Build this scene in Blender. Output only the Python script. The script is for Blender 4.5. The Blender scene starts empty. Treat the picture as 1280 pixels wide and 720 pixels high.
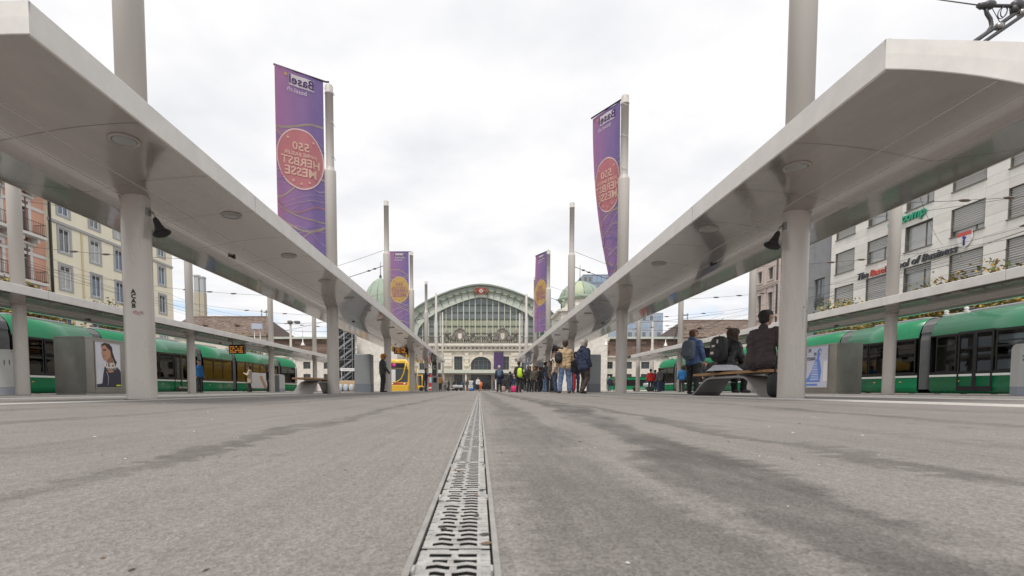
import bpy, bmesh, math, random
import numpy as np
from mathutils import Vector, Matrix, noise
R = math.radians; PI = math.pi
sc = bpy.context.scene
COL = sc.collection

# ------------------------------------------------------------------ camera
F = 590.0                      # focal length in pixels of the 1280 px wide photograph
VX, VY = 599.5, 487.0          # vanishing point of the street
TH = R(2.86)                   # slight downward pitch (shift lens)
CAMZ = 0.22
PPY = VY + F*math.tan(TH)
cam = bpy.data.objects.new('camera', bpy.data.cameras.new('camera'))
COL.objects.link(cam)
cam.location = (0, 0, CAMZ)
cam.rotation_euler = (R(90)-TH, 0, 0)
cam.data.sensor_width = 36.0
cam.data.lens = F/1280*36.0
cam.data.shift_x = (640-VX)/1280
cam.data.shift_y = (PPY-360)/1280
cam.data.clip_start = 0.02
cam.data.clip_end = 5000
cam.data.dof.use_dof = True
cam.data.dof.focus_distance = 11.0
cam.data.dof.aperture_fstop = 8
sc.camera = cam

def at_y(px, py, y):
    a = (px-VX)/F; b = (PPY-py)/F
    dy = math.cos(TH)+b*math.sin(TH); dz = -math.sin(TH)+b*math.cos(TH)
    t = y/dy
    return Vector((a*t, y, CAMZ+dz*t))
def at_x(px, py, x):
    a = (px-VX)/F; b = (PPY-py)/F
    dy = math.cos(TH)+b*math.sin(TH); dz = -math.sin(TH)+b*math.cos(TH)
    t = x/a
    return Vector((x, dy*t, CAMZ+dz*t))
def depth_of(px, x):           # depth of something standing at lateral distance x seen at column px
    return at_x(px, VY, x).y

# ------------------------------------------------------------------ light
SUN_EL, SUN_AZ = R(60), R(200)
w = bpy.data.worlds.new('World'); sc.world = w
w.use_nodes = True
nt = w.node_tree
for n in list(nt.nodes): nt.nodes.remove(n)
def N(t, **k):
    n = nt.nodes.new(t)
    for a, b in k.items(): setattr(n, a, b)
    return n
out = N('ShaderNodeOutputWorld'); bg = N('ShaderNodeBackground')
bg.inputs['Strength'].default_value = 0.10
sky = N('ShaderNodeTexSky'); sky.sky_type = 'NISHITA'; sky.sun_disc = False
sky.sun_elevation = SUN_EL; sky.sun_rotation = SUN_AZ
tc = N('ShaderNodeTexCoord'); sep = N('ShaderNodeSeparateXYZ')
nt.links.new(tc.outputs['Generated'], sep.inputs[0])
# flat cloud deck: direction divided by (height + a little)
ad = N('ShaderNodeMath', operation='MAXIMUM'); nt.links.new(sep.outputs['Z'], ad.inputs[0]); ad.inputs[1].default_value = 0.0
ad2 = N('ShaderNodeMath', operation='ADD'); nt.links.new(ad.outputs[0], ad2.inputs[0]); ad2.inputs[1].default_value = 0.16
dv = N('ShaderNodeVectorMath', operation='DIVIDE'); cb = N('ShaderNodeCombineXYZ')
for i in range(3): nt.links.new(ad2.outputs[0], cb.inputs[i])
nt.links.new(tc.outputs['Generated'], dv.inputs[0]); nt.links.new(cb.outputs[0], dv.inputs[1])
n1 = N('ShaderNodeTexNoise'); n1.inputs['Scale'].default_value = 1.5; n1.inputs['Detail'].default_value = 7; n1.inputs['Roughness'].default_value = .55; n1.inputs['Distortion'].default_value = .35
nt.links.new(dv.outputs[0], n1.inputs['Vector'])
n2 = N('ShaderNodeTexNoise'); n2.inputs['Scale'].default_value = 2.6; n2.inputs['Detail'].default_value = 6; n2.inputs['Roughness'].default_value = .5
nt.links.new(dv.outputs[0], n2.inputs['Vector'])
# cloud shade
cr = N('ShaderNodeValToRGB'); cr.color_ramp.elements[0].position = .28; cr.color_ramp.elements[0].color = (5.0, 5.05, 5.25, 1)
cr.color_ramp.elements[1].position = .62; cr.color_ramp.elements[1].color = (6.2, 6.16, 6.18, 1)
nt.links.new(n2.outputs['Fac'], cr.inputs[0])
# coverage: thin breaks low over the roofs
cv = N('ShaderNodeMapRange'); cv.inputs['From Min'].default_value = 0.05; cv.inputs['From Max'].default_value = .34
cv.inputs['To Min'].default_value = -.03; cv.inputs['To Max'].default_value = .36
nt.links.new(sep.outputs['Z'], cv.inputs['Value'])
sm = N('ShaderNodeMath', operation='ADD'); nt.links.new(n1.outputs['Fac'], sm.inputs[0]); nt.links.new(cv.outputs[0], sm.inputs[1])
mk = N('ShaderNodeMapRange'); mk.interpolation_type = 'SMOOTHSTEP'
mk.inputs['From Min'].default_value = .40; mk.inputs['From Max'].default_value = .62
nt.links.new(sm.outputs[0], mk.inputs['Value'])
mix = N('ShaderNodeMix', data_type='RGBA')
haz = N('ShaderNodeMix', data_type='RGBA')      # thin veil over the blue
haz.inputs[0].default_value = .62
nt.links.new(sky.outputs[0], haz.inputs[6]); haz.inputs[7].default_value = (4.5, 5.2, 6.2, 1)
nt.links.new(mk.outputs[0], mix.inputs[0]); nt.links.new(haz.outputs[2], mix.inputs[6]); nt.links.new(cr.outputs[0], mix.inputs[7])
nt.links.new(mix.outputs[2], bg.inputs['Color']); nt.links.new(bg.outputs[0], out.inputs[0])

sun = bpy.data.objects.new('sun', bpy.data.lights.new('sun', 'SUN'))
sun.data.energy = 1.35; sun.data.angle = R(14); sun.data.color = (1, .95, .88)
COL.objects.link(sun); sun.location = (0, 0, 60)
sd = Vector((math.sin(SUN_AZ)*math.cos(SUN_EL), math.cos(SUN_AZ)*math.cos(SUN_EL), math.sin(SUN_EL)))
sun.rotation_euler = sd.to_track_quat('Z', 'Y').to_euler()

sc.view_settings.view_transform = 'Standard'
sc.view_settings.look = 'None'
sc.view_settings.gamma = 1
sc.view_settings.exposure = 0.76
sc.cycles.max_bounces = 6
sc.cycles.diffuse_bounces = 3
sc.cycles.glossy_bounces = 4
sc.cycles.use_denoising = True

# ------------------------------------------------------------------ materials
_mats = {}
def mat(name, col, rough=.6, metal=0., var=.0, scale=4., bump=0., bscale=None, coat=0., spec=.5, stretch=None, dirt=0.):
    if name in _mats: return _mats[name]
    m = bpy.data.materials.new(name); m.use_nodes = True
    t = m.node_tree; p = t.nodes['Principled BSDF']
    p.inputs['Base Color'].default_value = (*col, 1)
    p.inputs['Roughness'].default_value = rough
    p.inputs['Metallic'].default_value = metal
    p.inputs['Specular IOR Level'].default_value = spec
    if coat: p.inputs['Coat Weight'].default_value = coat; p.inputs['Coat Roughness'].default_value = .08
    if var or bump:
        g = t.nodes.new('ShaderNodeNewGeometry')
        vec = g.outputs['Position']
        if stretch:
            mp = t.nodes.new('ShaderNodeMapping'); mp.inputs['Scale'].default_value = stretch
            t.links.new(vec, mp.inputs[0]); vec = mp.outputs[0]
    if var:
        nz = t.nodes.new('ShaderNodeTexNoise'); nz.inputs['Scale'].default_value = scale; nz.inputs['Detail'].default_value = 6; nz.inputs['Roughness'].default_value = .65
        t.links.new(vec, nz.inputs['Vector'])
        mr = t.nodes.new('ShaderNodeMapRange'); mr.inputs['From Min'].default_value = .25; mr.inputs['From Max'].default_value = .75
        mr.inputs['To Min'].default_value = 1-var; mr.inputs['To Max'].default_value = 1+var
        t.links.new(nz.outputs['Fac'], mr.inputs['Value'])
        vm = t.nodes.new('ShaderNodeVectorMath'); vm.operation = 'SCALE'; vm.inputs[0].default_value = col
        t.links.new(mr.outputs[0], vm.inputs['Scale']); t.links.new(vm.outputs[0], p.inputs['Base Color'])
        m2 = t.nodes.new('ShaderNodeMapRange'); m2.inputs['To Min'].default_value = max(.02, rough-.35*rough); m2.inputs['To Max'].default_value = min(1, rough+.35*rough)
        t.links.new(nz.outputs['Fac'], m2.inputs['Value']); t.links.new(m2.outputs[0], p.inputs['Roughness'])
    if bump:
        nb = t.nodes.new('ShaderNodeTexNoise'); nb.inputs['Scale'].default_value = bscale or scale*6; nb.inputs['Detail'].default_value = 4
        t.links.new(vec, nb.inputs['Vector'])
        bp = t.nodes.new('ShaderNodeBump'); bp.inputs['Strength'].default_value = bump; bp.inputs['Distance'].default_value = .02
        t.links.new(nb.outputs['Fac'], bp.inputs['Height']); t.links.new(bp.outputs[0], p.inputs['Normal'])
    _mats[name] = m
    return m

# ------------------------------------------------------------------ mesh building
class MB:
    def __init__(s): s.v = []; s.f = []; s.m = []; s.sm = []
    def add(s, vs, fs, mi=0, smooth=False):
        o = len(s.v); s.v += [tuple(v) for v in vs]
        for f in fs: s.f.append(tuple(i+o for i in f)); s.m.append(mi); s.sm.append(smooth)
        return s
    def quad(s, a, b, c, d, mi=0): return s.add([a, b, c, d], [(0, 1, 2, 3)], mi)
    def box(s, x0, x1, y0, y1, z0, z1, mi=0, M=None):
        vs = [(x, y, z) for z in (z0, z1) for y in (y0, y1) for x in (x0, x1)]
        if M is not None: vs = [M @ Vector(v) for v in vs]
        return s.add(vs, [(0, 2, 3, 1), (4, 5, 7, 6), (0, 1, 5, 4), (2, 6, 7, 3), (0, 4, 6, 2), (1, 3, 7, 5)], mi)
    def rbox(s, x0, x1, y0, y1, z0, z1, b=.02, mi=0, M=None):      # box with its vertical edges chamfered, and its top
        pts = [(x0+b, y0), (x1-b, y0), (x1, y0+b), (x1, y1-b), (x1-b, y1), (x0+b, y1), (x0, y1-b), (x0, y0+b)]
        cx, cy = (x0+x1)/2, (y0+y1)/2
        def sh(k): return [(cx+(x-cx)*(1-k/max(abs(x-cx), 1e-6)), cy+(y-cy)*(1-k/max(abs(y-cy), 1e-6))) for x, y in pts]
        t = sh(min(b, .4*min(x1-x0, y1-y0)))
        vs = [(x, y, z0) for x, y in pts]+[(x, y, z1-b) for x, y in pts]+[(x, y, z1) for x, y in t]
        if M is not None: vs = [M @ Vector(v) for v in vs]
        fs = [tuple(reversed(range(8))), tuple(range(16, 24))]
        for r in (0, 8): fs += [(r+i, r+(i+1) % 8, r+8+(i+1) % 8, r+8+i) for i in range(8)]
        return s.add(vs, fs, mi)
    def tube(s, path, rad, n=8, mi=0, caps=True, smooth=True):
        path = [Vector(p) for p in path]; k = len(path)
        rads = rad if isinstance(rad, (list, tuple)) else [rad]*k
        vs = []; prev = None
        for i, p in enumerate(path):
            d = (path[min(i+1, k-1)]-path[max(i-1, 0)])
            d = d.normalized() if d.length > 1e-9 else Vector((0, 0, 1))
            if prev is None:
                up = Vector((0, 0, 1)) if abs(d.z) < .9 else Vector((1, 0, 0))
                a = d.cross(up).normalized()
            else:
                a = prev-d*prev.dot(d)
                a = a.normalized() if a.length > 1e-6 else d.orthogonal().normalized()
            prev = a; b = d.cross(a)
            for j in range(n):
                t = 2*PI*j/n
                vs.append(p+a*(math.cos(t)*rads[i])+b*(math.sin(t)*rads[i]))
        fs = [(i*n+j, i*n+(j+1) % n, (i+1)*n+(j+1) % n, (i+1)*n+j) for i in range(k-1) for j in range(n)]
        s.add(vs, fs, mi, smooth)
        if caps:
            s.add(vs[:n], [tuple(reversed(range(n)))], mi); s.add(vs[-n:], [tuple(range(n))], mi)
        return s
    def lathe(s, prof, n=16, mi=0, M=None, smooth=True):            # prof: (radius, z)
        vs = [(r*math.cos(2*PI*j/n), r*math.sin(2*PI*j/n), z) for r, z in prof for j in range(n)]
        if M is not None: vs = [M @ Vector(v) for v in vs]
        k = len(prof)
        fs = [(i*n+j, i*n+(j+1) % n, (i+1)*n+(j+1) % n, (i+1)*n+j) for i in range(k-1) for j in range(n)]
        s.add(vs, fs, mi, smooth)
        s.add(vs[:n], [tuple(reversed(range(n)))], mi); s.add(vs[-n:], [tuple(range(n))], mi)
        return s
    def prism(s, poly, a0, a1, ax='y', mi=0, M=None, smooth=False):    # poly in the two other axes, extruded a0..a1
        def P(u, v, a): return {'x': (a, u, v), 'y': (u, a, v), 'z': (u, v, a)}[ax]
        n = len(poly); vs = [P(u, v, a0) for u, v in poly]+[P(u, v, a1) for u, v in poly]
        if M is not None: vs = [M @ Vector(v) for v in vs]
        s.add(vs, [(i, (i+1) % n, n+(i+1) % n, n+i) for i in range(n)], mi, smooth)
        s.add(vs[:n], [tuple(reversed(range(n)))], mi); s.add(vs[n:], [tuple(range(n))], mi)
        return s
    def sell(s, c, r, e=.5, n=14, m=8, mi=0, M=None):                # rounded block (superellipsoid)
        sg = lambda a: math.copysign(abs(a)**e, a)
        vs = []
        for i in range(m+1):
            ph = -PI/2+PI*i/m
            for j in range(n):
                th = 2*PI*j/n
                vs.append(Vector((c[0]+r[0]*sg(math.cos(ph))*sg(math.cos(th)), c[1]+r[1]*sg(math.cos(ph))*sg(math.sin(th)), c[2]+r[2]*sg(math.sin(ph)))))
        if M is not None: vs = [M @ v for v in vs]
        return s.add(vs, [(i*n+j, i*n+(j+1) % n, (i+1)*n+(j+1) % n, (i+1)*n+j) for i in range(m) for j in range(n)], mi, True)
    def mesh(s, name, mats):
        me = bpy.data.meshes.new(name)
        me.from_pydata(s.v, [], s.f)
        for m in (mats if isinstance(mats, (list, tuple)) else [mats]): me.materials.append(m)
        me.polygons.foreach_set('material_index', s.m)
        me.polygons.foreach_set('use_smooth', s.sm)
        bm = bmesh.new(); bm.from_mesh(me)
        bmesh.ops.remove_doubles(bm, verts=bm.verts, dist=1e-5)
        bmesh.ops.recalc_face_normals(bm, faces=bm.faces); bm.to_mesh(me); bm.free()
        return me
    def build(s, name, mats, parent=None, loc=None, rot=None):
        return put(name, s.mesh(name, mats), parent, loc, rot)

def build_each(b, name, mats, parent):       # every box added so far becomes an object of its own
    for k in range(0, len(b.v), 8):
        s = MB(); s.v = b.v[k:k+8]
        for f, m, q in zip(b.f, b.m, b.sm):
            if k <= f[0] < k+8: s.f.append(tuple(i-k for i in f)); s.m.append(m); s.sm.append(q)
        s.build(name, mats, parent)
def put(name, me, parent=None, loc=None, rot=None):
    o = bpy.data.objects.new(name, me); COL.objects.link(o)
    if parent is not None: o.parent = parent
    if loc is not None: o.location = loc
    if rot is not None: o.rotation_euler = rot
    return o
def tag(o, label=None, cat=None, group=None, kind=None):
    for k, v in (('label', label), ('category', cat), ('group', group), ('kind', kind)):
        if v: o[k] = v
    return o
def thing(name, label, cat, loc=(0, 0, 0), rz=0., group=None):
    o = bpy.data.objects.new(name, None); COL.objects.link(o); o.empty_display_size = .2
    o.location = loc; o.rotation_euler = (0, 0, rz)
    return tag(o, label, cat, group)
def copy_tree(o, parent=None):
    c = o.copy(); COL.objects.link(c); c.parent = parent
    for ch in [q for q in COL.objects if q.parent == o]: copy_tree(ch, c)
    return c
def struct(o): o['kind'] = 'structure'; return o
def text_mesh(s, size, extrude=.0, align='CENTER', shear=0., bold=0.):
    cu = bpy.data.curves.new('t', 'FONT'); cu.body = s; cu.size = size; cu.extrude = extrude
    cu.align_x = align; cu.align_y = 'CENTER'; cu.shear = shear; cu.offset = bold; cu.resolution_u = 2
    ob = bpy.data.objects.new('t', cu); COL.objects.link(ob)
    dg = bpy.context.evaluated_depsgraph_get()
    me = bpy.data.meshes.new_from_object(ob.evaluated_get(dg))
    bpy.data.objects.remove(ob); bpy.data.curves.remove(cu)
    return me
def text(s, size, M, m, parent, name='lettering', **k):
    me = text_mesh(s, size, **k); me.materials.clear(); me.materials.append(m)
    me.transform(M)
    return put(name, me, parent)
# ------------------------------------------------------------------ ground
ZC = 0.09            # level at the canopy columns
ZROAD = -0.07
ZP = 0.055           # level of the outer platforms

def asphalt(name, base, streaks=False, grain=1.):
    m = bpy.data.materials.new(name); m.use_nodes = True
    t = m.node_tree; p = t.nodes['Principled BSDF']; L = t.links.new
    g = t.nodes.new('ShaderNodeNewGeometry'); pos = g.outputs['Position']
    def noise_(scale, detail=4, rough=.6, vec=pos):
        n = t.nodes.new('ShaderNodeTexNoise'); n.inputs['Scale'].default_value = scale; n.inputs['Detail'].default_value = detail; n.inputs['Roughness'].default_value = rough
        L(vec, n.inputs['Vector']); return n.outputs['Fac']
    def math_(op, a, b=None, c=None):
        n = t.nodes.new('ShaderNodeMath'); n.operation = op
        for i, x in enumerate((a, b, c)):
            if x is None: continue
            if isinstance(x, (int, float)): n.inputs[i].default_value = x
            else: L(x, n.inputs[i])
        return n.outputs[0]
    def rng(v, a, b, c, d, smooth=False):
        n = t.nodes.new('ShaderNodeMapRange')
        if smooth: n.interpolation_type = 'SMOOTHSTEP'
        for k, x in zip(('From Min', 'From Max', 'To Min', 'To Max'), (a, b, c, d)): n.inputs[k].default_value = x
        L(v, n.inputs['Value']); return n.outputs[0]
    big = rng(noise_(.9, 5), .3, .7, .9, 1.1)
    mid = rng(noise_(9, 6, .7), .3, .7, .95, 1.05)
    vo = t.nodes.new('ShaderNodeTexVoronoi'); vo.inputs['Scale'].default_value = 230/grain; L(pos, vo.inputs['Vector'])
    fine = rng(vo.outputs['Color'], 0, 1, .66, 1.34)
    fine2 = rng(noise_(330/grain, 3, .8), .3, .7, .86, 1.14)
    k = math_('MULTIPLY', math_('MULTIPLY', big, mid), math_('MULTIPLY', fine, fine2))
    # pale chips in the aggregate
    vo2 = t.nodes.new('ShaderNodeTexVoronoi'); vo2.inputs['Scale'].default_value = 105/grain; L(pos, vo2.inputs['Vector'])
    chip = math_('MULTIPLY', rng(vo2.outputs['Distance'], .10, .16, 1, 0), rng(vo2.outputs['Color'], .80, .86, 0, 1))
    k = math_('ADD', k, math_('MULTIPLY', chip, .30))
    if streaks:
        sx = t.nodes.new('ShaderNodeSeparateXYZ'); L(pos, sx.inputs[0])
        mp = t.nodes.new('ShaderNodeMapping'); mp.inputs['Scale'].default_value = (1, .33, 1); L(pos, mp.inputs[0])
        w1 = math_('MULTIPLY', math_('SUBTRACT', noise_(2.1, 5, .62, mp.outputs[0]), .5), .62)
        mp2 = t.nodes.new('ShaderNodeMapping'); mp2.inputs['Scale'].default_value = (.5, 3, 1); L(pos, mp2.inputs[0])
        w2 = math_('MULTIPLY', math_('SUBTRACT', noise_(5, 4, .7, mp2.outputs[0]), .5), .26)
        xx = math_('ADD', math_('ADD', sx.outputs['X'], w1), w2)
        tot = None
        # (centre, half width, darkness, drift per metre): lines of wear and old water marks running down the square
        for c0, hw, dk, dr in ((.46, .14, .56, .10), (.20, .16, .36, .02), (1.08, .07, .40, .02), (2.25, .10, .34, .08), (-.86, .06, .40, -.02),
                               (-2.28, .08, .30, -.03), (-3.4, .10, .20, 0), (3.35, .12, .20, 0), (-1.5, .05, .12, .02), (1.7, .05, .16, 0)):
            d = math_('ABSOLUTE', math_('SUBTRACT', math_('SUBTRACT', xx, c0), math_('MULTIPLY', math_('MINIMUM', sx.outputs['Y'], 5.), dr)))
            b = math_('MULTIPLY', rng(d, hw*.5, hw*1.25, 1, 0, True), dk)
            tot = b if tot is None else math_('MAXIMUM', tot, b)
        brk = rng(noise_(3.2, 4, .7, mp.outputs[0]), .34, .58, .35, 1)
        k = math_('MULTIPLY', k, math_('SUBTRACT', 1, math_('MULTIPLY', tot, brk)))
        mp3 = t.nodes.new('ShaderNodeMapping'); mp3.inputs['Scale'].default_value = (22, .35, 1); L(pos, mp3.inputs[0])
        k = math_('MULTIPLY', k, rng(noise_(1.4, 4, .7, mp3.outputs[0]), .3, .7, .90, 1.10))
    vm = t.nodes.new('ShaderNodeVectorMath'); vm.operation = 'SCALE'; vm.inputs[0].default_value = base
    L(vm.outputs[0], p.inputs['Base Color'])
    p.inputs['Roughness'].default_value = .82
    # hairline cracks and old gum
    vc = t.nodes.new('ShaderNodeTexVoronoi'); vc.feature = 'DISTANCE_TO_EDGE'; vc.inputs['Scale'].default_value = .55
    mpc = t.nodes.new('ShaderNodeVectorMath'); mpc.operation = 'ADD'; nzc = t.nodes.new('ShaderNodeTexNoise'); nzc.inputs['Scale'].default_value = 3.; nzc.inputs['Detail'].default_value = 6
    L(pos, nzc.inputs['Vector']); L(nzc.outputs['Color'], mpc.inputs[1]); L(pos, mpc.inputs[0]); L(mpc.outputs[0], vc.inputs['Vector'])
    ck = math_('MULTIPLY', rng(vc.outputs['Distance'], .0, .006, .55, 0), rng(noise_(.8, 3), .5, .6, 0, 1))
    vg = t.nodes.new('ShaderNodeTexVoronoi'); vg.inputs['Scale'].default_value = 2.2; L(pos, vg.inputs['Vector'])
    gum = math_('MULTIPLY', rng(vg.outputs['Distance'], .035, .05, .38, 0), rng(vg.outputs['Color'], .5, .52, 0, 1))
    k = math_('MULTIPLY', k, math_('SUBTRACT', 1, math_('MAXIMUM', ck, gum)))
    L(k, vm.inputs['Scale'])
    p.inputs['Specular IOR Level'].default_value = .3
    bp = t.nodes.new('ShaderNodeBump'); bp.inputs['Strength'].default_value = .55; bp.inputs['Distance'].default_value = .004
    L(math_('ADD', vo.outputs['Distance'], noise_(90/grain, 4, .7)), bp.inputs['Height']); L(bp.outputs[0], p.inputs['Normal'])
    return m

GM = asphalt('plaza_asphalt', (.238, .219, .204), True)
GR = asphalt('road_asphalt', (.19, .172, .158), False, 2.)
kerb_m = mat('pale_kerb_stone', (.52, .50, .47), .75, var=.12, scale=6, bump=.3)
kerb_d = mat('rough_kerb_face', (.30, .285, .265), .9, var=.45, scale=22, bump=.8)

# outer ground reaching the horizon
b = MB(); b.quad((-2500, -300, ZROAD), (2500, -300, ZROAD), (2500, 3500, ZROAD), (-2500, 3500, ZROAD))
struct(b.build('ground', GR))
DX = -.033; DW = .0595         # drain centre line and half width
# the open square between the canopies: falls from both kerbs to the drain
def zg(x):
    ax = abs(x-DX)
    if ax < 4.05: return ZC*(ax-DW)/(4.05-DW) if ax > DW else 0.
    return ZC
b = MB()
xs_l = [-4.05, -3.2, -2.4, -1.6, -.8, DX-DW]; xs_r = [DX+DW, .8, 1.6, 2.4, 3.2, 4.03]
ys = [-6, -2, 0, 2, 4, 8, 16, 30, 50]
for xs in (xs_l, xs_r):
    for x0, x1 in zip(xs, xs[1:]):
        for y0, y1 in zip(ys, ys[1:]):
            b.quad((x0, y0, zg(x0)), (x1, y0, zg(x1)), (x1, y1, zg(x1)), (x0, y1, zg(x0)))
for x0, x1, y0, y1, e0, e1 in ((-30, DX-DW, 50, 110, 0, 0), (DX+DW, 30, 50, 110, 0, 0)):   # level part in front of the station
    b.quad((x0, y0, .002), (x1, y0, .002), (x1, y1, .002), (x0, y1, .002))
struct(b.build('plaza_ground', GM))
# platform strips under the canopies
def slab(name, x0, x1, y0, y1, z, m, kw=.28):
    s = MB()
    lo, hi = min(x0, x1), max(x0, x1)
    s.box(lo, hi, y0, y1, -.3, z, 0)
    return struct(s.build(name, m))
slab('platform', -6.7, -4.33, -6, 47, ZC, GM); slab('platform', 4.33, 6.7, -6, 46, ZC, GM)
b = MB(); b.box(-4.33, -4.05, -6, 50, -.3, ZC+.004); struct(b.build('kerb', kerb_m))
b = MB(); b.prism([(4.03, -.3), (4.33, -.3), (4.33, ZC+.012), (4.10, ZC+.010), (4.03, ZC-.035)], -6, 50, 'y'); struct(b.build('kerb', kerb_m))
for s in (-1, 1):
    b = MB(); lo, hi = sorted((s*6.7, s*6.98)); b.box(lo, hi, -6, 47, -.3, ZC+.003); struct(b.build('kerb', kerb_m))
    lo, hi = sorted((s*12.1, s*17.7)); 
    slab('platform', lo, hi, -6, 46, ZP, GM)
    lo, hi = sorted((s*11.8, s*12.1))
    b = MB(); b.box(lo, hi, -6, 46, -.3, ZP-.055, 1); b.box(lo, hi, -6, 46, ZP-.055, ZP+.004, 0)
    struct(b.build('kerb', [kerb_m, kerb_d]))
# tram rails set in the road
rail_m = mat('rail_steel', (.35, .34, .33), .3, 1.)
for s in (-1, 1):
    for xc in (8.7, 10.13, 18.9, 20.33):
        b = MB(); b.box(s*xc-.03, s*xc+.03, -20, 105, ZROAD+.002, ZROAD+.012); tag(struct(b.build('tram_rail', rail_m)))

# ------------------------------------------------------------------ drainage channel
iron = mat('cast_iron_grate', (.45, .435, .415), .5, metal=.3, var=.35, scale=26, bump=.35, bscale=160)
rail = mat('drain_rail', (.33, .315, .295), .55, metal=.3, var=.25, scale=20, bump=.2)
dark = mat('drain_mud_slot_shade', (.012, .011, .010), .95)  # mud colour of the bed, also painted shade on the grate slot walls
drain = thing('drainage_channel', 'narrow iron drainage channel running straight down the middle of the square', 'drain', (DX, 0, 0))
b = MB()
b.quad((-.052, -.6, -.06), (.052, -.6, -.06), (.052, 105, -.06), (-.052, 105, -.06), 0)
b.build('channel_bed', dark, drain)
for s in (-1, 1):
    b = MB(); lo, hi = sorted((s*.0505, s*.0590)); b.box(lo, hi, -.6, 105, -.08, .0035); b.build('edge_rail', rail, drain)
def grate(SL=.392, n=18):
    p = SL/n; bm = MB()
    us = [-.047, -.039, -.0335, -.0275, -.021, -.014, -.0085, -.0045, -.0005, .0045, .0105, .017, .0235, .0295, .035, .047]
    def arch(u):      # the wavy bow of the two slot rows
        for a, c in ((-.0335, -.0085), (.0045, .0295)):
            if a < u < c:
                q = (u-a)/(c-a); return .0048*max(0, min(1, (.5-abs(q-.5))*5-.6))
        return 0
    H = .011; cells = {}
    vs_rows = []
    for r in range(n):
        for half in (0, 1): vs_rows.append((r+.47*half)*p)
    vs_rows.append(SL)
    def solid(i, j):      # column i, row j
        if j < 0 or j >= len(vs_rows)-1 or i < 0 or i >= len(us)-1: return None
        if j == 0 or j >= len(vs_rows)-3: return True
        row, half = divmod(j, 2)
        if half == 0: return True
        u = (us[i]+us[i+1])/2; odd = row % 2
        if row in (11, ): return u > -.0085 or u < -.0335 or True if u < .0045 else not (.0105-(.006 if odd else 0) < u < .0295)
        if -.0335+(.006 if odd else 0) < u < -.0085+(.004 if not odd else 0): return False
        if .0045-(.005 if odd else 0)+.0 < u < .0295: return False
        return True
    Y = lambda u, v: min(max(v+(arch(u) if 0 < v < SL-2*p else 0), 0), SL-.004)
    for j in range(len(vs_rows)-1):
        for i in range(len(us)-1):
            if not solid(i, j): continue
            low = 0
            u0, u1 = us[i], us[i+1]; v0, v1 = vs_rows[j], vs_rows[j+1]
            z = 0.0
            if i in (0, ) and j % 2: z = -.0010
            if i == len(us)-2 and j % 2: z = -.0010
            if i in (6, 7, 8) and j % 2: z = -.0015
            q = [(u0, Y(u0+1e-5, v0)), (u1, Y(u1-1e-5, v0)), (u1, Y(u1-1e-5, v1)), (u0, Y(u0+1e-5, v1))]
            bm.add([(a, c, z) for a, c in q], [(0, 1, 2, 3)])
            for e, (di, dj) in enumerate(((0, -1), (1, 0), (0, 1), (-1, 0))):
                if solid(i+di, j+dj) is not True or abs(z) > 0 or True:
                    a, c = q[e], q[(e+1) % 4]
                    bm.add([(a[0], a[1], z), (c[0], c[1], z), (c[0], c[1], -H), (a[0], a[1], -H)], [(0, 1, 2, 3)], 1 if solid(i+di, j+dj) is not True else 0)  # walls facing a slot coloured near black: shade inside the slots is painted
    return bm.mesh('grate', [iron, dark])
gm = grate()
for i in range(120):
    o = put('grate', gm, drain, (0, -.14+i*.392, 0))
    if i % 2: o.rotation_euler = (0, 0, 0)
b = MB()
for s in (-1, 1):
    for i in range(60):
        b.box(s*.0475-.002, s*.0475+.002, .16+i*.392, .18+i*.392, -.004, .0042)
tag(b.build('locking_bar', iron, drain), kind='stuff')

# scattered grit, stubs and leaf scraps
rg = random.Random(12); b = MB()
for i in range(150):
    y = rg.uniform(.5, 3.) if i < 70 else rg.uniform(3, 12); x = rg.uniform(-.95, .95)*y*.9
    if abs(x) > 3.9 or abs(x-DX) < .07: continue
    s_ = rg.uniform(.0015, .0045)*(1+.35*y); a = rg.uniform(0, PI); z = zg(x)+.001
    e = (math.cos(a)*s_, math.sin(a)*s_*1.3); f = (-math.sin(a)*s_*.6, math.cos(a)*s_*.6); h = s_*rg.uniform(.2, .7)
    b.add([(x-e[0], y-e[1], z), (x+f[0], y+f[1], z), (x+e[0], y+e[1], z), (x-f[0], y-f[1], z), (x, y, z+h)], [(0, 1, 4), (1, 2, 4), (2, 3, 4), (3, 0, 4)], rg.choice((0, 0, 1, 1, 2)))
tag(b.build('litter', [mat('grit_pale', (.55, .53, .5), .8), mat('grit_dark', (.06, .055, .05), .8), mat('leaf_scrap', (.16, .095, .05), .8)]), 'pale grit and leaf scraps scattered over the asphalt beside the drain', 'litter', kind='stuff')
b = MB(); rg = random.Random(15)
for i in range(120):
    y = rg.uniform(.3, 7); x = rg.choice((-.034, .034))+rg.uniform(-.012, .012); s_ = rg.uniform(.002, .006); a = rg.uniform(0, PI)
    e = (math.cos(a)*s_*2, math.sin(a)*s_*2); f = (-math.sin(a)*s_, math.cos(a)*s_)
    b.add([(DX+x-e[0], y-e[1], .0015), (DX+x+f[0], y+f[1], .002), (DX+x+e[0], y+e[1], .0025), (DX+x-f[0], y-f[1], .0015)], [(0, 1, 2, 3)], rg.choice((0, 0, 1)))
o = b.build('trapped_dirt', [mat('grit_dark', (0, 0, 0)), mat('leaf_scrap', (0, 0, 0))], drain); o.location = (-DX, 0, 0); tag(o, kind='stuff')
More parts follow.
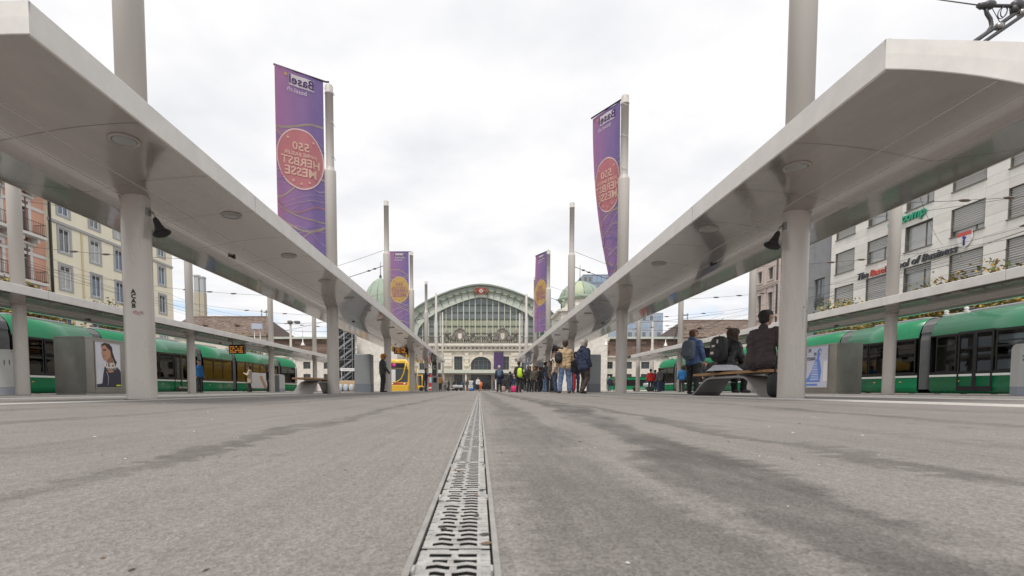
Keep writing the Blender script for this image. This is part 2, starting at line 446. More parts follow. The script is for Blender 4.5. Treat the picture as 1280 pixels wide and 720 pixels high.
# ------------------------------------------------------------------ platform canopies
under_m = mat('canopy_underside', (.385, .357, .33), .22, metal=.5, var=.16, scale=2.4, bump=.04, bscale=140, coat=.9, stretch=(1, .5, 1))
fasc_m = mat('canopy_fascia', (.74, .715, .68), .5, var=.11, scale=3.)
roof_m = mat('canopy_roof', (.45, .44, .42), .6, var=.1)
col_m = mat('column_paint', (.57, .52, .475), .28, var=.06, scale=1.6, coat=.35, stretch=(1, 1, .25))
mast_m = mat('mast_paint', (.52, .485, .45), .45, var=.07, scale=1.3, stretch=(1, 1, .3))
joint_m = mat('joint_dark', (.05, .047, .045), .8)
lamp_rim = mat('lamp_rim', (.46, .42, .385), .3, metal=.3)
lamp_gl = mat('lamp_glass', (.36, .37, .36), .15)
black_m = mat('black_plastic', (.018, .018, .02), .42, var=.1)
horn_m = mat('horn_black', (.03, .03, .032), .5, var=.3, scale=9)
steel_m = mat('bracket_steel', (.33, .32, .31), .35, metal=.8)

# underside profile: distance outward from the column line, height above the drain
PROF = [(-1.18, 2.83), (-1.0, 2.828), (-.8, 2.815), (-.6, 2.797), (-.4, 2.772), (-.2, 2.738), (0, 2.70), (.15, 2.672), (.27, 2.650), (.31, 2.645), (.345, 2.6455), (.39, 2.650),
        (.55, 2.672), (.75, 2.699), (.95, 2.727), (1.15, 2.755), (1.30, 2.776), (1.36, 2.785), (1.40, 2.793), (1.42, 2.805)]
TOP = [(-1.18, 3.06), (0, 3.03), (.9, 2.95), (1.42, 2.84)]
def under_z(u):
    for (a, za), (c, zc) in zip(PROF, PROF[1:]):
        if a <= u <= c: return za+(zc-za)*(u-a)/(c-a)
PL = 1.16
def panel_mesh(s, L):
    b = MB(); n = len(PROF)
    vs = [(s*u, y, z) for y in (.003, L-.003) for u, z in PROF]
    b.add(vs, [(i, i+1, n+i+1, n+i) for i in range(n-1)], 0, True)
    me = b.mesh('underside_panel', under_m)
    if me.polygons[3].normal.z > 0: me.flip_normals()
    return me
PANEL = {s: panel_mesh(s, PL) for s in (-1, 1)}
def fascia_mesh(s, L):
    b = MB()
    # a pressed sheet: leans out a little at mid height, folded at both edges
    pr = [(-1.178, 2.820), (-1.196, 2.823), (-1.200, 2.828), (-1.206, 3.058), (-1.198, 3.067), (-1.15, 3.070)]
    n = len(pr)
    vs = [(s*u, y, z) for y in (.003, L-.003) for u, z in pr]
    b.add(vs, [(i, i+1, n+i+1, n+i) for i in range(n-1)], 0, False)
    return b.mesh('fascia_panel', fasc_m)
FASC = {s: fascia_mesh(s, PL*3) for s in (-1, 1)}
b = MB()
b.lathe([(.145, .004), (.145, -.010), (.118, -.014), (.112, -.004)], 24); _rim = b.mesh('lamp_rim', lamp_rim)
b = MB(); b.lathe([(.112, -.004), (.10, -.012), (.06, -.018), (.001, -.020)], 20); _gl = b.mesh('lamp_glass', lamp_gl)

def column_mesh(r=.175, top=2.72):
    b = MB()
    pr = []
    n = 28; vs = []
    for z in (-.25, .02, top):
        for j in range(n):
            t = 2*PI*j/n
            rr = r*(1-.035*(z > 1))*(1+.018*math.cos(4*t))
            vs.append((rr*math.cos(t), rr*math.sin(t), z))
    b.add(vs, [(i*n+j, i*n+(j+1) % n, (i+1)*n+(j+1) % n, (i+1)*n+j) for i in range(2) for j in range(n)], 0, True)
    return b.mesh('column', col_m)
COLM = column_mesh()
def mast_mesh(top=9.28, step=6.80, r0=.17, r1=.118, z0=2.9):
    b = MB()
    b.lathe([(r0, z0), (r0, step-.06), (r0*.97, step), (r1+.012, step+.02), (r1, step+.10), (r1, top-.25), (r1+.01, top-.25), (r1+.01, top-.22), (r1, top-.22), (r1, top-.03), (r1*.9, top), (.03, top+.015)], 24)
    return b.mesh('mast', mast_m)
MASTM = mast_mesh()
b = MB(); b.lathe([(.19, 0), (.19, .05), (.175, .06)], 24); COLLAR = b.mesh('mast_collar', mast_m)

b = MB(); b.lathe([(.197, 0), (.197, .006), (.17, .008)], 28); JOINT = b.mesh('base_joint', joint_m)
def canopy(s, xc, y0, npan, cols, label, group, lamps, lamp0, boards=()):
    c = thing('platform_canopy', label, 'canopy', (s*xc, 0, 0), 0, group)
    L = npan*PL; y1 = y0+L
    for i in range(npan):
        put('underside_panel', PANEL[s], c, (0, y0+i*PL, 0))
    for u in (-.26, .06):
        b = MB(); z = under_z(u); b.box(s*u-.004, s*u+.004, y0+.02, y1-.02, z-.003, z+.004); b.build('seam_strip', fasc_m, c)
    for i in range(npan//3):
        put('fascia_panel', FASC[s], c, (0, y0+i*3*PL, 0))
    # shell behind the panels so that the joints read dark, roof skin, rounded end caps
    b = MB(); n = len(PROF)
    vs = [(s*u*.995, y, z+.012) for y in (y0+.02, y1-.02) for u, z in PROF]
    b.add(vs, [(i, i+1, n+i+1, n+i) for i in range(n-1)])
    b.build('backing_sheet', joint_m, c)
    b = MB(); n = len(TOP)
    vs = [(s*u, y, z) for y in (y0+.01, y1-.01) for u, z in TOP]
    b.add(vs, [(i, i+1, n+i+1, n+i) for i in range(n-1)])
    b.build('roof_skin', roof_m, c)
    b = MB(); b.quad((s*1.42, y0, 2.80), (s*1.42, y1, 2.80), (s*1.425, y1, 2.84), (s*1.425, y0, 2.84)); b.build('outer_edge', fasc_m, c)
    for ye, d in ((y0, -1), (y1, 1)):
        b = MB()
        lo = [(s*u, z-.006) for u, z in PROF]; hi = [(s*u, z+.006) for u, z in [(-1.2, 3.06), (-.6, 3.05), (0, 3.035), (.5, 3.0), (.9, 2.955), (1.2, 2.90), (1.42, 2.845)]]
        def zi(pl, u):
            pl = sorted(pl)
            for (a, za), (q, zq) in zip(pl, pl[1:]):
                if a <= u <= q: return za+(zq-za)*(u-a)/max(q-a, 1e-9)
            return pl[0][1] if u < pl[0][0] else pl[-1][1]
        us = [s*(-1.2+2.62*k/20) for k in range(21)]; us = [us[0]]+us+[us[-1]]
        rows = []
        for k, (dy, f) in enumerate(((0, 0), (.006, .02), (.010, .5), (.006, .98), (-.02, 1.0))):
            rows.append([(u+(s*-.004*math.sin(PI*f) if q < 2 else 0), ye+d*(dy if 0 < q < len(us)-1 else -.01), zi(lo, u)+(zi(hi, u)-zi(lo, u))*f) for q, u in enumerate(us)])
        m = len(us); vs = [p for r in rows for p in r]
        b.add(vs, [(r*m+i, r*m+i+1, (r+1)*m+i+1, (r+1)*m+i) for r in range(4) for i in range(m-1)], 0, False)
        b.build('end_panel', fasc_m, c)
    # downlights in a row on the inner side
    u = -.80
    for i in range(lamps):
        y = lamp0+i*2.12
        if y > y1-.4: break
        o = put('downlight', _rim, c, (s*u, y, under_z(u)-.002), (0, s*R(4), 0))
        put('lamp_glass', _gl, o)
    for y in cols:
        put('base_joint', JOINT, c, (0, y, ZC if xc < 8 else ZP)); put('column', COLM, c, (0, y, ZC if xc < 8 else ZP))
        put('mast', MASTM, c, (0, y, 0))
    for ya, yb in zip(cols, cols[1:]):          # small dark fitting between each pair of columns
        b = MB(); z = under_z(.08)
        b.box(-.018, .018, -.10, .10, z-.03, z+.02); b.box(-.06, .06, -.018, .018, z-.015, z+.02)
        b.build('sensor_fitting', black_m, c, (s*.08, ya+(yb-ya)*.31, 0))
    return c
COLS_L1 = [depth_of(177.5, -4.5), depth_of(417, -4.5), depth_of(485, -4.5), depth_of(515.3, -4.5), depth_of(533.3, -4.5)]
COLS_R1 = [depth_of(988.5, 4.5), depth_of(776, 4.5), depth_of(713, 4.5), depth_of(684.5, 4.5), depth_of(668.3, 4.5)]
COLS_L2 = [5.9, depth_of(28.5, -13.7), depth_of(240, -13.7), depth_of(340, -13.7), depth_of(394, -13.7)]
COLS_R2 = [7.6, depth_of(1110, 13.7), depth_of(937.5, 13.7), depth_of(849, 13.7), depth_of(797, 13.7)]
G1 = 'metal wing canopies over the tram platforms'
Y0L = 3.60; Y0R = 3.98
canopy(-1, 4.5, Y0L, 36, COLS_L1, 'near left metal platform canopy with the graffitied column and a row of downlights', G1, 19, depth_of(185, -3.72)-.25)
canopy(1, 4.5, Y0R, 35, COLS_R1, 'near right metal platform canopy over the bench where two people sit', G1, 19, depth_of(979, 3.72)-.15)
canopy(-1, 13.7, 3.4, 34, COLS_L2, 'far left metal platform canopy in front of the long green tram and the yellow house', G1, 16, 6)
canopy(1, 13.7, 4.4, 31, COLS_R2, 'far right metal platform canopy in front of the white office building', G1, 16, 6.5)

# graffiti, screws and a hatch on the columns
ink = mat('black_ink', (.012, .012, .014), .6); pink = mat('pink_ink', (.55, .12, .22), .6)
g = thing('graffiti', 'black lettering sprayed down the nearest left canopy column', 'graffiti', (-4.5, COLS_L1[0], 0))
me = None
def on_column(me, r, ang, z):    # wrap flat lettering on a column
    for v in me.vertices:
        a = ang+v.co.x/r; h = z+v.co.y
        v.co = Vector((r*math.sin(a), -r*math.cos(a), h))
    return me
for i, ch in enumerate('ACAB'):
    me = on_column(text_mesh(ch, .075, bold=.003), .1775, R(17), 1.475-i*.060)
    me.materials.clear(); me.materials.append(ink); put('letter', me, g)
b = MB()
for k in range(5):
    x = -.02+k*.022; z = 1.20+.015*math.sin(k*2.2)
    b.tube([(x, 0, z), (x+.012, 0, z+.03), (x+.03, 0, z-.012)], .003, 4)
me = b.mesh('scribble', pink)
for v in me.vertices:
    a = R(19)+v.co.x/.1775; rr = .1765+v.co.y*.5
    v.co = Vector((rr*math.sin(a), -rr*math.cos(a), v.co.z))
put('scribble', me, g)
hatch = thing('service_hatch', 'small rectangular service hatch let into the nearest right column', 'hatch', (4.5, COLS_R1[0], 0))
b = MB()
for (x0, x1, z0, z1) in ((.02, .10, 1.02, 1.024), (.02, .10, 1.33, 1.334), (.02, .024, 1.02, 1.334), (.096, .10, 1.02, 1.334)):
    b.add([(x0, 0, z0), (x1, 0, z0), (x1, 0, z1), (x0, 0, z1)], [(0, 1, 2, 3)])
b.lathe([(.009, 0), (.009, .004), (.001, .004)], 10, M=Matrix.Translation((.03, 0, 1.37)) @ Matrix.Rotation(R(90), 4, 'X'))
me = b.mesh('hatch_seam', mat('seam_grey', (.16, .15, .14), .6))
for v in me.vertices:
    a = v.co.x/.173; rr = .1742-v.co.y
    v.co = Vector((rr*math.sin(a), -rr*math.cos(a), v.co.z))
put('hatch_seam', me, hatch)

# horn loudspeakers on columns
def horn(s, x, y, label, size=1.):
    t = thing('horn_loudspeaker', label, 'loudspeaker', (x, y, 2.52), 0, 'black horn loudspeakers under the canopies')
    M = Matrix.Rotation(s*R(24), 4, 'Y') @ Matrix.Scale(size*.64, 4)
    b = MB()
    b.lathe([(.028, .10), (.055, .06), (.062, 0), (.072, -.06), (.092, -.13), (.125, -.19), (.168, -.225), (.172, -.235), (.150, -.228), (.10, -.17), (.03, -.08), (.005, -.05)], 24, M=M)
    b.build('horn', horn_m, t, (-s*.13, -.02, -.13))
    b = MB(); b.tube([(0, 0, .02), (-s*.05, 0, .01), (-s*.10, -.01, -.06)], .014, 8); b.box(-.02, .02, -.03, .03, -.03, .06)
    b.build('bracket', steel_m, t, (-s*.01, 0, 0))
horn(-1, -4.5+.17, COLS_L1[0]-.02, 'black horn loudspeaker on the graffitied near left column')
horn(1, 4.5-.17, COLS_R1[0]-.02, 'black horn loudspeaker on the near right column above the bench')
horn(-1, -4.5+.17, COLS_L1[4], 'small black horn loudspeaker on the last left column before the station', .9)
horn(1, 4.5-.17, COLS_R1[4], 'small black horn loudspeaker on the last right column above the crowd', .9)

# ------------------------------------------------------------------ free standing masts beyond the canopies
def street_mast(px, pt, x, label, lamp=False, px_top=None):
    y = depth_of(px, x); top = at_y(px, pt, y).z
    t = thing('street_mast', label, 'mast', (x, y, 0), 0, 'slim masts standing on the square')
    b = MB()
    r = .16 if not lamp else .13
    b.lathe([(r, -.05), (r, top*.70), (r*.72, top*.70+.05), (r*.70, top-.1), (r*.5, top-.08), (r*.3, top)], 16)
    b.build('pole', mast_m, t)
    b = MB()
    if lamp:
        b.box(-.9, .9, -.06, .06, top-.12, top-.04); b.rbox(-1.05, -.45, -.16, .16, top-.2, top-.08); b.rbox(.45, 1.05, -.16, .16, top-.2, top-.08)
        b.build('lamp_bar', mat('lamp_bar_grey', (.12, .12, .12), .5), t)
    else:
        for z in (top*.30, top*.55):
            b.lathe([(r+.015, z), (r+.03, z+.03), (r+.03, z+.09), (r+.015, z+.12)], 16)
        b.build('collar', mast_m, t)
street_mast(545.6, 366, -4.6, 'slim pale mast left of the station arch, next to the lamp mast')
street_mast(553.5, 390, -4.9, 'lamp mast with crossbar in front of the left part of the station arch', True)
street_mast(657.5, 367, 4.7, 'slim pale mast right of the station arch, next to the lamp mast')
street_mast(649.4, 391, 4.8, 'lamp mast with crossbar in front of the right part of the station arch', True)
# twin headed lamp post far left, and the plain posts by the right tram
def post(px, pt, y, label, heads=True):
    p = at_y(px, pt, y)
    t = thing('lamp_post', label, 'lamp post', (p.x, y, 0)); b = MB()
    b.lathe([(.22, -.05), (.22, p.z*.62), (.15, p.z*.63), (.13, p.z-.1), (.05, p.z)], 14); b.build('pole', mast_m, t)
    if heads:
        b = MB(); b.tube([(0, 0, p.z-.3), (.5, 0, p.z), (.9, 0, p.z-.1)], .06, 8); b.sell((.9, 0, p.z-.1), (.34, .3, .2)); b.sell((-.05, 0, p.z-.1), (.3, .3, .24))
        b.build('lamp_head', mat('lamp_head_grey', (.14, .14, .15), .5), t)
post(363, 402, 62, 'twin headed lamp post rising behind the far left canopy')
post(816, 402, 62, 'pale post behind the far right canopy under the modern block', False)
for i, (px, pt, y) in enumerate(((378.5, 428, 60), (757.5, 428, 60), (832, 429, 60))):
    p = at_y(px, pt, y)
    t = thing('pendant_lamp', ['white bell lamp hanging on wires before the left brick wing', 'white bell lamp hanging on wires beside the rusticated right pavilion', 'white bell lamp hanging on wires above the red jacket'][i], 'lamp', p, 0, 'white bell lamps hung over the tracks')
    b = MB(); b.lathe([(.02, .5), (.06, .1), (.1, 0), (.2, -.25), (.28, -.38), (.2, -.40)], 14); b.build('shade', mat('white_enamel', (.8, .8, .78), .4), t)
    b = MB(); b.tube([(0, 0, .5), (0, 0, 1.6)], .015, 5); b.build('cord', black_m, t)
# ------------------------------------------------------------------ banners on the masts
def banner_cloth_mat(name, warm):
    m = bpy.data.materials.new(name); m.use_nodes = True
    t = m.node_tree; p = t.nodes['Principled BSDF']; L = t.links.new
    uv = t.nodes.new('ShaderNodeUVMap'); uv.uv_map = 'UVMap'
    nz = t.nodes.new('ShaderNodeTexNoise'); nz.inputs['Scale'].default_value = 2.2; nz.inputs['Detail'].default_value = 3; nz.inputs['Distortion'].default_value = .8
    L(uv.outputs[0], nz.inputs['Vector'])
    sx = t.nodes.new('ShaderNodeSeparateXYZ'); L(uv.outputs[0], sx.inputs[0])
    ad = t.nodes.new('ShaderNodeMath'); ad.operation = 'MULTIPLY_ADD'; ad.inputs[1].default_value = .42; L(nz.outputs['Fac'], ad.inputs[0])
    m3 = t.nodes.new('ShaderNodeMath'); m3.operation = 'MULTIPLY'; m3.inputs[1].default_value = .55; L(sx.outputs['X'], m3.inputs[0]); L(m3.outputs[0], ad.inputs[2])
    r = t.nodes.new('ShaderNodeValToRGB'); e = r.color_ramp.elements
    e[0].position = .12; e[0].color = (.47, .20, .37, 1); e[1].position = .78; e[1].color = (.20, .16, .37, 1)
    q = e.new(.34); q.color = (.34, .19, .38, 1); q = e.new(.55); q.color = (.265, .17, .37, 1)
    L(ad.outputs[0], r.inputs[0]); L(r.outputs[0], p.inputs['Base Color'])
    p.inputs['Roughness'].default_value = .75
    tr = t.nodes.new('ShaderNodeBsdfTranslucent'); L(r.outputs[0], tr.inputs[0])
    mx = t.nodes.new('ShaderNodeMixShader'); mx.inputs[0].default_value = .5
    L(p.outputs[0], mx.inputs[1]); L(tr.outputs[0], mx.inputs[2]); L(mx.outputs[0], t.nodes['Material Output'].inputs[0])
    return m
def cloth(name, col):
    if name in _mats: return _mats[name]
    m = mat(name, col, .75); t = m.node_tree; p = t.nodes['Principled BSDF']
    tr = t.nodes.new('ShaderNodeBsdfTranslucent'); tr.inputs[0].default_value = (*col, 1)
    mx = t.nodes.new('ShaderNodeMixShader'); mx.inputs[0].default_value = .4
    t.links.new(p.outputs[0], mx.inputs[1]); t.links.new(tr.outputs[0], mx.inputs[2]); t.links.new(mx.outputs[0], t.nodes['Material Output'].inputs[0])
    return m
BAN = banner_cloth_mat('banner_cloth', 0)
WHT = cloth('print_white', (.82, .80, .78))
def banner(pole, end_dx, end_dy, ztop, H, label, disc, ink_c, lines, sway=0., seed=1, group='tall event banners hung from the masts', ring=None):
    """pole: (x, y) of the mast; the cloth runs from the mast to (+end_dx, +end_dy), hanging down H from ztop."""
    rg = random.Random(seed)
    p0 = Vector((pole[0], pole[1], 0)); e = Vector((end_dx, end_dy, 0)); W = e.length; d = e/W
    gap = .17
    nrm = Vector((d.y, -d.x, 0))
    if nrm.y > 0: nrm = -nrm                # towards the viewer's side
    t = thing('banner', label, 'banner', (pole[0], pole[1], 0), 0, group)
    ph = [rg.uniform(0, 6) for _ in range(6)]
    def P(u, v, off=0.):                    # u: 0 at the free end .. 1 at the mast ; v: 0 top .. 1 bottom
        s = gap+(W-gap)*(1-u)
        fold = .030*math.sin(u*9+ph[0]+v*1.5)*(.25+v)+.018*math.sin(u*17+ph[1]-v*2)*(.3+v)+.05*math.sin(v*3.2+ph[2])*(1-u)
        sw = sway*v*v*(1-u*.55)
        # the free end may swing back towards the mast as it hangs
        s2 = s-(abs(sw)*.42)*(1-u)
        q = d*s2+nrm*(fold+off+sw*.8)
        return Vector((q.x, q.y, ztop-v*H))
    nu, nv = 18, 60
    vs = [P(i/nu, j/nv) for j in range(nv+1) for i in range(nu+1)]
    fs = [(j*(nu+1)+i, j*(nu+1)+i+1, (j+1)*(nu+1)+i+1, (j+1)*(nu+1)+i) for j in range(nv) for i in range(nu)]
    b = MB(); b.add(vs, fs, 0, True)
    me = bpy.data.meshes.new('cloth'); me.from_pydata(b.v, [], b.f); me.materials.append(BAN)
    for q in me.polygons: q.use_smooth = True
    ul = me.uv_layers.new(name='UVMap')
    for lp in me.loops:
        k = lp.vertex_index; ul.data[lp.index].uv = ((k % (nu+1))/nu, (k//(nu+1))/nv*H/W)
    put('cloth', me, t)
    A = H/W
    Wd = W-gap
    def mp(x, y): return x/Wd, y/H           # metres on the cloth -> u, v
    def flat(me, cx, cy, off, mirror=True):   # put a flat mesh (x right, y up, metres) on the cloth, seen from behind
        bm = bmesh.new(); bm.from_mesh(me); bmesh.ops.triangulate(bm, faces=bm.faces)
        for _ in range(4):
            e = [q for q in bm.edges if q.calc_length() > .045]
            if not e: break
            bmesh.ops.subdivide_edges(bm, edges=e, cuts=1); bmesh.ops.triangulate(bm, faces=bm.faces)
        bm.to_mesh(me); bm.free()
        for v in me.vertices:
            x = cx+(-v.co.x if mirror else v.co.x); y = cy-v.co.y
            u_, v_ = mp(x, y); v.co = P(u_, v_, off)
        return me
    # trails of light across the cloth
    cols = [(.46, .40, .30), (.42, .36, .40), (.45, .36, .46), (.24, .24, .48), (.50, .42, .32), (.42, .24, .30), (.46, .40, .50)]
    nl = 26
    for i in range(nl):
        base = (.29+.018*i if i < 8 else .55+.025*(i-8))*H
        amp = rg.uniform(.1, .34); k1 = rg.uniform(2.2, 4.2)/Wd; f1 = rg.uniform(0, 6); slope = rg.uniform(-.25, .35)*(1 if i < 10 else 1.6)
        wd = rg.choice((.006, .010, .018, .03))
        b = MB(); pts = []
        for j in range(25):
            x = Wd*j/24; y = base+amp*math.sin(k1*x+f1)+slope*x
            pts.append((x, y))
        for (x0, y0), (x1, y1) in zip(pts, pts[1:]):
            if max(y0, y1) > H*.99: continue
            q = [P(*mp(x, y), .004+.0004*i) for x, y in ((x0, y0-wd), (x1, y1-wd), (x1, y1+wd), (x0, y0+wd))]
            b.add(q, [(0, 1, 2, 3)])
        if b.v: b.build('light_trail', cloth('trail_%d' % (i % 7), cols[i % 7]), t)
    # medallion
    rx = Wd*.5; cx = Wd*.5; cy = lines['cy']; ry = lines.get('ry', rx)
    def ring_mesh(r0, r1, off, m, name):
        b = MB(); n = 48; rad = [r0+(r1-r0)*k/5 for k in range(6)]
        vs = [P(*mp(min(max(cx+rx*r*math.cos(2*PI*j/n), .005), Wd-.005), cy+ry*r*math.sin(2*PI*j/n)), off) for r in rad for j in range(n)]
        b.add(vs, [(i*n+j, i*n+(j+1) % n, (i+1)*n+(j+1) % n, (i+1)*n+j) for i in range(5) for j in range(n)], 0, True)
        me = b.mesh(name, m); put(name, me, t)
    ring_mesh(.001, 1.0, .013, disc, 'medallion')
    ring_mesh(.945, .985, .016, ring or WHT, 'medallion_ring')
    for s_, sz, yy in lines['rows']:
        me = text_mesh(s_, sz, bold=sz*.018); me.materials.clear(); me.materials.append(ink_c)
        put('lettering', flat(me, cx, cy+yy, .026), t)
    def star(x, y, r):
        b = MB(); pts = [(r*(1 if k % 2 == 0 else .42)*math.sin(k*PI/5), r*(1 if k % 2 == 0 else .42)*math.cos(k*PI/5), 0) for k in range(10)]
        b.add(pts+[(0, 0, 0)], [(k, (k+1) % 10, 10) for k in range(10)])
        put('star', flat(b.mesh('star', ink_c), cx+x, cy+y, .026), t)
    for k in range(5):
        a = R(90+(k-2)*24); star(rx*.80*math.cos(a), ry*.80*math.sin(a)+.0, rx*.075)
    star(-rx*.52, -ry*.62, rx*.08); star(rx*.52, -ry*.62, rx*.08)
    # the town's name on a white field
    b = MB(); n = 6
    w0, w1, h0, h1 = Wd*.28, Wd*.80, .10*lines['k'], .40*lines['k']
    vs = [P(*mp(w0+(w1-w0)*i/n, y), .013) for y in (h0, h1) for i in range(n+1)]
    b.add(vs, [(i, i+1, n+2+i, n+1+i) for i in range(n)]); b.build('name_field', WHT, t)
    me = text_mesh('Basel', .34*lines['k'], bold=.006); me.materials.clear(); me.materials.append(cloth('print_violet', (.12, .06, .19)))
    put('lettering', flat(me, (w0+w1)/2, (h0+h1)/2, .022), t)
    me = text_mesh('basel.ch', .17*lines['k']); me.materials.clear(); me.materials.append(WHT)
    put('lettering', flat(me, Wd*.44, h1+.12*lines['k'], .017), t)
    b = MB(); b.add([(math.cos(k*PI/3)*.05, math.sin(k*PI/3)*.05, 0) for k in range(6)], [(0, 1, 2, 3, 4, 5)])
    put('emblem', flat(b.mesh('emblem', cloth('print_gold', (.65, .42, .2))), w0-.09, h0+.06, .017), t)
    # top bar and the cords that hold the cloth to the mast
    b = MB(); b.tube([(0, 0, ztop+.06), (d.x*.1, d.y*.1, ztop+.03), (d.x*W*1.01, d.y*W*1.01, ztop+.01)], .026, 8)
    b.build('top_bar', mat('bar_dark', (.06, .04, .07), .5), t)
    b = MB()
    for v in (.03, .2, .38, .55, .72, .88):
        a = P(1, v); z = a.z
        b.tube([a, (-d.x*.05+nrm.x*.15, -d.y*.05+nrm.y*.15, z-.07), (-d.x*.16+nrm.x*.02, -d.y*.16+nrm.y*.02, z-.14)], .008, 5)
    b.build('cord', mat('cord_white', (.75, .73, .7), .7), t)
    return t
RED = cloth('print_coral', (.68, .27, .29)); YEL = cloth('print_yellow', (.72, .50, .16)); CREAM = cloth('print_cream', (.80, .62, .50)); MAG = cloth('print_magenta', (.42, .20, .36))
RYEL = cloth('print_ring_yellow', (.80, .68, .40))
def rows(k):
    k *= .92
    return [('550', .34*k, -.36*k), ('JAHRE BASLER', .155*k, -.13*k), ('HERBST', .34*k, .10*k), ('MESSE', .36*k, .40*k)]
p = at_y(408, 100, COLS_L1[1]); zt = p.z
ea = at_y(342.5, 79, COLS_L1[1]-.85)
banner((-4.5, COLS_L1[1]), ea.x+4.5, -.85, 9.33, 5.4, 'largest purple event banner with coral medallion, on the left canopy', RED, CREAM, {'cy': 2.42, 'ry': .87, 'k': 1.03, 'rows': rows(1.02)}, 0.05, 3)
eb = at_y(739.5, 146, COLS_R1[1]+1.1)
banner((4.5, COLS_R1[1]), eb.x-4.5, 1.1, 9.22, 5.45, 'purple event banner with coral medallion blowing aslant on the right canopy', RED, CREAM, {'cy': 2.35, 'ry': .86, 'k': 1.0, 'rows': rows(1.0)}, -.85, 5)
banner((-4.5, COLS_L1[3]), -1.42, -.05, 9.26, 5.05, 'smaller purple event banner with yellow medallion left of the station arch', YEL, MAG, {'cy': 2.45, 'ry': .86, 'k': 1.0, 'rows': rows(1.0)}, .0, 8, ring=RYEL)
banner((4.5, COLS_R1[3]), -.72, 1.25, 9.26, 5.15, 'narrow looking purple event banner with yellow medallion right of the station arch', YEL, MAG, {'cy': 2.55, 'ry': .86, 'k': 1.0, 'rows': rows(1.0)}, .0, 11, ring=RYEL)
# ------------------------------------------------------------------ trams
green = mat('tram_green', (.002, .20, .078), .25, var=.05, scale=1.2, coat=.15)
tline = mat('tram_white_line', (.72, .74, .70), .3, coat=.4)
tglass = mat('tram_glass', (.006, .007, .008), .04, spec=.75, coat=.3)
tframe = mat('tram_black', (.010, .010, .011), .25)
troof = mat('tram_roof_grey', (.24, .25, .26), .55, var=.15, scale=3)
bell_m = mat('bellows_rubber', (.13, .133, .137), .6, var=.2, scale=6)
seat_m = mat('door_rubber', (.03, .03, .032), .6)
yel = mat('tram_yellow', (.78, .46, .02), .22, coat=.6)
redm = mat('tram_red', (.45, .05, .03), .3, coat=.4)
pinkm = mat('route_pink', (.65, .05, .28), .5)
amber_e = bpy.data.materials.new('led_amber'); amber_e.use_nodes = True
_p = amber_e.node_tree.nodes['Principled BSDF']; _p.inputs['Base Color'].default_value = (.1, .04, .01, 1)
_p.inputs['Emission Color'].default_value = (1, .35, .05, 1); _p.inputs['Emission Strength'].default_value = .32

Z0 = ZROAD
# cross section of the near side, d = inward from the side plane
def see_through(name, tint, rough):
    m = bpy.data.materials.new(name); m.use_nodes = True; t = m.node_tree; t.nodes.remove(t.nodes['Principled BSDF'])
    a = t.nodes.new('ShaderNodeBsdfTransparent'); a.inputs[0].default_value = (*tint, 1)
    g = t.nodes.new('ShaderNodeBsdfGlossy'); g.inputs['Roughness'].default_value = rough; g.inputs[0].default_value = (.9, .92, .92, 1)
    f = t.nodes.new('ShaderNodeFresnel'); f.inputs[0].default_value = 1.5
    x = t.nodes.new('ShaderNodeMixShader'); t.links.new(f.outputs[0], x.inputs[0]); t.links.new(a.outputs[0], x.inputs[1]); t.links.new(g.outputs[0], x.inputs[2])
    t.links.new(x.outputs[0], t.nodes['Material Output'].inputs[0]); return m
tpane = see_through('tram_window_glass', (.40, .42, .41), .02)
floor_m = mat('tram_floor', (.06, .06, .065), .7); ceil_m = mat('tram_ceiling', (.40, .40, .39), .6)
seat_c = mat('tram_seat', (.09, .05, .045), .7); pole_y = mat('grab_pole_yellow', (.6, .42, .03), .35)
SK = [(.10, .16), (.015, .26), (0, .42), (0, .80), (0, .86), (.0, .93)]
CV = [(.0, 2.46), (.015, 2.56), (.055, 2.74), (.13, 2.93), (.25, 3.10), (.42, 3.24), (.62, 3.31)]
TWID = 2.35
def side_strip(b, s, xs, prof, ya, yb, mi, nose=None):
    pts = lambda y, k: [(s*(xs+d+k), y, z) for d, z in prof]
    vs = pts(ya, 0)+pts(yb, 0); n = len(prof)
    b.add(vs, [(i, i+1, n+i+1, n+i) for i in range(n-1)], mi, True)
_wcache = {}
def window_meshes(L, h0=.98, h1=2.43):
    k = round(L, 2)
    if k in _wcache: return _wcache[k]
    b = MB(); e = .05
    for q in ((0, e, h0, h1), (L-e, L, h0, h1), (e, L-e, h0, h0+e), (e, L-e, h1-e, h1), (e, L-e, h1-.42, h1-.38)): b.box(q[0], q[1], -.012, .014, q[2], q[3])
    f = b.mesh('window', tframe)
    b = MB(); b.box(e, L-e, -.006, .0, h0+.05, h1-.42); b.box(e, L-e, -.006, .0, h1-.38, h1-.05)
    p = b.mesh('pane', tpane)
    _wcache[k] = (f, p); return _wcache[k]
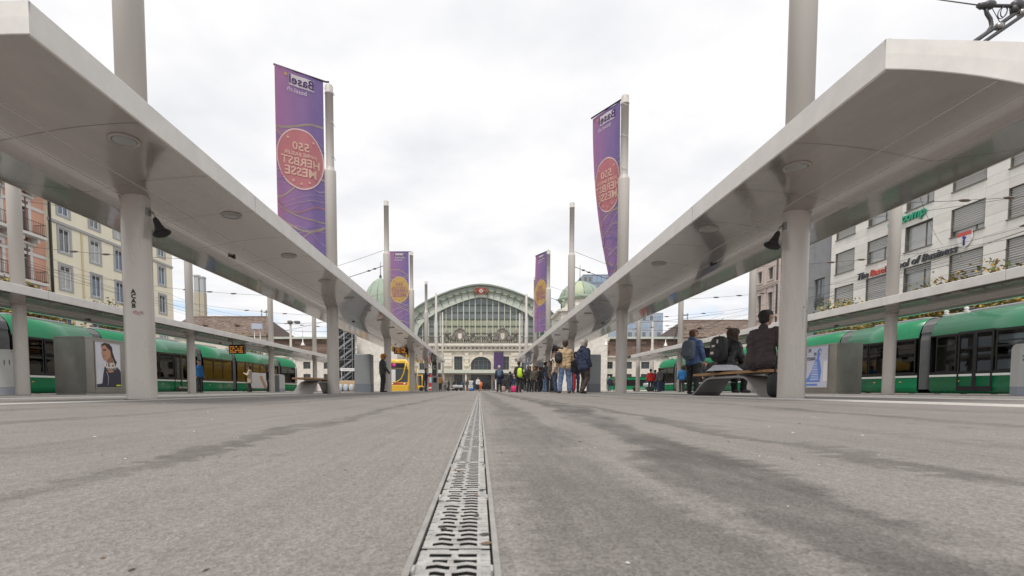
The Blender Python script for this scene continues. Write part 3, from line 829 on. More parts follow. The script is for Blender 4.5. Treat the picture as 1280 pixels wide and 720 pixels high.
def green_tram(s, xs, joints, yend, label, seed):
    """s: side (-1 left, 1 right); xs: distance of the side facing the square; joints: depth of each bellows"""
    rg = random.Random(seed)
    t = thing('green_tram', label, 'tram', (s*xs, joints[0], 0), 0, 'green trams standing at the platforms')
    oy = joints[0]
    mods = list(zip(joints, joints[1:]+[yend]))
    for k, (ya, yb) in enumerate(mods):
        a = ya+.27; c = yb-.27 if k < len(mods)-1 else yb-1.15
        last = k == len(mods)-1
        b = MB()
        P = lambda prof, y, q=0.: [(s*(d+q), y-oy, z+Z0) for d, z in prof]
        def strip(prof, m, smooth=True, q=0.):
            n = len(prof); b.add(P(prof, a, q)+P(prof, c, q), [(i, i+1, n+i+1, n+i) for i in range(n-1)], m, smooth)
        strip(SK[:4], 0); strip([(0, .80), (-.004, .805), (-.004, .875), (0, .88)], 1, False); strip([(0, .88), (.0, .99)], 2, False); strip([(0, 2.42), (0, 2.47)], 2, False); strip(CV, 0)
        strip([(.62, 3.31), (.64, 3.30), (TWID-.64, 3.30), (TWID-.62, 3.31)], 3, False)
        far = [(TWID-d, z) for d, z in reversed(CV)]+[(TWID-d, z) for d, z in reversed(SK)]
        strip([(TWID-d, z) for d, z in reversed(CV)], 0); strip([(TWID-d, z) for d, z in reversed(SK)], 0)
        strip([(.05, .42), (TWID-.05, .42)], 4, False); strip([(.12, 2.50), (TWID-.12, 2.50)], 5, False)
        # end walls
        full = SK+CV+far
        n = len(full)
        for y in (a, c): b.add(P(full, y), [tuple(range(n))], 2)
        if last:      # raked nose: sections shrinking towards the end
            secs = []
            for q, (dy, w_, top) in enumerate(((0, 1, 1), (.35, .985, .985), (.7, .92, .93), (.98, .78, .80), (1.13, .55, .60))):
                row = []
                for d, z in full:
                    zz = .16+(z-.16)*top; dd = TWID/2+(d-TWID/2)*w_
                    row.append((s*dd, c+dy-oy, zz+Z0))
                secs.append(row)
            vs = [v for r_ in secs for v in r_]
            for q in range(4):
                for i in range(n-1):
                    m = 0
                    if 5 <= i <= 5 or i == 5: m = 2
                    zmid = (full[i][1]+full[i+1][1])/2
                    m = 0 if (zmid < .8 or zmid > 2.47) else (1 if zmid < .9 else 2)
                    b.add([vs[q*n+i], vs[q*n+i+1], vs[(q+1)*n+i+1], vs[(q+1)*n+i]], [(0, 1, 2, 3)], m, True)
            b.add([v for v in secs[-1]], [tuple(range(n))], 2)
        b.build('body', [green, tline, tframe, troof, floor_m, ceil_m], t)
        bb = MB(); lo_, hi_ = sorted((s*(TWID-.03), s*(TWID-.01))); bb.box(lo_, hi_, a-oy, c-oy, .93+Z0, 2.46+Z0); bb.build('far_glass', tpane, t)
        yy = a+.35
        while yy < c-.5:
            bb = MB()
            for d0 in (.18, TWID-.62):
                lo_, hi_ = sorted((s*d0, s*(d0+.44))); bb.box(lo_, hi_, yy-oy, yy+.42-oy, .72+Z0, .86+Z0); bb.box(lo_, hi_, yy+.40-oy, yy+.48-oy, .86+Z0, 1.52+Z0); bb.box(lo_, hi_, yy+.02-oy, yy+.30-oy, .425+Z0, .72+Z0)
            bb.build('seat', seat_c, t)
            bb = MB(); lo_, hi_ = sorted((s*(TWID-.045), s*(TWID-.0))); bb.box(lo_, hi_, yy-oy+.2, yy-oy+.36, .93+Z0, 2.46+Z0); bb.build('far_pillar', tframe, t)
            bb = MB(); bb.tube([(s*.75, yy-oy+.6, .43+Z0), (s*.75, yy-oy+.6, 2.49+Z0)], .018, 6); bb.build('grab_pole', pole_y, t)
            yy += 1.02
        if last:
            bb = MB(); bb.box(-.012, .03, c-oy+.02, c-oy+.12, .9+Z0, 2.6+Z0); bb.build('corner_trim', tline, t, (s*-.002, 0, 0))
        # windows and doors
        Lm = c-a
        door = Lm > 6
        segs = []
        if door:
            segs = [('w', 1.35), ('d', 1.35), ('w', 1.3), ('w', 1.35), ('d', 1.35), ('w', .9)]
            sc_ = (Lm-.3)/sum(x for _, x in segs); segs = [(q, x*sc_) for q, x in segs]
        else:
            nn = max(2, round((Lm-.2)/1.45)); segs = [('w', (Lm-.2)/nn)]*nn
        y = a+.1
        for kd, Lw in segs:
            if kd == 'w':
                f, p = window_meshes(Lw-.06)
                o = put('window', f, t, (s*.02, y+.03-oy, Z0), (0, 0, R(90) if s < 0 else R(90)))
                if s > 0: o.rotation_euler = (0, 0, R(90))
                o2 = put('pane', p, o)
                if s < 0: o.scale = (1, -1, 1)
            else:
                b = MB(); h = (Lw-.06)/2
                for q in (0, 1):
                    for z in ((q*h, q*h+.07, .24, 2.5), (q*h+h-.07, q*h+h, .24, 2.5), (q*h+.07, q*h+h-.07, .24, .42), (q*h+.07, q*h+h-.07, 2.40, 2.5)): b.box(z[0], z[1], -.02, .02, z[2], z[3])
                o = put('door', b.mesh('door', tframe), t, (s*.012, y+.03-oy, Z0), (0, 0, R(90)))
                b = MB(); h = (Lw-.06)/2
                for q in (0, 1): b.box(q*h+.07, q*h+h-.07, -.008, -.002, .42, 2.40)
                o2 = put('door_glass', b.mesh('door_glass', tpane), o)
                b = MB()
                for q in (-.012, ): b.box(h-.018, h+.018, -.030, -.0275, .25, 2.48)
                put('door_seal', b.mesh('door_seal', seat_m), o)
                b = MB(); b.box(.03, .07, -.034, -.0285, 1.0, 2.0); b.box(Lw-.13, Lw-.09, -.034, -.0285, 1.0, 2.0); put('grab_bar', b.mesh('grab_bar', yel), o)
                if s < 0: o.scale = (1, -1, 1)
            y += Lw
        # roof equipment
        if Lm > 3:
            b = MB(); b.rbox(.8*s if s > 0 else -(TWID-.8), (TWID-.8) if s > 0 else -.8, a+.6-oy, c-.6-oy, 3.31+Z0, 3.43+Z0, .05); b.build('roof_unit', troof, t)
        # small lamps and lettering on the skirt
        b = MB()
        for q in (.2, .55, .85):
            yy = a+Lm*q-oy; b.box(min(s*-.006, s*.004), max(s*-.006, s*.004), yy-.05, yy+.05, .60+Z0, .64+Z0)
        b.build('side_lamp', mat('side_lamp_amber', (.75, .45, .08), .3), t)
    for yj in joints:       # corrugated bellows
        b = MB(); n = 15; prof = [(.05, .30), (.05, 2.35), (.10, 2.60), (.07, 2.66), (.15, 2.98), (.36, 3.20), (.6, 3.27), (TWID-.6, 3.27), (TWID-.15, 2.98), (TWID-.05, 2.35), (TWID-.05, .30)]
        rowsv = []
        for j in range(n):
            y = yj-.27+.54*j/(n-1); q = .0 if j % 2 else .05
            rowsv.append([(s*(d+(q if d < TWID/2 else -q)), y-oy, z+Z0-(q if z > 3 else 0)) for d, z in prof])
        m = len(prof); vs = [v for r_ in rowsv for v in r_]
        b.add(vs, [(j*m+i, j*m+i+1, (j+1)*m+i+1, (j+1)*m+i) for j in range(n-1) for i in range(m-1)])
        b.build('bellows', bell_m, t)
    return t
JL = [5.6, 10.2, depth_of(9, -18.5), depth_of(126.5, -18.5), depth_of(251, -18.5), depth_of(294, -18.5), depth_of(350, -18.5)]
JR = [6.8, 11.4, depth_of(1153, 18.5), depth_of(1051, 18.5), 32.4, 36.8, 44.8]
tl = green_tram(-1, 18.5, JL, depth_of(375, -18.5), 'green articulated tram standing behind the far left platform canopy', 1)
tr_ = green_tram(1, 18.5, JR, depth_of(819, 18.5), 'green articulated tram standing behind the far right platform canopy', 2)
# advertising panel and writing on the left tram
adp = thing('advert_panel', 'pale advertisement with an arm stuck over the windows of the left tram', 'advertisement', (-18.5, 0, 0))
ya, yb = depth_of(314, -18.47), depth_of(335, -18.47)
b = MB(); b.box(-.0, .022, ya, yb, .34, 1.62); b.build('panel', mat('advert_grey', (.55, .55, .56), .4, var=.1), adp)
b = MB(); w_ = yb-ya
b.add([(.026, ya+w_*p_, .34+1.28*q) for p_, q in ((.95, .02), (.78, .02), (.62, .42), (.52, .62), (.50, .78), (.60, .84), (.70, .76), (.72, .60), (.84, .34))], [tuple(range(9))])
b.build('printed_arm', mat('printed_skin', (.42, .24, .17), .6), adp)
me = text_mesh('bbb-basel', .2); me.materials.clear(); me.materials.append(tline)
lt = put('lettering', me, tl); pt = at_x(229, 488, -18.49); lt.matrix_basis = Matrix.Translation((.012, pt.y-JL[0], .36)) @ Matrix.Rotation(R(90), 4, 'Z') @ Matrix.Rotation(R(90), 4, 'X')
b = MB(); b.sell((0, 0, 0), (.01, .16, .14), 1, 10, 6)
b.build('sticker', mat('sticker_yellow', (.75, .68, .06), .5), tl, (.004, at_x(237, 485, -18.49).y-JL[0], .47))
# pantograph on the roof of the right tram, and one by the far right canopy
def pantograph(x, y, z, label, h=1.5):
    t = thing('pantograph', label, 'pantograph', (x, y, z), 0, 'pantographs raised from tram roofs')
    b = MB(); b.box(-.5, .5, -.5, .5, 0, .06)
    for q in (-.45, .45):
        b.lathe([(.05, .05), (.09, .10), (.05, .14), (.09, .18), (.05, .24)], 10, M=Matrix.Translation((q, -.4, 0))); b.lathe([(.05, .05), (.09, .10), (.05, .14), (.09, .18), (.05, .24)], 10, M=Matrix.Translation((q, .4, 0)))
    b.build('base_frame', mat('insulator_white', (.7, .7, .68), .4), t)
    b = MB(); b.tube([(0, -.3, .2), (0, 1.0, .2+h*.45), (0, -.1, .2+h)], .035, 6); b.tube([(.2, -.3, .2), (.2, 1.0, .2+h*.45), (.1, -.1, .2+h)], .02, 6); b.build('arm', tframe, t)
    b = MB(); b.tube([(-.9, -.1, .1+h), (-.6, -.1, .22+h), (.6, -.1, .22+h), (.9, -.1, .1+h)], .03, 6); b.tube([(-.6, .15, .22+h), (.6, .15, .22+h)], .03, 6); b.build('contact_bow', tframe, t)
pantograph(18.5+1.17, depth_of(1190, 19.2), 3.31+Z0, 'folded pantograph on the right tram roof above the grey bellows', .35)
pc = at_y(857, 408, 47)
pantograph(19.5, 47, 3.31+Z0, 'raised pantograph above the far end of the right tram', pc.z-3.6)
# low green tram crossing in front of the right wing, seen side on
c = at_y(781, 488, 92); c1 = at_y(812, 474, 92)
t = thing('green_tram', 'distant low green tram crossing far behind the last right canopy', 'tram', (c.x-3, 92, ZROAD), 0, 'green trams standing at the platforms')
Lb = 12.
b = MB(); b.box(0, Lb, 0, 2.3, .25, 1.0, 0); b.box(0, Lb, .04, 2.26, 1.0, 2.2, 1); b.box(0, Lb, 0, 2.3, 2.2, 2.65, 0); b.box(.1, Lb-.1, .3, 2, 2.65, 2.8, 1); b.build('body', [green, tframe], t)
for i in range(7):
    b = MB(); b.box(.35+i*1.65, 1.75+i*1.65, -.012, .03, 1.12, 2.1); b.build('window', tglass, t)

# yellow tram facing the square
YT = 47.6
xc = at_y(498.3, 489, YT).x
yt = thing('yellow_tram', 'yellow tram with black windscreen coming head on under the near left canopy', 'tram', (xc, YT, ZROAD), R(4))
b = MB(); W2 = 1.2
def sec(y, wf, zt, mz=0): return [(-W2*wf, y, .2), (-W2*wf*1.0, y, 1.0), (-W2*wf*.97, y, 2.3), (-W2*wf*.88, y, 3.0*zt), (-W2*wf*.6, y, 3.38*zt), (W2*wf*.6, y, 3.38*zt), (W2*wf*.88, y, 3.0*zt), (W2*wf*.97, y, 2.3), (W2*wf, y, 1.0), (W2*wf, y, .2)]
ss = [sec(0, .86, .93), sec(.25, .95, .98), sec(.7, 1, 1), sec(12, 1, 1)]
vs = [v for r_ in ss for v in r_]; n = 10
b.add(vs, [(q*n+i, q*n+i+1, (q+1)*n+i+1, (q+1)*n+i) for q in range(3) for i in range(n-1)], 0, True); b.add(ss[0], [tuple(range(n))], 0)
b.build('body', yel, yt)
b = MB(); b.add([(-.80, -.02, 1.05), (.90, -.02, 1.05), (.98, -.02, 2.25), (.90, -.02, 2.42), (-.85, -.02, 2.42), (-.95, -.02, 2.2)], [tuple(range(6))]); b.build('windscreen', tglass, yt)
b = MB(); b.add([(-.9, -.02, 2.46), (.88, -.02, 2.46), (.70, -.02, 2.95), (-.72, -.02, 2.95)], [(0, 1, 2, 3)]); b.build('sign_panel', tframe, yt)
b = MB(); b.lathe([(.19, 0), (.19, .03), (.001, .03)], 16, M=Matrix.Translation((-.42, -.01, 2.73)) @ Matrix.Rotation(R(90), 4, 'X')); b.build('route_disc', pinkm, yt)
b = MB(); b.box(-.86, .86, -.06, .0, .78, .95); b.build('bumper_stripe', redm, yt)
b = MB(); b.rbox(-1.0, 1.0, -.14, .1, .12, .76, .05); b.build('bumper', yel, yt)
b = MB(); b.tube([(-.84, -.05, .98), (-.2, -.06, 1.05), (.25, -.06, 1.35), (.52, -.05, 1.9), (.66, -.04, 2.5), (.74, 0, 3.0)], [.07, .06, .055, .055, .06, .09], 8); b.build('curved_trim', yel, yt)
b = MB(); b.box(-.70, -.30, -.045, -.025, 1.0, 2.3); b.build('screen_pillar', mat('screen_white', (.7, .7, .7), .3), yt)
for q in (-.6, .6):
    b = MB(); b.lathe([(.10, 0), (.10, .03), (.001, .035)], 12, M=Matrix.Translation((q, -.10, .86)) @ Matrix.Rotation(R(90), 4, 'X')); b.build('headlight', mat('headlight_glass', (.8, .8, .75), .1), yt)
b = MB()
for i in range(4): b.box(1.185, 1.215, 1+i*2.4, 3+i*2.4, 1.1, 2.3)
b.build('window', tglass, yt)
# a second yellow vehicle behind it, and scaffold poles painted yellow
p0 = at_y(521, 489, 66)
t = thing('handcart', 'small yellow cart with uprights parked beside the yellow tram', 'cart', (p0.x, 66, 0))
b = MB(); b.rbox(-.5, .9, -.6, .6, .35, .75, .05); b.build('tray', yel, t)
b = MB()
for x in (-.4, .1, .75): b.tube([(x, 0, .7), (x, 0, 3.2 if x < .7 else 2.3)], .07, 8)
b.tube([(-.4, 0, 2.2), (.75, 0, 2.2)], .06, 8); b.build('upright', yel, t)
for x in (-.3, .7):
    b = MB(); b.lathe([(.3, -.08), (.3, .08)], 14, M=Matrix.Translation((x, -.6, .3)) @ Matrix.Rotation(R(90), 4, 'X')); b.build('wheel', black_m, t)
# ------------------------------------------------------------------ buildings
stone = mat('station_stone', (.64, .58, .495), .85, var=.24, scale=.9, bump=.3, bscale=6)
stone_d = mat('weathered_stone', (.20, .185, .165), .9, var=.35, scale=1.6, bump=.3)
stone_w = mat('pale_rusticated_stone', (.70, .66, .59), .85, var=.22, scale=1.1, bump=.3)
brickw = mat('brown_brick_wall', (.21, .14, .11), .9, var=.22, scale=3)
copper = mat('copper_green', (.30, .365, .29), .65, var=.16, scale=.8, bump=.1, stretch=(1, 1, .3))
copper_l = mat('painted_pale_green', (.53, .57, .505), .6, var=.09, scale=.7)
copper_y = mat('dome_panel_yellow', (.42, .47, .32), .6, var=.15, scale=.7)
glassf = mat('facade_glass', (.035, .042, .048), .08, spec=.6, var=.25, scale=.5)
hall_gl = mat('hall_glass', (.17, .195, .20), .14, spec=.6, var=.22, scale=.35)
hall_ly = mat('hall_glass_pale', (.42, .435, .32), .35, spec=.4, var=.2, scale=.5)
bar_m = mat('glazing_bar', (.55, .58, .50), .5)
bar_d = mat('glazing_bar_dark', (.10, .13, .11), .6)
tile_m = mat('brown_roof_tiles', (.20, .145, .115), .9, var=.35, scale=2.2)
purple_m = mat('deep_purple_cloth', (.075, .04, .12), .7, var=.25, scale=.4)
render_y = mat('yellow_render', (.88, .82, .65), .9, var=.05, scale=.8, bump=.1)
render_o = mat('salmon_render', (.72, .40, .30), .9, var=.06, scale=.8, bump=.1)
trim_g = mat('grey_stone_trim', (.42, .42, .43), .8, var=.08, scale=3)
trim_w = mat('white_trim', (.72, .70, .68), .7)
win_w = mat('white_window_frame', (.75, .76, .78), .5)
win_g = mat('grey_window_frame', (.14, .135, .125), .4)
wglass = mat('window_glass', (.10, .15, .22), .05, spec=.8, var=.2, scale=.6)
offg = mat('office_glass', (.40, .41, .40), .06, spec=.8, var=.25, scale=.4)
wglass2 = mat('window_glass_grey', (.14, .155, .16), .05, spec=.8, var=.3, scale=.5)
clad = mat('travertine_panel', (.80, .775, .725), .75, var=.07, scale=1.4, bump=.08)
clad2 = mat('travertine_panel_darker', (.73, .705, .655), .75, var=.08, scale=1.4, bump=.08)
clad_g = mat('grey_granite_panel', (.26, .265, .275), .7, var=.15, scale=1.2)
pinkst = mat('pink_stone', (.57, .48, .44), .85, var=.08, scale=1.1)
blind_m = mat('blind_slats', (.55, .545, .53), .5)
iron_m = mat('wrought_iron', (.03, .028, .028), .5)
slate = mat('slate_roof', (.14, .14, .15), .7, var=.2)

_wm = {}
def win_mesh(w, h, frame, glass, cols=(.5,), rws=(), fw=.07, key='', sill=None, surround=None):
    k = (round(w, 3), round(h, 3), frame.name, glass.name, cols, rws, fw)
    if k in _wm: return _wm[k]
    b = MB()
    b.box(0, fw, -.04, .05, 0, h); b.box(w-fw, w, -.04, .05, 0, h); b.box(fw, w-fw, -.04, .05, 0, fw); b.box(fw, w-fw, -.04, .05, h-fw, h)
    for c in cols: b.box(w*c-fw*.4, w*c+fw*.4, -.035, .045, fw, h-fw)
    xs = [0]+list(cols)+[1]
    for r_ in rws:
        for q in range(len(xs)-1):
            b.box(w*xs[q]+fw*.42+(fw*.6 if q == 0 else 0), w*xs[q+1]-fw*.42-(fw*.6 if q == len(xs)-2 else 0), -.03, .04, h*r_-fw*.3, h*r_+fw*.3)
    f = b.mesh('window', frame)
    b = MB(); b.box(fw*.5, w-fw*.5, .015, .03, fw*.5, h-fw*.5); g = b.mesh('pane', glass)
    _wm[k] = (f, g); return _wm[k]
def window(parent, u, z, w, h, frame, glass, depth=.16, **k):
    f, g = win_mesh(w, h, frame, glass, **k)
    o = put('window', f, parent, (u, depth, z)); put('pane', g, o)
    return o
def facade(parent, L, H, cols, rws, m, reveal=.18, name='wall', z0=0., u0=0., skip=()):
    """a wall in the local x-z plane (outside is -y) with real openings"""
    ue = sorted({u0, L}|{a for c in cols for a in c}); ze = sorted({z0, H}|{a for r_ in rws for a in r_})
    b = MB()
    isop = lambda a, c, e, f: any(abs(a-q[0]) < 1e-6 and abs(c-q[1]) < 1e-6 for q in cols) and any(abs(e-q[0]) < 1e-6 and abs(f-q[1]) < 1e-6 for q in rws) and (round(a, 3), round(e, 3)) not in skip
    for a, c in zip(ue, ue[1:]):
        for e, f in zip(ze, ze[1:]):
            if isop(a, c, e, f):
                b.quad((a, 0, e), (c, 0, e), (c, reveal, e), (a, reveal, e)); b.quad((a, 0, f), (c, 0, f), (c, reveal, f), (a, reveal, f))
                b.quad((a, 0, e), (a, reveal, e), (a, reveal, f), (a, 0, f)); b.quad((c, 0, e), (c, reveal, e), (c, reveal, f), (c, 0, f))
            else: b.quad((a, 0, e), (c, 0, e), (c, 0, f), (a, 0, f))
    return b.build(name, m, parent)
def back_box(parent, L, H, D, m, name='rear_walls', u0=0.):
    b = MB()
    b.quad((u0, .0, 0), (u0, D, 0), (u0, D, H), (u0, .0, H)); b.quad((L, .0, 0), (L, D, 0), (L, D, H), (L, .0, H)); b.quad((u0, D, 0), (L, D, 0), (L, D, H), (u0, D, H))
    return b.build(name, m, parent)
def hip_roof(parent, x0, x1, y0, y1, z0, z1, hip, m, name='roof', over=.5, hl=True, hr=True):
    ym = (y0+y1)/2; x0 -= over; x1 += over; y0 -= over; y1 += over
    a = x0+(hip if hl else 0); c = x1-(hip if hr else 0)
    b = MB(); b.add([(x0, y0, z0), (x1, y0, z0), (x1, y1, z0), (x0, y1, z0), (a, ym, z1), (c, ym, z1)], [(0, 1, 5, 4), (1, 2, 5), (2, 3, 4, 5), (3, 0, 4), (0, 3, 2, 1)])
    return b.build(name, m, parent)

# ---- yellow house on the left
XL = -34.8
y_a, y_b = depth_of(68, XL), depth_of(220, XL)
Ly = y_b-y_a
t = thing('yellow_house', 'pale yellow house with grey framed windows on the left', 'house', (XL, y_a, 0), R(90))
wc = [depth_of(px, XL)-y_a for px in (88.5, 126, 155, 182, 207)]
ww, wh = 1.02, 1.92
zr = [at_x(88, py, XL).z for py in (349, 304)]; st = zr[1]-zr[0]
zc_ = [zr[0]-2*st, zr[0]-st, zr[0], zr[1], zr[1]+st*1.0]
cols = [(c-ww/2, c+ww/2) for c in wc]; rws = [(z-wh/2, z+wh/2) for z in zc_]
facade(t, Ly, 18.6, cols, rws, render_y, .14); back_box(t, Ly, 18.6, 12, render_y)
hip_roof(t, 0, Ly, 0, 12, 18.6, 22.5, 5, tile_m, hl=False)
for (c0, c1) in cols:
    for (z0, z1) in rws:
        e = .20; b = MB()
        for q in ((c0-e, c1+e, z1, z1+e), (c0-e, c1+e, z0-e, z0), (c0-e, c0, z0, z1), (c1, c1+e, z0, z1)): b.box(q[0], q[1], -.045, .0, q[2], q[3])
        b.build('window_surround', trim_g, t)
for (c0, c1) in cols:
    for (z0, z1) in rws:
        o = window(t, c0, z0, ww, wh, win_w, (wglass, mat('window_curtain', (.45, .45, .44), .2, var=.2, scale=3), wglass2, wglass)[(round(c0*7)+round(z0*3)) % 4], .09, cols=(.5,), rws=(), fw=.07)
        b_ = _wm.get('lattice')
        if b_ is None:
            b = MB(); b.box(0, ww, -.10, -.07, wh-.34, wh-.29); b.box(0, ww, -.10, -.07, wh-.04, wh)
            for q in range(8):
                x = q*ww/8
                for sg in (0, 1):
                    p0, p1 = ((x, wh-.30), (x+ww/8, wh-.03)) if sg else ((x+ww/8, wh-.30), (x, wh-.03))
                    b.add([(p0[0], -.085-.01*sg, p0[1]), (p0[0]+.035, -.085-.01*sg, p0[1]), (p1[0]+.035, -.085-.01*sg, p1[1]), (p1[0], -.085-.01*sg, p1[1])], [(0, 1, 2, 3)])
            b_ = _wm['lattice'] = b.mesh('blind_valance', iron_m)
        put('blind_valance', b_, o, (0, .07, 0))
zs = at_x(69.4, 277, XL).z
b = MB(); b.box(-.0, Ly, -.12, 0, zs-.10, zs+.12); b.build('string_course', trim_g, t)
b = MB()
for px in (72, 109.5): 
    u = depth_of(px, XL)-y_a; b.box(u-.10, u+.10, -.05, 0, 2, zs-.10)
build_each(b, 'pilaster_strip', mat('ochre_trim', (.70, .58, .36), .9), t)
b = MB(); b.box(-.4, Ly+.4, -.7, .1, 18.5, 18.9); b.build('eaves', trim_w, t)
b = MB(); b.tube([(.15, -.12, 1), (.15, -.12, 18.4)], .09, 8); b.build('drain_pipe', iron_m, t)

# ---- salmon house
Lo = 18.
t = thing('salmon_house', 'salmon coloured house with iron balconies at the left edge', 'house', (XL-.25, y_a-Lo, 0), R(90))
fl = 3.6; zsl = 8.55
dc = [depth_of(px, XL)-(y_a-Lo) for px in (6, 41)]
dc = [dc[0]-6.5, dc[0]-3.4]+dc
dc = [min(max(c, .8), Lo-.9) for c in dc]
dw, dh = 1.05, 2.5
rws = [(zsl+fl*k+.08, zsl+fl*k+.08+dh) for k in (-1, 0, 1, 2)]
cols = [(c-dw/2, c+dw/2) for c in dc]
facade(t, Lo, 20., cols, rws, render_o, .2); back_box(t, Lo, 20., 12, render_o)
hip_roof(t, 0, Lo, 0, 12, 20., 23.5, 4, tile_m, hr=False)
for (c0, c1) in cols:
    for k, (z0, z1) in enumerate(rws):
        window(t, c0, z0, dw, dh, win_w, wglass2, .15, cols=(.5,), rws=(.72,), fw=.08)
        b = MB()
        for q in ((c0-.22, c0, z0, z1), (c1, c1+.22, z0, z1), (c0-.22, c1+.22, z1, z1+.3)): b.box(q[0], q[1], -.06, 0, q[2], q[3])
        b.box(c0-.35, c1+.35, -.22, 0, z1+.3, z1+.48); b.build('door_surround', trim_w, t)
        zb = z0-.08
        b = MB(); b.box(c0-.55, c1+.55, -.95, 0, zb-.20, zb); b.box(c0-.2, c0, -.7, 0, zb-.55, zb-.2); b.box(c1, c1+.2, -.7, 0, zb-.55, zb-.2); sl = b.build('balcony', trim_w, t)
        b = MB()
        rl = [(c0-.5, 0), (c0-.5, -.9), (c1+.5, -.9), (c1+.5, 0)]
        for z in (zb+.12, zb+.95):
            b.tube([(x, y, z) for x, y in rl], .022, 5)
        for (p0, p1) in zip(rl, rl[1:]):
            nn = max(3, int(math.hypot(p1[0]-p0[0], p1[1]-p0[1])/.14))
            for q in range(nn+1):
                x = p0[0]+(p1[0]-p0[0])*q/nn; y = p0[1]+(p1[1]-p0[1])*q/nn
                b.tube([(x, y, zb), (x, y, zb+.95)], .012, 4, caps=False)
        b.build('railing', iron_m, sl)
b = MB()
for z in (zsl+fl*.62+.0, zsl+fl*1.62): b.box(0, Lo, -.07, 0, z-.12, z+.12)
build_each(b, 'string_course', trim_w, t)
b = MB(); b.tube([(Lo-1.6, -.08, 2), (Lo-1.6, -.08, 19)], .05, 6); b.build('drain_pipe', mat('pipe_brown', (.28, .13, .1), .6), t)

# ---- white office building on the right
XR = 35.
def rface(px): return depth_of(px, XR)
y_e = rface(1033); pitch = 3.8; ww = 2.36
Lw = 24.7
t = thing('office_building', 'white stone clad office building with grey blinds and school signs', 'office building', (XR, y_e, 0), R(-90))
u_of = lambda px: y_e-rface(px)
c0s = [u_of(1038.5)]+[u_of(1038.5)+pitch*k for k in range(1, 6)]
zt = [at_x(1221.5, 250.8, XR).z, at_x(1216.8, 311, XR).z]; sto = zt[0]-zt[1]; wh = 2.02
tops = [zt[1]-2*sto, zt[1]-sto, zt[1], zt[0], zt[0]+sto]
cols = [(c, c+ww) for c in c0s]; rws = [(z-wh, z) for z in tops]
Ht = tops[-1]+1.3
back_box(t, Lw, Ht, 14, clad)
b = MB(); b.box(-.02, Lw+.02, -.05, 14, Ht, Ht+.3); b.build('roof_edge', trim_g, t)
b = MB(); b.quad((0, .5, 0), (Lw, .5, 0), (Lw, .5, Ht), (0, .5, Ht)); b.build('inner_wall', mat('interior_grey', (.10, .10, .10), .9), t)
# stone panels, one object each where the photograph shows them
ue = [0.]
for c0, c1 in cols: ue += [c0, c1]
ue += [Lw]
_pc = {}
rg = random.Random(4)
def panel(w_, h_, u, z):
    k = (round(w_, 2), round(h_, 2), rg.random() < .35)
    if k not in _pc:
        b = MB(); g_ = .006; b.box(g_, w_-g_, 0, .06, g_, h_-g_); _pc[k] = b.mesh('cladding_panel', clad2 if k[2] else clad)
    put('cladding_panel', _pc[k], t, (u, rg.uniform(-.004, .004), z))
lower = tops[1]-wh-.02
bnd = []
for zt_ in tops[1:]: bnd += [zt_-wh, zt_]
b = MB(); b.quad((0, .062, 0), (Lw, .062, 0), (Lw, .062, bnd[0]), (0, .062, bnd[0]))
b.build('lower_wall', clad, t)
for i, (a, c) in enumerate(zip(ue, ue[1:])):
    if c-a < .05: continue
    op = i % 2 == 1
    for j, (z0, z1) in enumerate(zip(bnd, bnd[1:]+[Ht])):
        isw = j % 2 == 0
        if op and isw: continue
        nz = 3 if isw else 2
        nu = 2 if op else max(1, round((c-a)/1.45))
        for q in range(nz):
            for p_ in range(nu): panel((c-a)/nu, (z1-z0)/nz, a+(c-a)*p_/nu, z0+(z1-z0)*q/nz)
_slat = {}
def blind(h, w_):
    k = (round(h, 2), round(w_, 2))
    if k not in _slat:
        b = MB(); n = int(h/.15)
        for q in range(n):
            z = -q*h/n; b.add([(0, -.05, z-.05), (w_, -.05, z-.05), (w_, .02, z), (0, .02, z), (0, -.05, z-.075), (w_, -.05, z-.075), (w_, .03, z-.15), (0, .03, z-.15)], [(0, 1, 2, 3), (0, 1, 5, 4), (4, 5, 6, 7)])
        b.box(0, w_, -.04, .02, -h-.04, -h)
        _slat[k] = b.mesh('blind', blind_m)
    return _slat[k]
blindplan = {0: (0, 0, 1, 1, 1), 1: (0, 0, 1, .45, .3), 2: (0, 0, .2, 0, 0), 3: (1, 1, 1, .8, 1), 4: (1, 1, 1, 1, 1), 5: (1, 1, 1, 1, 1)}
fw_ = .62
for i, (c0, c1) in enumerate(cols):
    for j, (z0, z1) in enumerate(rws):
        if j < 1: continue
        b_ = _wm.get('jamb')
        if b_ is None:
            b = MB(); b.box(0, .03, -.0, .30, 0, wh); b.box(ww-.03, ww, 0, .30, 0, wh); b.box(.03, ww-.03, 0, .30, wh-.03, wh)
            b.box(-.05, ww+.05, -.09, .30, -.07, -.001)
            b_ = _wm['jamb'] = b.mesh('window_jamb', mat('bronze_frame', (.19, .175, .155), .5, metal=.3))
        o = window(t, c0, z0, ww, wh, win_g, offg, .26, cols=(.68,), rws=(), fw=.09)
        put('window_jamb', b_, o, (0, -.26, 0))
        fr = blindplan[i][j]
        if fr: put('blind', blind(fr*(wh-.12), ww-.12), o, (.06, -.10, wh-.03))
        b_ = _wm.get('rail')
        if b_ is None:
            b = MB()
            for zz in (.62, .78): b.tube([(.03, -.20, zz), (ww-.03, -.20, zz)], .014, 5)
            b_ = _wm['rail'] = b.mesh('guard_rail', trim_g)
        put('guard_rail', b_, o)
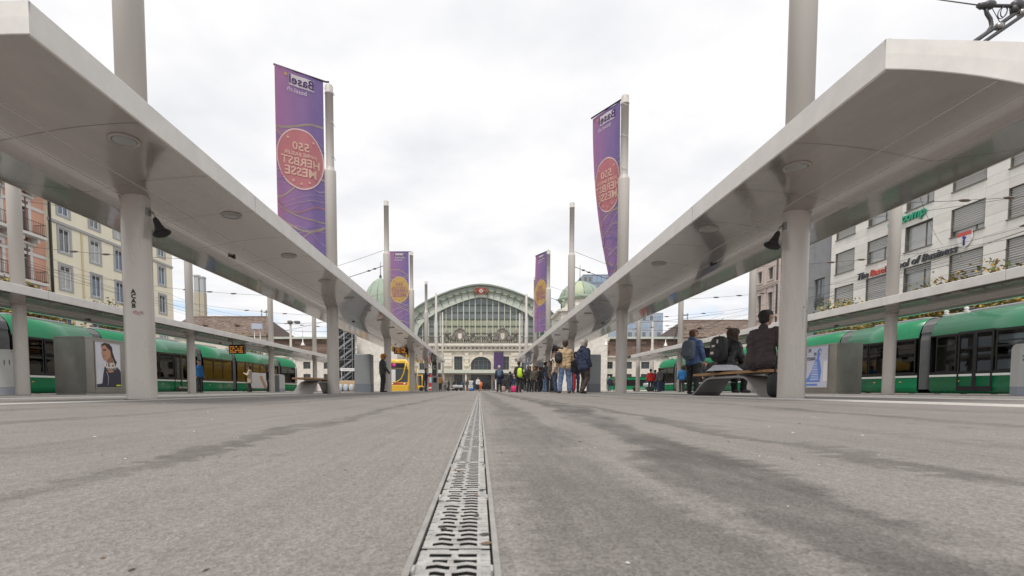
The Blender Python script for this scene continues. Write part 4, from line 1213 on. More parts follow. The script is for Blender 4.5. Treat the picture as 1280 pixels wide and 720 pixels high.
# lettering on the facade
def wall_text(s_, size, px, py, m, off=-.10, **k):
    p = at_x(px, py, XR)
    return text(s_, size, Matrix.Translation((y_e-p.y, off, p.z)) @ Matrix.Rotation(R(90), 4, 'X'), m, t, **k)
sgn = mat('sign_dark', (.05, .052, .06), .4); sgr = mat('sign_red', (.55, .07, .05), .4); sgg = mat('sign_green', (.0, .33, .18), .4); sgb = mat('sign_blue', (.03, .06, .30), .4)
zb = at_x(1073, 346, XR).z
wall_text('The', .82, 1072, 347.5, sgn, extrude=.05, align='LEFT', shear=.25, bold=.012)
wall_text('Basel', .80, 1088.5, 342.5, sgr, extrude=.05, align='LEFT', shear=.2, bold=.0)
wall_text('School of Business', .82, 1107.5, 337, sgn, extrude=.05, align='LEFT', shear=.25, bold=.012)
wall_text('digicomp', .95, 1111, 281.5, sgg, extrude=.06, align='LEFT', shear=.15, bold=.03)
p = at_x(1207.5, 299.5, XR)
b = MB(); sh = [(-.5, .55), (.5, .55), (.52, 0), (.38, -.35), (0, -.62), (-.38, -.35), (-.52, 0)]
Mx = Matrix.Translation((y_e-p.y, -.1, p.z))
b.prism(sh, -.03, .06, 'y', 0, Mx); cr_ = b.build('crest', trim_w, t)
b = MB(); b.prism([(-.5, .55), (.5, .55), (.5, .28), (-.5, .28)], -.045, -.032, 'y', 0, Mx); b.build('crest_band', sgr, cr_)
b = MB(); b.tube([(0, -.05, -.4), (0, -.05, .0), (.1, -.05, .14), (0, -.05, .22), (-.08, -.05, .12)], .06, 8); b.v = [tuple(Mx @ Vector(v)) for v in b.v]; b.build('crest_staff', sgb, cr_)

# ---- grey granite building
y_g = depth_of(969, XR)
t = thing('granite_building', 'narrow grey granite building between the white offices and the pink house', 'building', (XR+.3, y_g, 0), R(-90))
Lg = y_g-y_e-.05
gc = [y_g-depth_of(px, XR) for px in (975.5, 1016)]
rws = [(z, z+2.5) for z in (4.0, 7.05, 11.2, 15.2)]
rws[1] = (at_x(1018, 384, XR).z, at_x(1018, 349, XR).z); rws[2] = (at_x(1019, 337, XR).z, at_x(1019, 304, XR).z)
rws = sorted(rws)
cols = [(gc[0]-.55, gc[0]+.55), (gc[1]-.75, gc[1]+.75)]
facade(t, Lg, 20, cols, rws, clad_g, .25); back_box(t, Lg, 20, 14, clad_g)
for c0, c1 in cols:
    for z0, z1 in rws:
        o = window(t, c0, z0, c1-c0, z1-z0, win_g, wglass2, .2, cols=(.45,), rws=(), fw=.08)
        b = MB()
        for q in range(4): b.tube([(0, -.15, .15+q*.22), (c1-c0, -.15, .15+q*.22)], .02, 5)
        b.build('guard_rail', iron_m, o)
rg = random.Random(9)
ze = [0, 2.2, 4.4, 6.2, 8, 9.8, 11.6, 13.4, 15.2, 17, 18.6, 20]
for z0, z1 in zip(ze, ze[1:]):       # granite courses, each slab proud of the wall, left out over the windows
    for q in range(6):
        a, c = Lg*q/6, Lg*(q+1)/6
        if any(a < c1+.02 and c > c0-.02 and z0 < w1+.02 and z1 > w0-.02 for c0, c1 in cols for w0, w1 in rws): continue
        b = MB(); b.box(a+.008, c-.008, -.045, -.002, z0+.008, z1-.008); b.build('granite_slab', clad_g, t)

# ---- pink house with an oriel
y_p = depth_of(939, XR)
t = thing('pink_house', 'pink stone corner house with an oriel and arched windows', 'house', (XR, y_p, 0), R(-90))
Lp = y_p-y_g-.05
cols = [(Lp*.18, Lp*.18+.85), (Lp*.62, Lp*.62+.95)]
z_hi = at_x(955, 360, XR).z; z_lo = at_x(955, 394, XR).z
rws = [(z_lo-4.2, z_lo-1.6), (at_x(948, 393, XR).z, at_x(948, 370, XR).z), (at_x(948, 352, XR).z, at_x(948, 339, XR).z)]
rws[2] = (rws[1][1]+1.45, rws[1][1]+2.9)
facade(t, Lp, 19, cols, rws, pinkst, .22); back_box(t, Lp, 19, 14, pinkst); hip_roof(t, 0, Lp, 0, 14, 19, 22.5, 2, slate)
for c0, c1 in cols:
    for k, (z0, z1) in enumerate(rws):
        window(t, c0, z0, c1-c0, z1-z0, win_g, wglass2, .2, cols=(.5,), rws=(.66,), fw=.08)
        b = MB(); b.box(c0-.14, c0, -.09, 0, z0, z1); b.box(c1, c1+.14, -.09, 0, z0, z1)
        if k == 1:
            n = 9; pts = [((c0+c1)/2+(c1-c0)/2*math.cos(PI-PI*q/n), z1+(-.0+(c1-c0)/2*math.sin(PI*q/n))*.0+.0) for q in range(n+1)]
            arc = [((c0+c1)/2+((c1-c0)/2+.16)*math.cos(PI-PI*q/n), z1-.05+((c1-c0)/2+.10)*math.sin(PI*q/n)) for q in range(n+1)]
            b.prism(arc, -.1, 0, 'y')
        else: b.box(c0-.14, c1+.14, -.1, 0, z1, z1+.16)
        b.box(c0-.2, c1+.2, -.16, 0, z0-.14, z0); b.build('window_surround', pinkst, t)
b = MB()
for z in (rws[1][0]-.75, rws[2][0]-.6, rws[1][1]+.72, 18.6): b.box(-.15, Lp+.05, -.24, 0, z, z+.2); b.box(-.1, Lp+.02, -.14, 0, z-.14, z)
build_each(b, 'cornice', pinkst, t)
b = MB(); b.tube([(Lp-.1, -.1, 1), (Lp-.1, -.1, 18.5)], .08, 8); b.build('drain_pipe', iron_m, t)
b = MB()
for q in (.08, .5, .92): b.box(Lp*q-.2, Lp*q+.2, -.10, 0, 3, 18.4)
build_each(b, 'pilaster', pinkst, t)
# ------------------------------------------------------------------ railway station
YS = 110.
def S(px, py): p = at_y(px, py, YS); return p.x, p.z
CXs = S(601.5, 400)[0]
hall = thing('station_hall', 'railway station hall with a great green arched window and stone front', 'station', (CXs, YS, ZROAD))
def X(px, py=430): return S(px, py)[0]-CXs
def Zs(py, px=600): return S(px, py)[1]-ZROAD
HW = 16.2                                         # half width of the arched front
# --- arch: curves given by points from the photograph, mirrored about the centre
def curve(pts):                                    # (dx px, y px) -> smooth list over -1..1
    pts = sorted((abs(S(601.5+dx, y)[0]-CXs), S(601.5+dx, y)[1]-ZROAD) for dx, y in pts)
    def f(x):
        x = abs(x)
        for (a, za), (c, zc) in zip(pts, pts[1:]):
            if x <= c: 
                q = (x-a)/(c-a); return za+(zc-za)*q
        return pts[-1][1]
    return f, pts[-1][0]
inn, xi = curve([(0, 366.5), (10, 367.8), (20, 370.6), (30, 374.2), (40, 378.2), (50, 382.6), (60, 388), (68, 393), (75, 399), (80, 405), (83, 411), (84, 420)])
mid, xm = curve([(0, 358.5), (15, 360), (30, 363.8), (45, 369.3), (60, 376), (72, 383), (82, 391), (90, 400), (93, 410), (94, 420)])
outc, xo = curve([(0, 350), (12, 350.8), (25, 353.6), (40, 358.2), (55, 364), (68, 370), (80, 377), (92, 386), (98, 392), (101, 402), (102, 420)])
zbase = Zs(428)
def band(name, f0, x0, f1, x1, y0, y1, m, n=60):
    b = MB(); a = []; c = []
    for i in range(n+1):
        q = -1+2*i/n; q = math.copysign(abs(q)**.85, q)
        a.append((q*x0, f0(q*x0))); c.append((q*x1, f1(q*x1)))
    a = [(-x0, zbase)]+a+[(x0, zbase)]; c = [(-x1, zbase)]+c+[(x1, zbase)]; k = len(a)
    vs = [(x, y0, z) for x, z in a]+[(x, y0, z) for x, z in c]+[(x, y1, z) for x, z in a]+[(x, y1, z) for x, z in c]
    fs = []
    for i in range(k-1): fs += [(i, i+1, k+i+1, k+i), (2*k+i, 3*k+i, 3*k+i+1, 2*k+i+1), (k+i, k+i+1, 3*k+i+1, 3*k+i), (i, 2*k+i, 2*k+i+1, i+1)]
    b.add(vs, fs); return b.build(name, m, hall)
band('arch_band', inn, xi, mid, xm, 4.6, 6, copper_l)
off = lambda f, d: (lambda x: f(x)+d)
band('arch_gutter', mid, xm, off(mid, .32), xm+.12, 4.1, 6, copper)
band('arch_canopy', off(mid, .32), xm+.12, off(outc, -.35), xo-.2, 4.45, 40, copper_l)
band('arch_roof_edge', off(outc, -.35), xo-.2, outc, xo, 3.6, 40, mat('lead_roof', (.27, .30, .26), .6, var=.15, scale=1))
# brackets along the band, joints of the lower band
for i in range(-11, 12):
    if i == 0: continue
    x = i*1.62; 
    if abs(x) > xm-1: continue
    z = mid(x); sl = math.atan2(mid(x+.3)-mid(x-.3), .6)
    M_ = Matrix.Translation((x, 0, z)) @ Matrix.Rotation(-sl, 4, 'Y')
    b = MB(); b.box(-.30, .30, 4.1, 4.45, -.02, .22, 0, M_); b.box(-.10, .10, 3.9, 4.5, .1, .85, 0, M_); b.box(-.18, .18, 4.0, 4.4, -.22, 0, 0, M_)
    b.build('arch_bracket', mat('bracket_dark_green', (.22, .25, .19), .7), hall)
    b = MB(); b.box(-.05, .05, 4.55, 4.62, -1.45, -.1, 0, M_); b.build('band_joint', bar_d, hall)
# --- glass wall: panes, bars
zrow = [Zs(y) for y in (428, 420, 413, 403.7, 394.4, 385.6, 376.2, 366)]
npx = 22; xs = [xi*(-1+2*i/npx) for i in range(npx+1)]
pane_c = {}
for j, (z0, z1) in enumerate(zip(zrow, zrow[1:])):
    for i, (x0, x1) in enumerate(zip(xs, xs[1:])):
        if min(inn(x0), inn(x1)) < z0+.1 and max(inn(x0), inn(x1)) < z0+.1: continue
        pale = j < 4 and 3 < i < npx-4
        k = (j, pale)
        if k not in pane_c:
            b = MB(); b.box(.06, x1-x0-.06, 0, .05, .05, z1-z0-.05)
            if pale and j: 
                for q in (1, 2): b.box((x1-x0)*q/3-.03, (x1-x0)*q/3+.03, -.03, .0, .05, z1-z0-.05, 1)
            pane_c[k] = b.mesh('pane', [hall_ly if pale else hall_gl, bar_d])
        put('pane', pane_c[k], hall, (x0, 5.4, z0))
for i, x in enumerate(xs):
    top = inn(x)+.3; b = MB(); r_ = .085 if i % 2 else .12
    b.box(x-r_, x+r_, 5.15, 5.4, zrow[0], top); b.build('glazing_bar', bar_m, hall)
for j, z in enumerate(zrow[1:-1]):
    xx = next(x for x in [xi*(1-k/200) for k in range(200)] if inn(x) > z)
    b = MB(); b.box(-xx, xx, 5.2, 5.39, z-.09, z+.09); b.build('transom', bar_d, hall)
# --- Swiss emblem with wreath on the crown
ze = Zs(360)
em = MB(); em.prism([(-.75, .7), (.75, .7), (.75, -.1), (.5, -.55), (0, -.85), (-.5, -.55), (-.75, -.1)], 3.3, 3.6, 'y', 0, Matrix.Translation((0, 0, ze)))
eo = em.build('emblem', mat('emblem_red', (.36, .06, .05), .6), hall)
em = MB(); em.box(-.16, .16, 3.2, 3.29, ze-.42, ze+.46); em.box(-.44, .44, 3.2, 3.285, ze-.15, ze+.17); em.build('cross', trim_w, eo)
em = MB()
for s in (-1, 1):
    for q in range(7):
        a = R(-60+q*24); em.sell((s*(.85+.75*math.cos(a)*.8), 3.5, ze+.9*math.sin(a)*.75), (.30, .18, .26), .8, 8, 5)
    em.sell((s*1.35, 3.5, ze-.1), (.55, .2, .45), .8, 10, 6)
em.build('wreath', mat('wreath_red_brown', (.20, .10, .06), .8, var=.3, scale=3), eo)
# --- stone front below
zl = lambda py: Zs(py)
H1 = zl(433)
ucen = X(601.5)
def cw(px0, px1): return (X(px0)+HW, X(px1)+HW)
front = bpy.data.objects.new('stone_front', None)
wallp = MB()
cols = [cw(524, 533), cw(541, 551), cw(567.6, 578), cw(588.5, 614), cw(626, 636.5), cw(652, 662), cw(670, 680)]
rws = [(0.05, zl(468)), (zl(462.5), zl(446))]
rws = [(.6, zl(468.5)), (zl(462.3), zl(445.5))]
rws[0] = (0.35, zl(468.5))
fr = facade(hall, 2*HW, H1, cols, sorted(rws), stone, .5, 'stone_wall')
fr.location = (-HW, 0, 0)
b = MB(); b.quad((-HW, .02, 0), (-HW, 30, 0), (-HW, 30, H1), (-HW, .02, H1)); b.quad((HW, .02, 0), (HW, 30, 0), (HW, 30, H1), (HW, .02, H1)); b.quad((-HW, .02, H1), (HW, .02, H1), (HW, 30, H1), (-HW, 30, H1)); b.build('hall_body', stone, hall)
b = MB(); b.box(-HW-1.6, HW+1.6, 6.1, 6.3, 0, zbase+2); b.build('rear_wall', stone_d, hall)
for k, (c0, c1) in enumerate(cols):
    for j, (z0, z1) in enumerate(sorted(rws)):
        if k == 3 and j == 1: continue
        window(hall, c0-HW, z0, c1-c0, z1-z0, win_g, glassf, .4, cols=(.33, .67) if c1-c0 < 3 else (.2, .4, .6, .8), rws=(.62,), fw=.10)
# arched centre window: the opening is square, its upper corners are filled by stone spandrels
c0, c1 = cols[3][0]-HW, cols[3][1]-HW; z0, z1 = sorted(rws)[1]; z1c = zl(441.5)
rad = (c1-c0)/2
for s in (-1, 1):
    b = MB(); xm_ = (c0+c1)/2; n = 8; zs_ = z1-rad*.80
    pts = [(xm_+s*rad*math.cos(PI/2*q/n), zs_+rad*.78*math.sin(PI/2*q/n)) for q in range(n+1)]+[(xm_+s*.0, z1+.01), (xm_+s*rad, z1+.01)]
    b.prism(pts, .0, .45, 'y'); b.build('arch_spandrel', stone, hall)
b = MB(); n = 16; pts = []
for rr in (1.0, 1.16): pts.append([(xm_+rad*rr*math.cos(PI*q/n), zs_+rad*.78*rr*math.sin(PI*q/n)) for q in range(n+1)])
for q in range(n):
    a, c, d, e = pts[0][q], pts[0][q+1], pts[1][q+1], pts[1][q]
    b.add([(p_[0], yy, p_[1]) for yy in (-.14, .0) for p_ in (a, c, d, e)], [(0, 1, 2, 3), (3, 2, 6, 7), (0, 4, 5, 1), (0, 3, 7, 4), (1, 5, 6, 2)])
b.box(xm_-.35, xm_+.35, -.3, 0, z1-.1, z1+.9); b.build('arch_stones', stone, hall)
window(hall, c0, z0, c1-c0, z1-z0, win_g, glassf, .42, cols=(.18, .38, .62, .82), rws=(.36, .70), fw=.13)
# rusticated piers: separate courses of stone
pier = [(516, 522), (534.5, 539.5), (553, 565.5), (580, 586.5), (616, 624), (638, 650), (663.5, 668.5), (681.5, 687)]
rg = random.Random(3)
for a, c in pier:
    x0, x1 = X(a), X(c); z = .2; q = 0
    while z < zl(440.5)-.2:
        h_ = .78
        if not (zl(468.2) < z+h_ and z < zl(462)):
            b = MB(); ins = .0 if q % 2 else .14
            b.rbox(x0+ins, x1-ins, -.30-rg.uniform(0, .04), -.01, z+.03, z+h_-.03, .05); b.build('quoin', stone_w if rg.random() < .4 else stone, hall)
        z += h_; q += 1
# cornice, entablature, balustrade
b = MB()
b.box(-HW-.2, HW+.2, -.5, 0, zl(438.5), zl(436.8)); b.box(-HW-.3, HW+.3, -.95, 0, zl(432.6), zl(429.8)); b.box(-HW-.25, HW+.25, -.7, 0, zl(434.2), zl(432.6))
build_each(b, 'cornice', stone_w, hall)
b = MB()
for i in range(34): 
    x = -HW+.5+i*(2*HW-1)/33; b.box(x-.2, x+.2, -.62, -.02, zl(436.6), zl(434.3))
build_each(b, 'dentil', stone, hall)
b = MB(); b.box(-HW, HW, -.7, .3, zl(429.7), zl(428)); b.box(-HW, HW, -.55, .1, zl(421.6), zl(420.4)); build_each(b, 'parapet', stone_d, hall)
for i in range(62):
    x = -HW+.3+i*(2*HW-.6)/61
    bb = _wm.get('baluster')
    if bb is None:
        h_ = zl(421.7)-zl(427.9); b = MB(); b.lathe([(.09, 0), (.16, h_*.25), (.17, h_*.4), (.08, h_*.75), (.12, h_)], 8); bb = _wm['baluster'] = b.mesh('baluster', stone_d)
    put('baluster', bb, hall, (x, -.22, zl(427.95)))
def arms(px, label):
    x = X(px); z = zl(428); o = thing('coat_of_arms', label, 'sculpture', (CXs+x, YS-.4, ZROAD+z), 0, 'carved coats of arms on the station balustrade')
    b = MB(); b.prism([(-.85, 1.0), (-.75, 2.3), (-.4, 2.75), (0, 2.95), (.4, 2.75), (.75, 2.3), (.85, 1.0), (.5, .35), (0, .1), (-.5, .35)], -.35, .1, 'y'); b.build('shield', stone_d, o)
    b = MB()
    for s in (-1, 1):
        b.sell((s*1.05, -.1, 1.5), (.36, .3, .75), .8, 10, 6); b.sell((s*1.5, -.1, .75), (.55, .32, .6), .8, 10, 6); b.sell((s*.75, -.1, 2.75), (.4, .3, .36), .9, 10, 6)
        b.tube([(s*.6, -.2, 3.0), (s*1.1, -.2, 2.6), (s*1.3, -.2, 2.0), (s*1.9, -.2, 1.1), (s*2.2, -.2, .3)], [.2, .26, .22, .2, .14], 7)
    b.sell((0, -.15, 3.1), (.5, .35, .42), .9, 10, 6); b.sell((0, -.15, 3.55), (.2, .2, .25), 1, 8, 5); b.build('scroll', stone_d, o)
    for s in (-1, 1):
        b = MB(); b.lathe([(.42, 0), (.42, .35), (.25, .45), (.22, 1.2), (.40, 1.45), (.62, 1.9), (.66, 2.1), (.45, 2.2), (.3, 2.55), (.12, 2.8)], 12, M=Matrix.Translation((s*3.0, 0, 0)))
        b.build('urn', stone_d, o)
    b = MB(); b.prism([(-.45, 1.0), (-.45, 2.0), (.45, 2.0), (.45, 1.0), (0, .55)], -.42, -.36, 'y'); b.build('shield_field', stone, o)
arms(575, 'left carved coat of arms with urns on the station balustrade')
arms(628, 'right carved coat of arms with urns on the station balustrade')
# glazed shelter roof along the front
b = MB(); b.box(-HW-1, HW+1, -4.2, -.05, zl(466.6), zl(463.6)); b.build('entrance_roof', copper_l, hall)
b = MB(); b.box(-HW-1.05, HW+1.05, -4.3, -4.2, zl(467.2), zl(463.2)); b.build('entrance_roof_edge', mat('roof_edge_pale', (.55, .58, .50), .6), hall)
for px in (556, 583, 619, 641, 661):
    b = MB(); b.lathe([(.16, 0), (.13, .3), (.12, zl(467.2))], 10, M=Matrix.Translation((X(px), -4.0, 0))); b.build('roof_post', stone_w, hall)
# purple banner on the front
p = at_y(623.2, 451, YS)
t = thing('wall_banner', 'dark purple banner hanging on the station front beside the arched window', 'banner', (p.x, YS-.55, p.z))
b = MB(); n = 8; w_ = 1.12; h_ = 1.95
vs = [(-w_+2*w_*i/n, -.05*math.sin(i*1.7), z) for z in (-h_, h_) for i in range(n+1)]
b.add(vs, [(i, i+1, n+2+i, n+1+i) for i in range(n)], 0, True); b.build('cloth', purple_m, t)
b = MB(); b.tube([(-w_-.1, 0, h_), (w_+.1, 0, h_)], .05, 8); b.build('top_bar', bar_d, t)

# --- domed towers on both sides
def tower(px, top, eave, px_half, label, Yd=104.):
    c = at_y(px, eave, Yd); r = (at_y(px+px_half, eave, Yd).x-c.x); zt_ = at_y(px, top, Yd).z
    t = thing('domed_tower', label, 'tower', (c.x, Yd, 0), 0, 'copper domed towers flanking the station hall')
    h = zt_-c.z
    for k in range(12):      # dome ribs of sheet copper: each gore its own piece
        b = MB(); m_ = 7; a0, a1 = 2*PI*k/12+.012, 2*PI*(k+1)/12-.012
        prof = [(r*1.0, 0), (r*1.0, h*.10), (r*.95, h*.28), (r*.84, h*.48), (r*.66, h*.68), (r*.42, h*.85), (r*.2, h*.94), (.05, h)]
        vs = [(rr*math.cos(a0+(a1-a0)*q/3), rr*math.sin(a0+(a1-a0)*q/3), c.z+z) for rr, z in prof for q in range(4)]
        b.add(vs, [(i*4+q, i*4+q+1, (i+1)*4+q+1, (i+1)*4+q) for i in range(m_) for q in range(3)], 0, True)
        b.build('dome_gore', copper if k % 4 or px < 600 else copper_y, t)
    b = MB(); b.lathe([(r*1.02, c.z-.9), (r*1.08, c.z-.55), (r*1.08, c.z-.1), (r*1.0, c.z)], 24); b.build('dome_gutter', copper, t)
    b = MB(); b.lathe([(.22, zt_-.2), (.3, zt_+.3), (.08, zt_+.7), (.05, zt_+3.2), (.01, zt_+3.4)], 8); b.build('spire', bar_d, t)
    b = MB(); b.lathe([(r*.93, c.z-2.9), (r*.93, c.z-.9)], 16, smooth=False); b.build('drum', stone_w, t)
    for k in range(8):
        a = 2*PI*k/8+.2; b = MB(); b.box(-.5, .5, -.05, .12, c.z-2.5, c.z-1.2, 0, Matrix.Rotation(a, 4, 'Z') @ Matrix.Translation((0, -r*.95, 0))); b.build('drum_window', glassf, t)
    b = MB()
    zc_ = c.z-2.9
    b.box(-r*1.12, r*1.12, -r*1.12, r*1.12, 0, zc_-.8); b.box(-r*1.25, r*1.25, -r*1.25, r*1.25, zc_-.8, zc_-.35); b.box(-r*1.05, r*1.05, -r*1.05, r*1.05, zc_-.35, zc_)
    b.build('shaft', stone_w, t)
    for k in range(4):
        b = MB()
        for s in (-1, 1): b.sell((s*r*1.0, -r*1.0, zc_+.9), (.4, .4, .9), .8, 8, 6)
        if k == 0: b.build('corner_figure', copper, t)
tower(476, 347, 385, 21.5, 'left copper domed station tower with a spire, half hidden by a mast')
tower(724.7, 351, 372.5, 25, 'right copper domed station tower with yellowish panels and a thin spire')
# --- wings beside the hall
def wing(side, label):
    xs_ = sorted([S(600+side*82, 440)[0], S(600+side*(160 if side < 0 else 157), 440)[0]])
    t = thing('station_pavilion', label, 'station wing', (xs_[0], YS-1.5, ZROAD), 0, 'rusticated pavilions beside the station hall')
    L = xs_[1]-xs_[0]; H = Zs(423 if side > 0 else 418)
    uc = (S(600+side*123, 450)[0]-xs_[0]); rw = 2.6
    if side < 0: uc = S(475, 450)[0]-xs_[0]
    cols = [(uc-rw, uc+rw)]; rws = [(.3, Zs(443))]
    facade(t, L, H, cols, rws, stone_w, .6); back_box(t, L, H, 20, stone_w)
    b = MB(); b.quad((0, .1, H), (L, .1, H), (L, 20, H), (0, 20, H)); b.build('flat_roof', slate, t)
    window(t, cols[0][0], rws[0][0], 2*rw, rws[0][1]-rws[0][0], win_g, glassf, .5, cols=(.2, .4, .6, .8), rws=(.35, .62), fw=.14)
    b = MB(); n = 14
    for q in range(n):
        p4 = [(uc+rw*rr*math.cos(PI*(q+e)/n), rws[0][1]-rw*.75+rw*.75*rr*math.sin(PI*(q+e)/n)) for rr, e in ((1, 0), (1, 1), (1.2, 1), (1.2, 0))]
        b.add([(p_[0], yy, p_[1]) for yy in (-.2, .0) for p_ in p4], [(0, 1, 2, 3), (3, 2, 6, 7), (0, 4, 5, 1)])
    b.build('arch_stones', stone_d, t)
    for s in (-1, 1):
        b = MB(); n = 8; zs_ = rws[0][1]-rw*.75
        b.prism([(uc+s*rw*math.cos(PI/2*q/n), zs_+rw*.74*math.sin(PI/2*q/n)) for q in range(n+1)]+[(uc, rws[0][1]+.01), (uc+s*rw, rws[0][1]+.01)], 0, .5, 'y'); b.build('arch_spandrel', stone_w, t)
    rg = random.Random(side+5); z = .2
    while z < H-1.4:                     # courses of rough stone
        x = 0
        while x < L-.2:
            w_ = min(rg.uniform(1.9, 3.2), L-x)
            if not (x < uc+rw*1.2 and x+w_ > uc-rw*1.2 and z < rws[0][1]+.5) and w_ > .4:
                b = MB(); b.rbox(x+.04, x+w_-.04, -.16-rg.uniform(0, .08), -.005, z+.05, z+.86, .06); b.build('ashlar', stone_w if rg.random() < .75 else stone, t)
            x += w_
        z += .92
    b = MB(); b.box(-.3, L+.3, -.8, 0, H-.7, H); b.box(-.15, L+.15, -.45, 0, H-1.2, H-.7); build_each(b, 'cornice', stone_w, t)
wing(-1, 'left rusticated pavilion between the station hall and the steel stairs')
wing(1, 'right rusticated pavilion between the station hall and the brick wing')
# --- long brick wings
def brick_wing(side, label):
    if side < 0: a, c = S(335, 440)[0], S(441, 440)[0]
    else: a, c = S(757, 440)[0], S(868, 440)[0]
    t = thing('brick_wing', label, 'station wing', (a, YS, ZROAD), 0, 'long brick wings of the station')
    L = c-a; H = Zs(421.5)
    zb0, zb1 = Zs(445), Zs(424)
    px_w = [(379, 388), (404.5, 412), (425, 433)] if side < 0 else [(758, 766), (781.5, 790), (801.5, 812), (827, 836), (848, 857)]
    cols = [(S(p_, 455)[0]-a, S(q, 455)[0]-a) for p_, q in px_w]; rws = [(Zs(475.5), Zs(467.5)), (Zs(461), Zs(452.2))]
    if side < 0: cols = [(cols[0][0]-4.9*k, cols[0][1]-4.9*k) for k in (1,)]+cols
    facade(t, L, zb0, cols, sorted(rws), stone_w, .35); back_box(t, L, H, 18, stone_w)
    b = MB(); b.quad((0, .12, zb0), (L, .12, zb0), (L, .12, zb1), (0, .12, zb1)); b.build('brick_wall', brickw, t)
    b = MB(); b.box(-.1, L+.1, -.5, .12, zb0-.35, zb0); b.build('string_course', stone, t)
    b = MB(); b.box(-.2, L+.2, -.9, .3, zb1, H); b.build('cornice', copper_l, t)
    b = MB(); b.quad((0, .3, H-.05), (L, .3, H-.05), (L, 18, H-.05), (0, 18, H-.05)); b.build('flat_roof', slate, t)
    for c0, c1 in cols:
        for z0, z1 in sorted(rws): window(t, c0, z0, c1-c0, z1-z0, win_g, glassf, .28, cols=(.5,), rws=(.65,), fw=.10)
    # brick courses proud of the wall, and pilaster strips
    nz = 7; h_ = (zb1-zb0)/nz; rg = random.Random(7+side); nx = int(L/1.7)
    for j in range(nz):
        for i in range(nx+1):
            x0 = max(0, (i-.5*(j % 2))*L/nx); x1 = min(L, (i+1-.5*(j % 2))*L/nx)
            if x1-x0 < .2: continue
            b = MB(); b.box(x0+.03, x1-.03, .02+rg.uniform(0, .04), .12, zb0+j*h_+.02, zb0+(j+1)*h_-.02); b.build('terracotta_block', [brickw, mat('brown_brick_dark', (.15, .105, .085), .9, var=.2), mat('brown_brick_light', (.27, .19, .15), .9, var=.2)][rg.choice((0, 0, 1, 2))], t)
    b = MB()
    for c0, c1 in cols: b.box(c1+.9, c1+1.5, -.15, 0, 0, zb0-.35)
    build_each(b, 'pilaster', stone_w, t)
    return t
brick_wing(-1, 'left brick wing of the station with pale window floor beneath')
bw = brick_wing(1, 'right brick wing of the station with pale window floor beneath')
# --- hipped tile roofs
def hipped(x0px, x1px, ridge, eave, hip_side, Y, label):
    a, c = at_y(x0px, eave, Y).x, at_y(x1px, eave, Y).x; zr, ze_ = at_y(600, ridge, Y).z, at_y(600, eave, Y).z
    t = thing('tile_roofed_house', label, 'house', (a, Y, 0), 0, 'houses with brown hipped tile roofs')
    L = c-a; D = 24.; hip = at_y(332 if hip_side > 0 else 853, 420, Y).x; 
    run = abs(at_y(301, ridge, Y).x-at_y(332, eave, Y).x)
    facade(t, L, ze_, [(2+5*k, 3.6+5*k) for k in range(int((L-4)/5))], [(2, 4.2), (6, 8.4)], stone, .3); back_box(t, L, ze_, D, stone)
    hl, hr = hip_side < 0, hip_side > 0
    hip_roof(t, 0, L, 0, D, ze_, zr, run, mat('lath_dark', (.09, .065, .055), .9), 'roof', .6, hl, hr)
    # courses of tiles on the slope that faces the square: each course one piece, its tiles uneven
    x0, x1, y0 = -.6, L+.6, -.6; ym = D/2
    n = 26; rg = random.Random(2)
    for k in range(n):
        q0, q1 = k/n, (k+1)/n+.012
        b = MB(); z0, z1 = ze_+(zr-ze_)*q0, ze_+(zr-ze_)*q1; ya, yb = y0+(ym-y0)*q0, y0+(ym-y0)*q1
        xa = x0+(run*q0 if hl else 0); xb = x1-(run*q0 if hr else 0)
        x = xa
        while x < xb-.05:
            w_ = min(rg.uniform(.45, .8), xb-x); lift = rg.uniform(.02, .09)
            b.add([(x+.02, ya-.05, z0+lift), (x+w_-.02, ya-.05, z0+lift), (x+w_-.02, yb, z1+.02), (x+.02, yb, z1+.02), (x+.02, ya, z0-.03), (x+w_-.02, ya, z0-.03)], [(0, 1, 2, 3), (4, 5, 1, 0)], rg.choice((0, 0, 0, 1, 2)))
            x += w_
        b.build('tile_course', [tile_m, mat('brown_tiles_dark', (.15, .11, .09), .9, var=.3), mat('brown_tiles_pale', (.25, .19, .155), .9, var=.3)], t)
    b = MB(); b.tube([(x0+(run if hl else 0), ym, zr+.1), (x1-(run if hr else 0), ym, zr+.1)], .22, 8)
    if hr: b.tube([(x1-run, ym, zr+.1), (x1, y0, ze_+.15)], .2, 8)
    if hl: b.tube([(x0+run, ym, zr+.1), (x0, y0, ze_+.15)], .2, 8)
    b.build('ridge_tile', tile_m, t)
    for q in (0, 1):
        xx = (x1-run-.2-1.2*q) if hr else (x0+run+.2+1.2*q)
        b = MB(); b.lathe([(.1, zr), (.1, zr+.5), (.22, zr+.8), (.1, zr+1.0), (.14, zr+1.3), (.3, zr+1.6), (.02, zr+2.0)], 8, M=Matrix.Translation((xx, ym, 0))); b.build('finial', copper, t)
    # dormers
    for q in (.3, .62):
        zz = ze_+(zr-ze_)*.52; yy = y0+(ym-y0)*.52
        b = MB(); b.prism([(-.6, 0), (.6, 0), (0, .7)], -1.0, 1.2, 'y', 0, Matrix.Translation((L*q, yy, zz))); b.build('dormer', tile_m, t)
    return t
hipped(200, 332, 386.5, 420.5, 1, 108, 'brown hipped tile roof with twin finials left, beyond the yellow house')
hipped(853, 970, 391.5, 422, -1, 108, 'brown hipped tile roof with twin finials right, behind the man in blue')
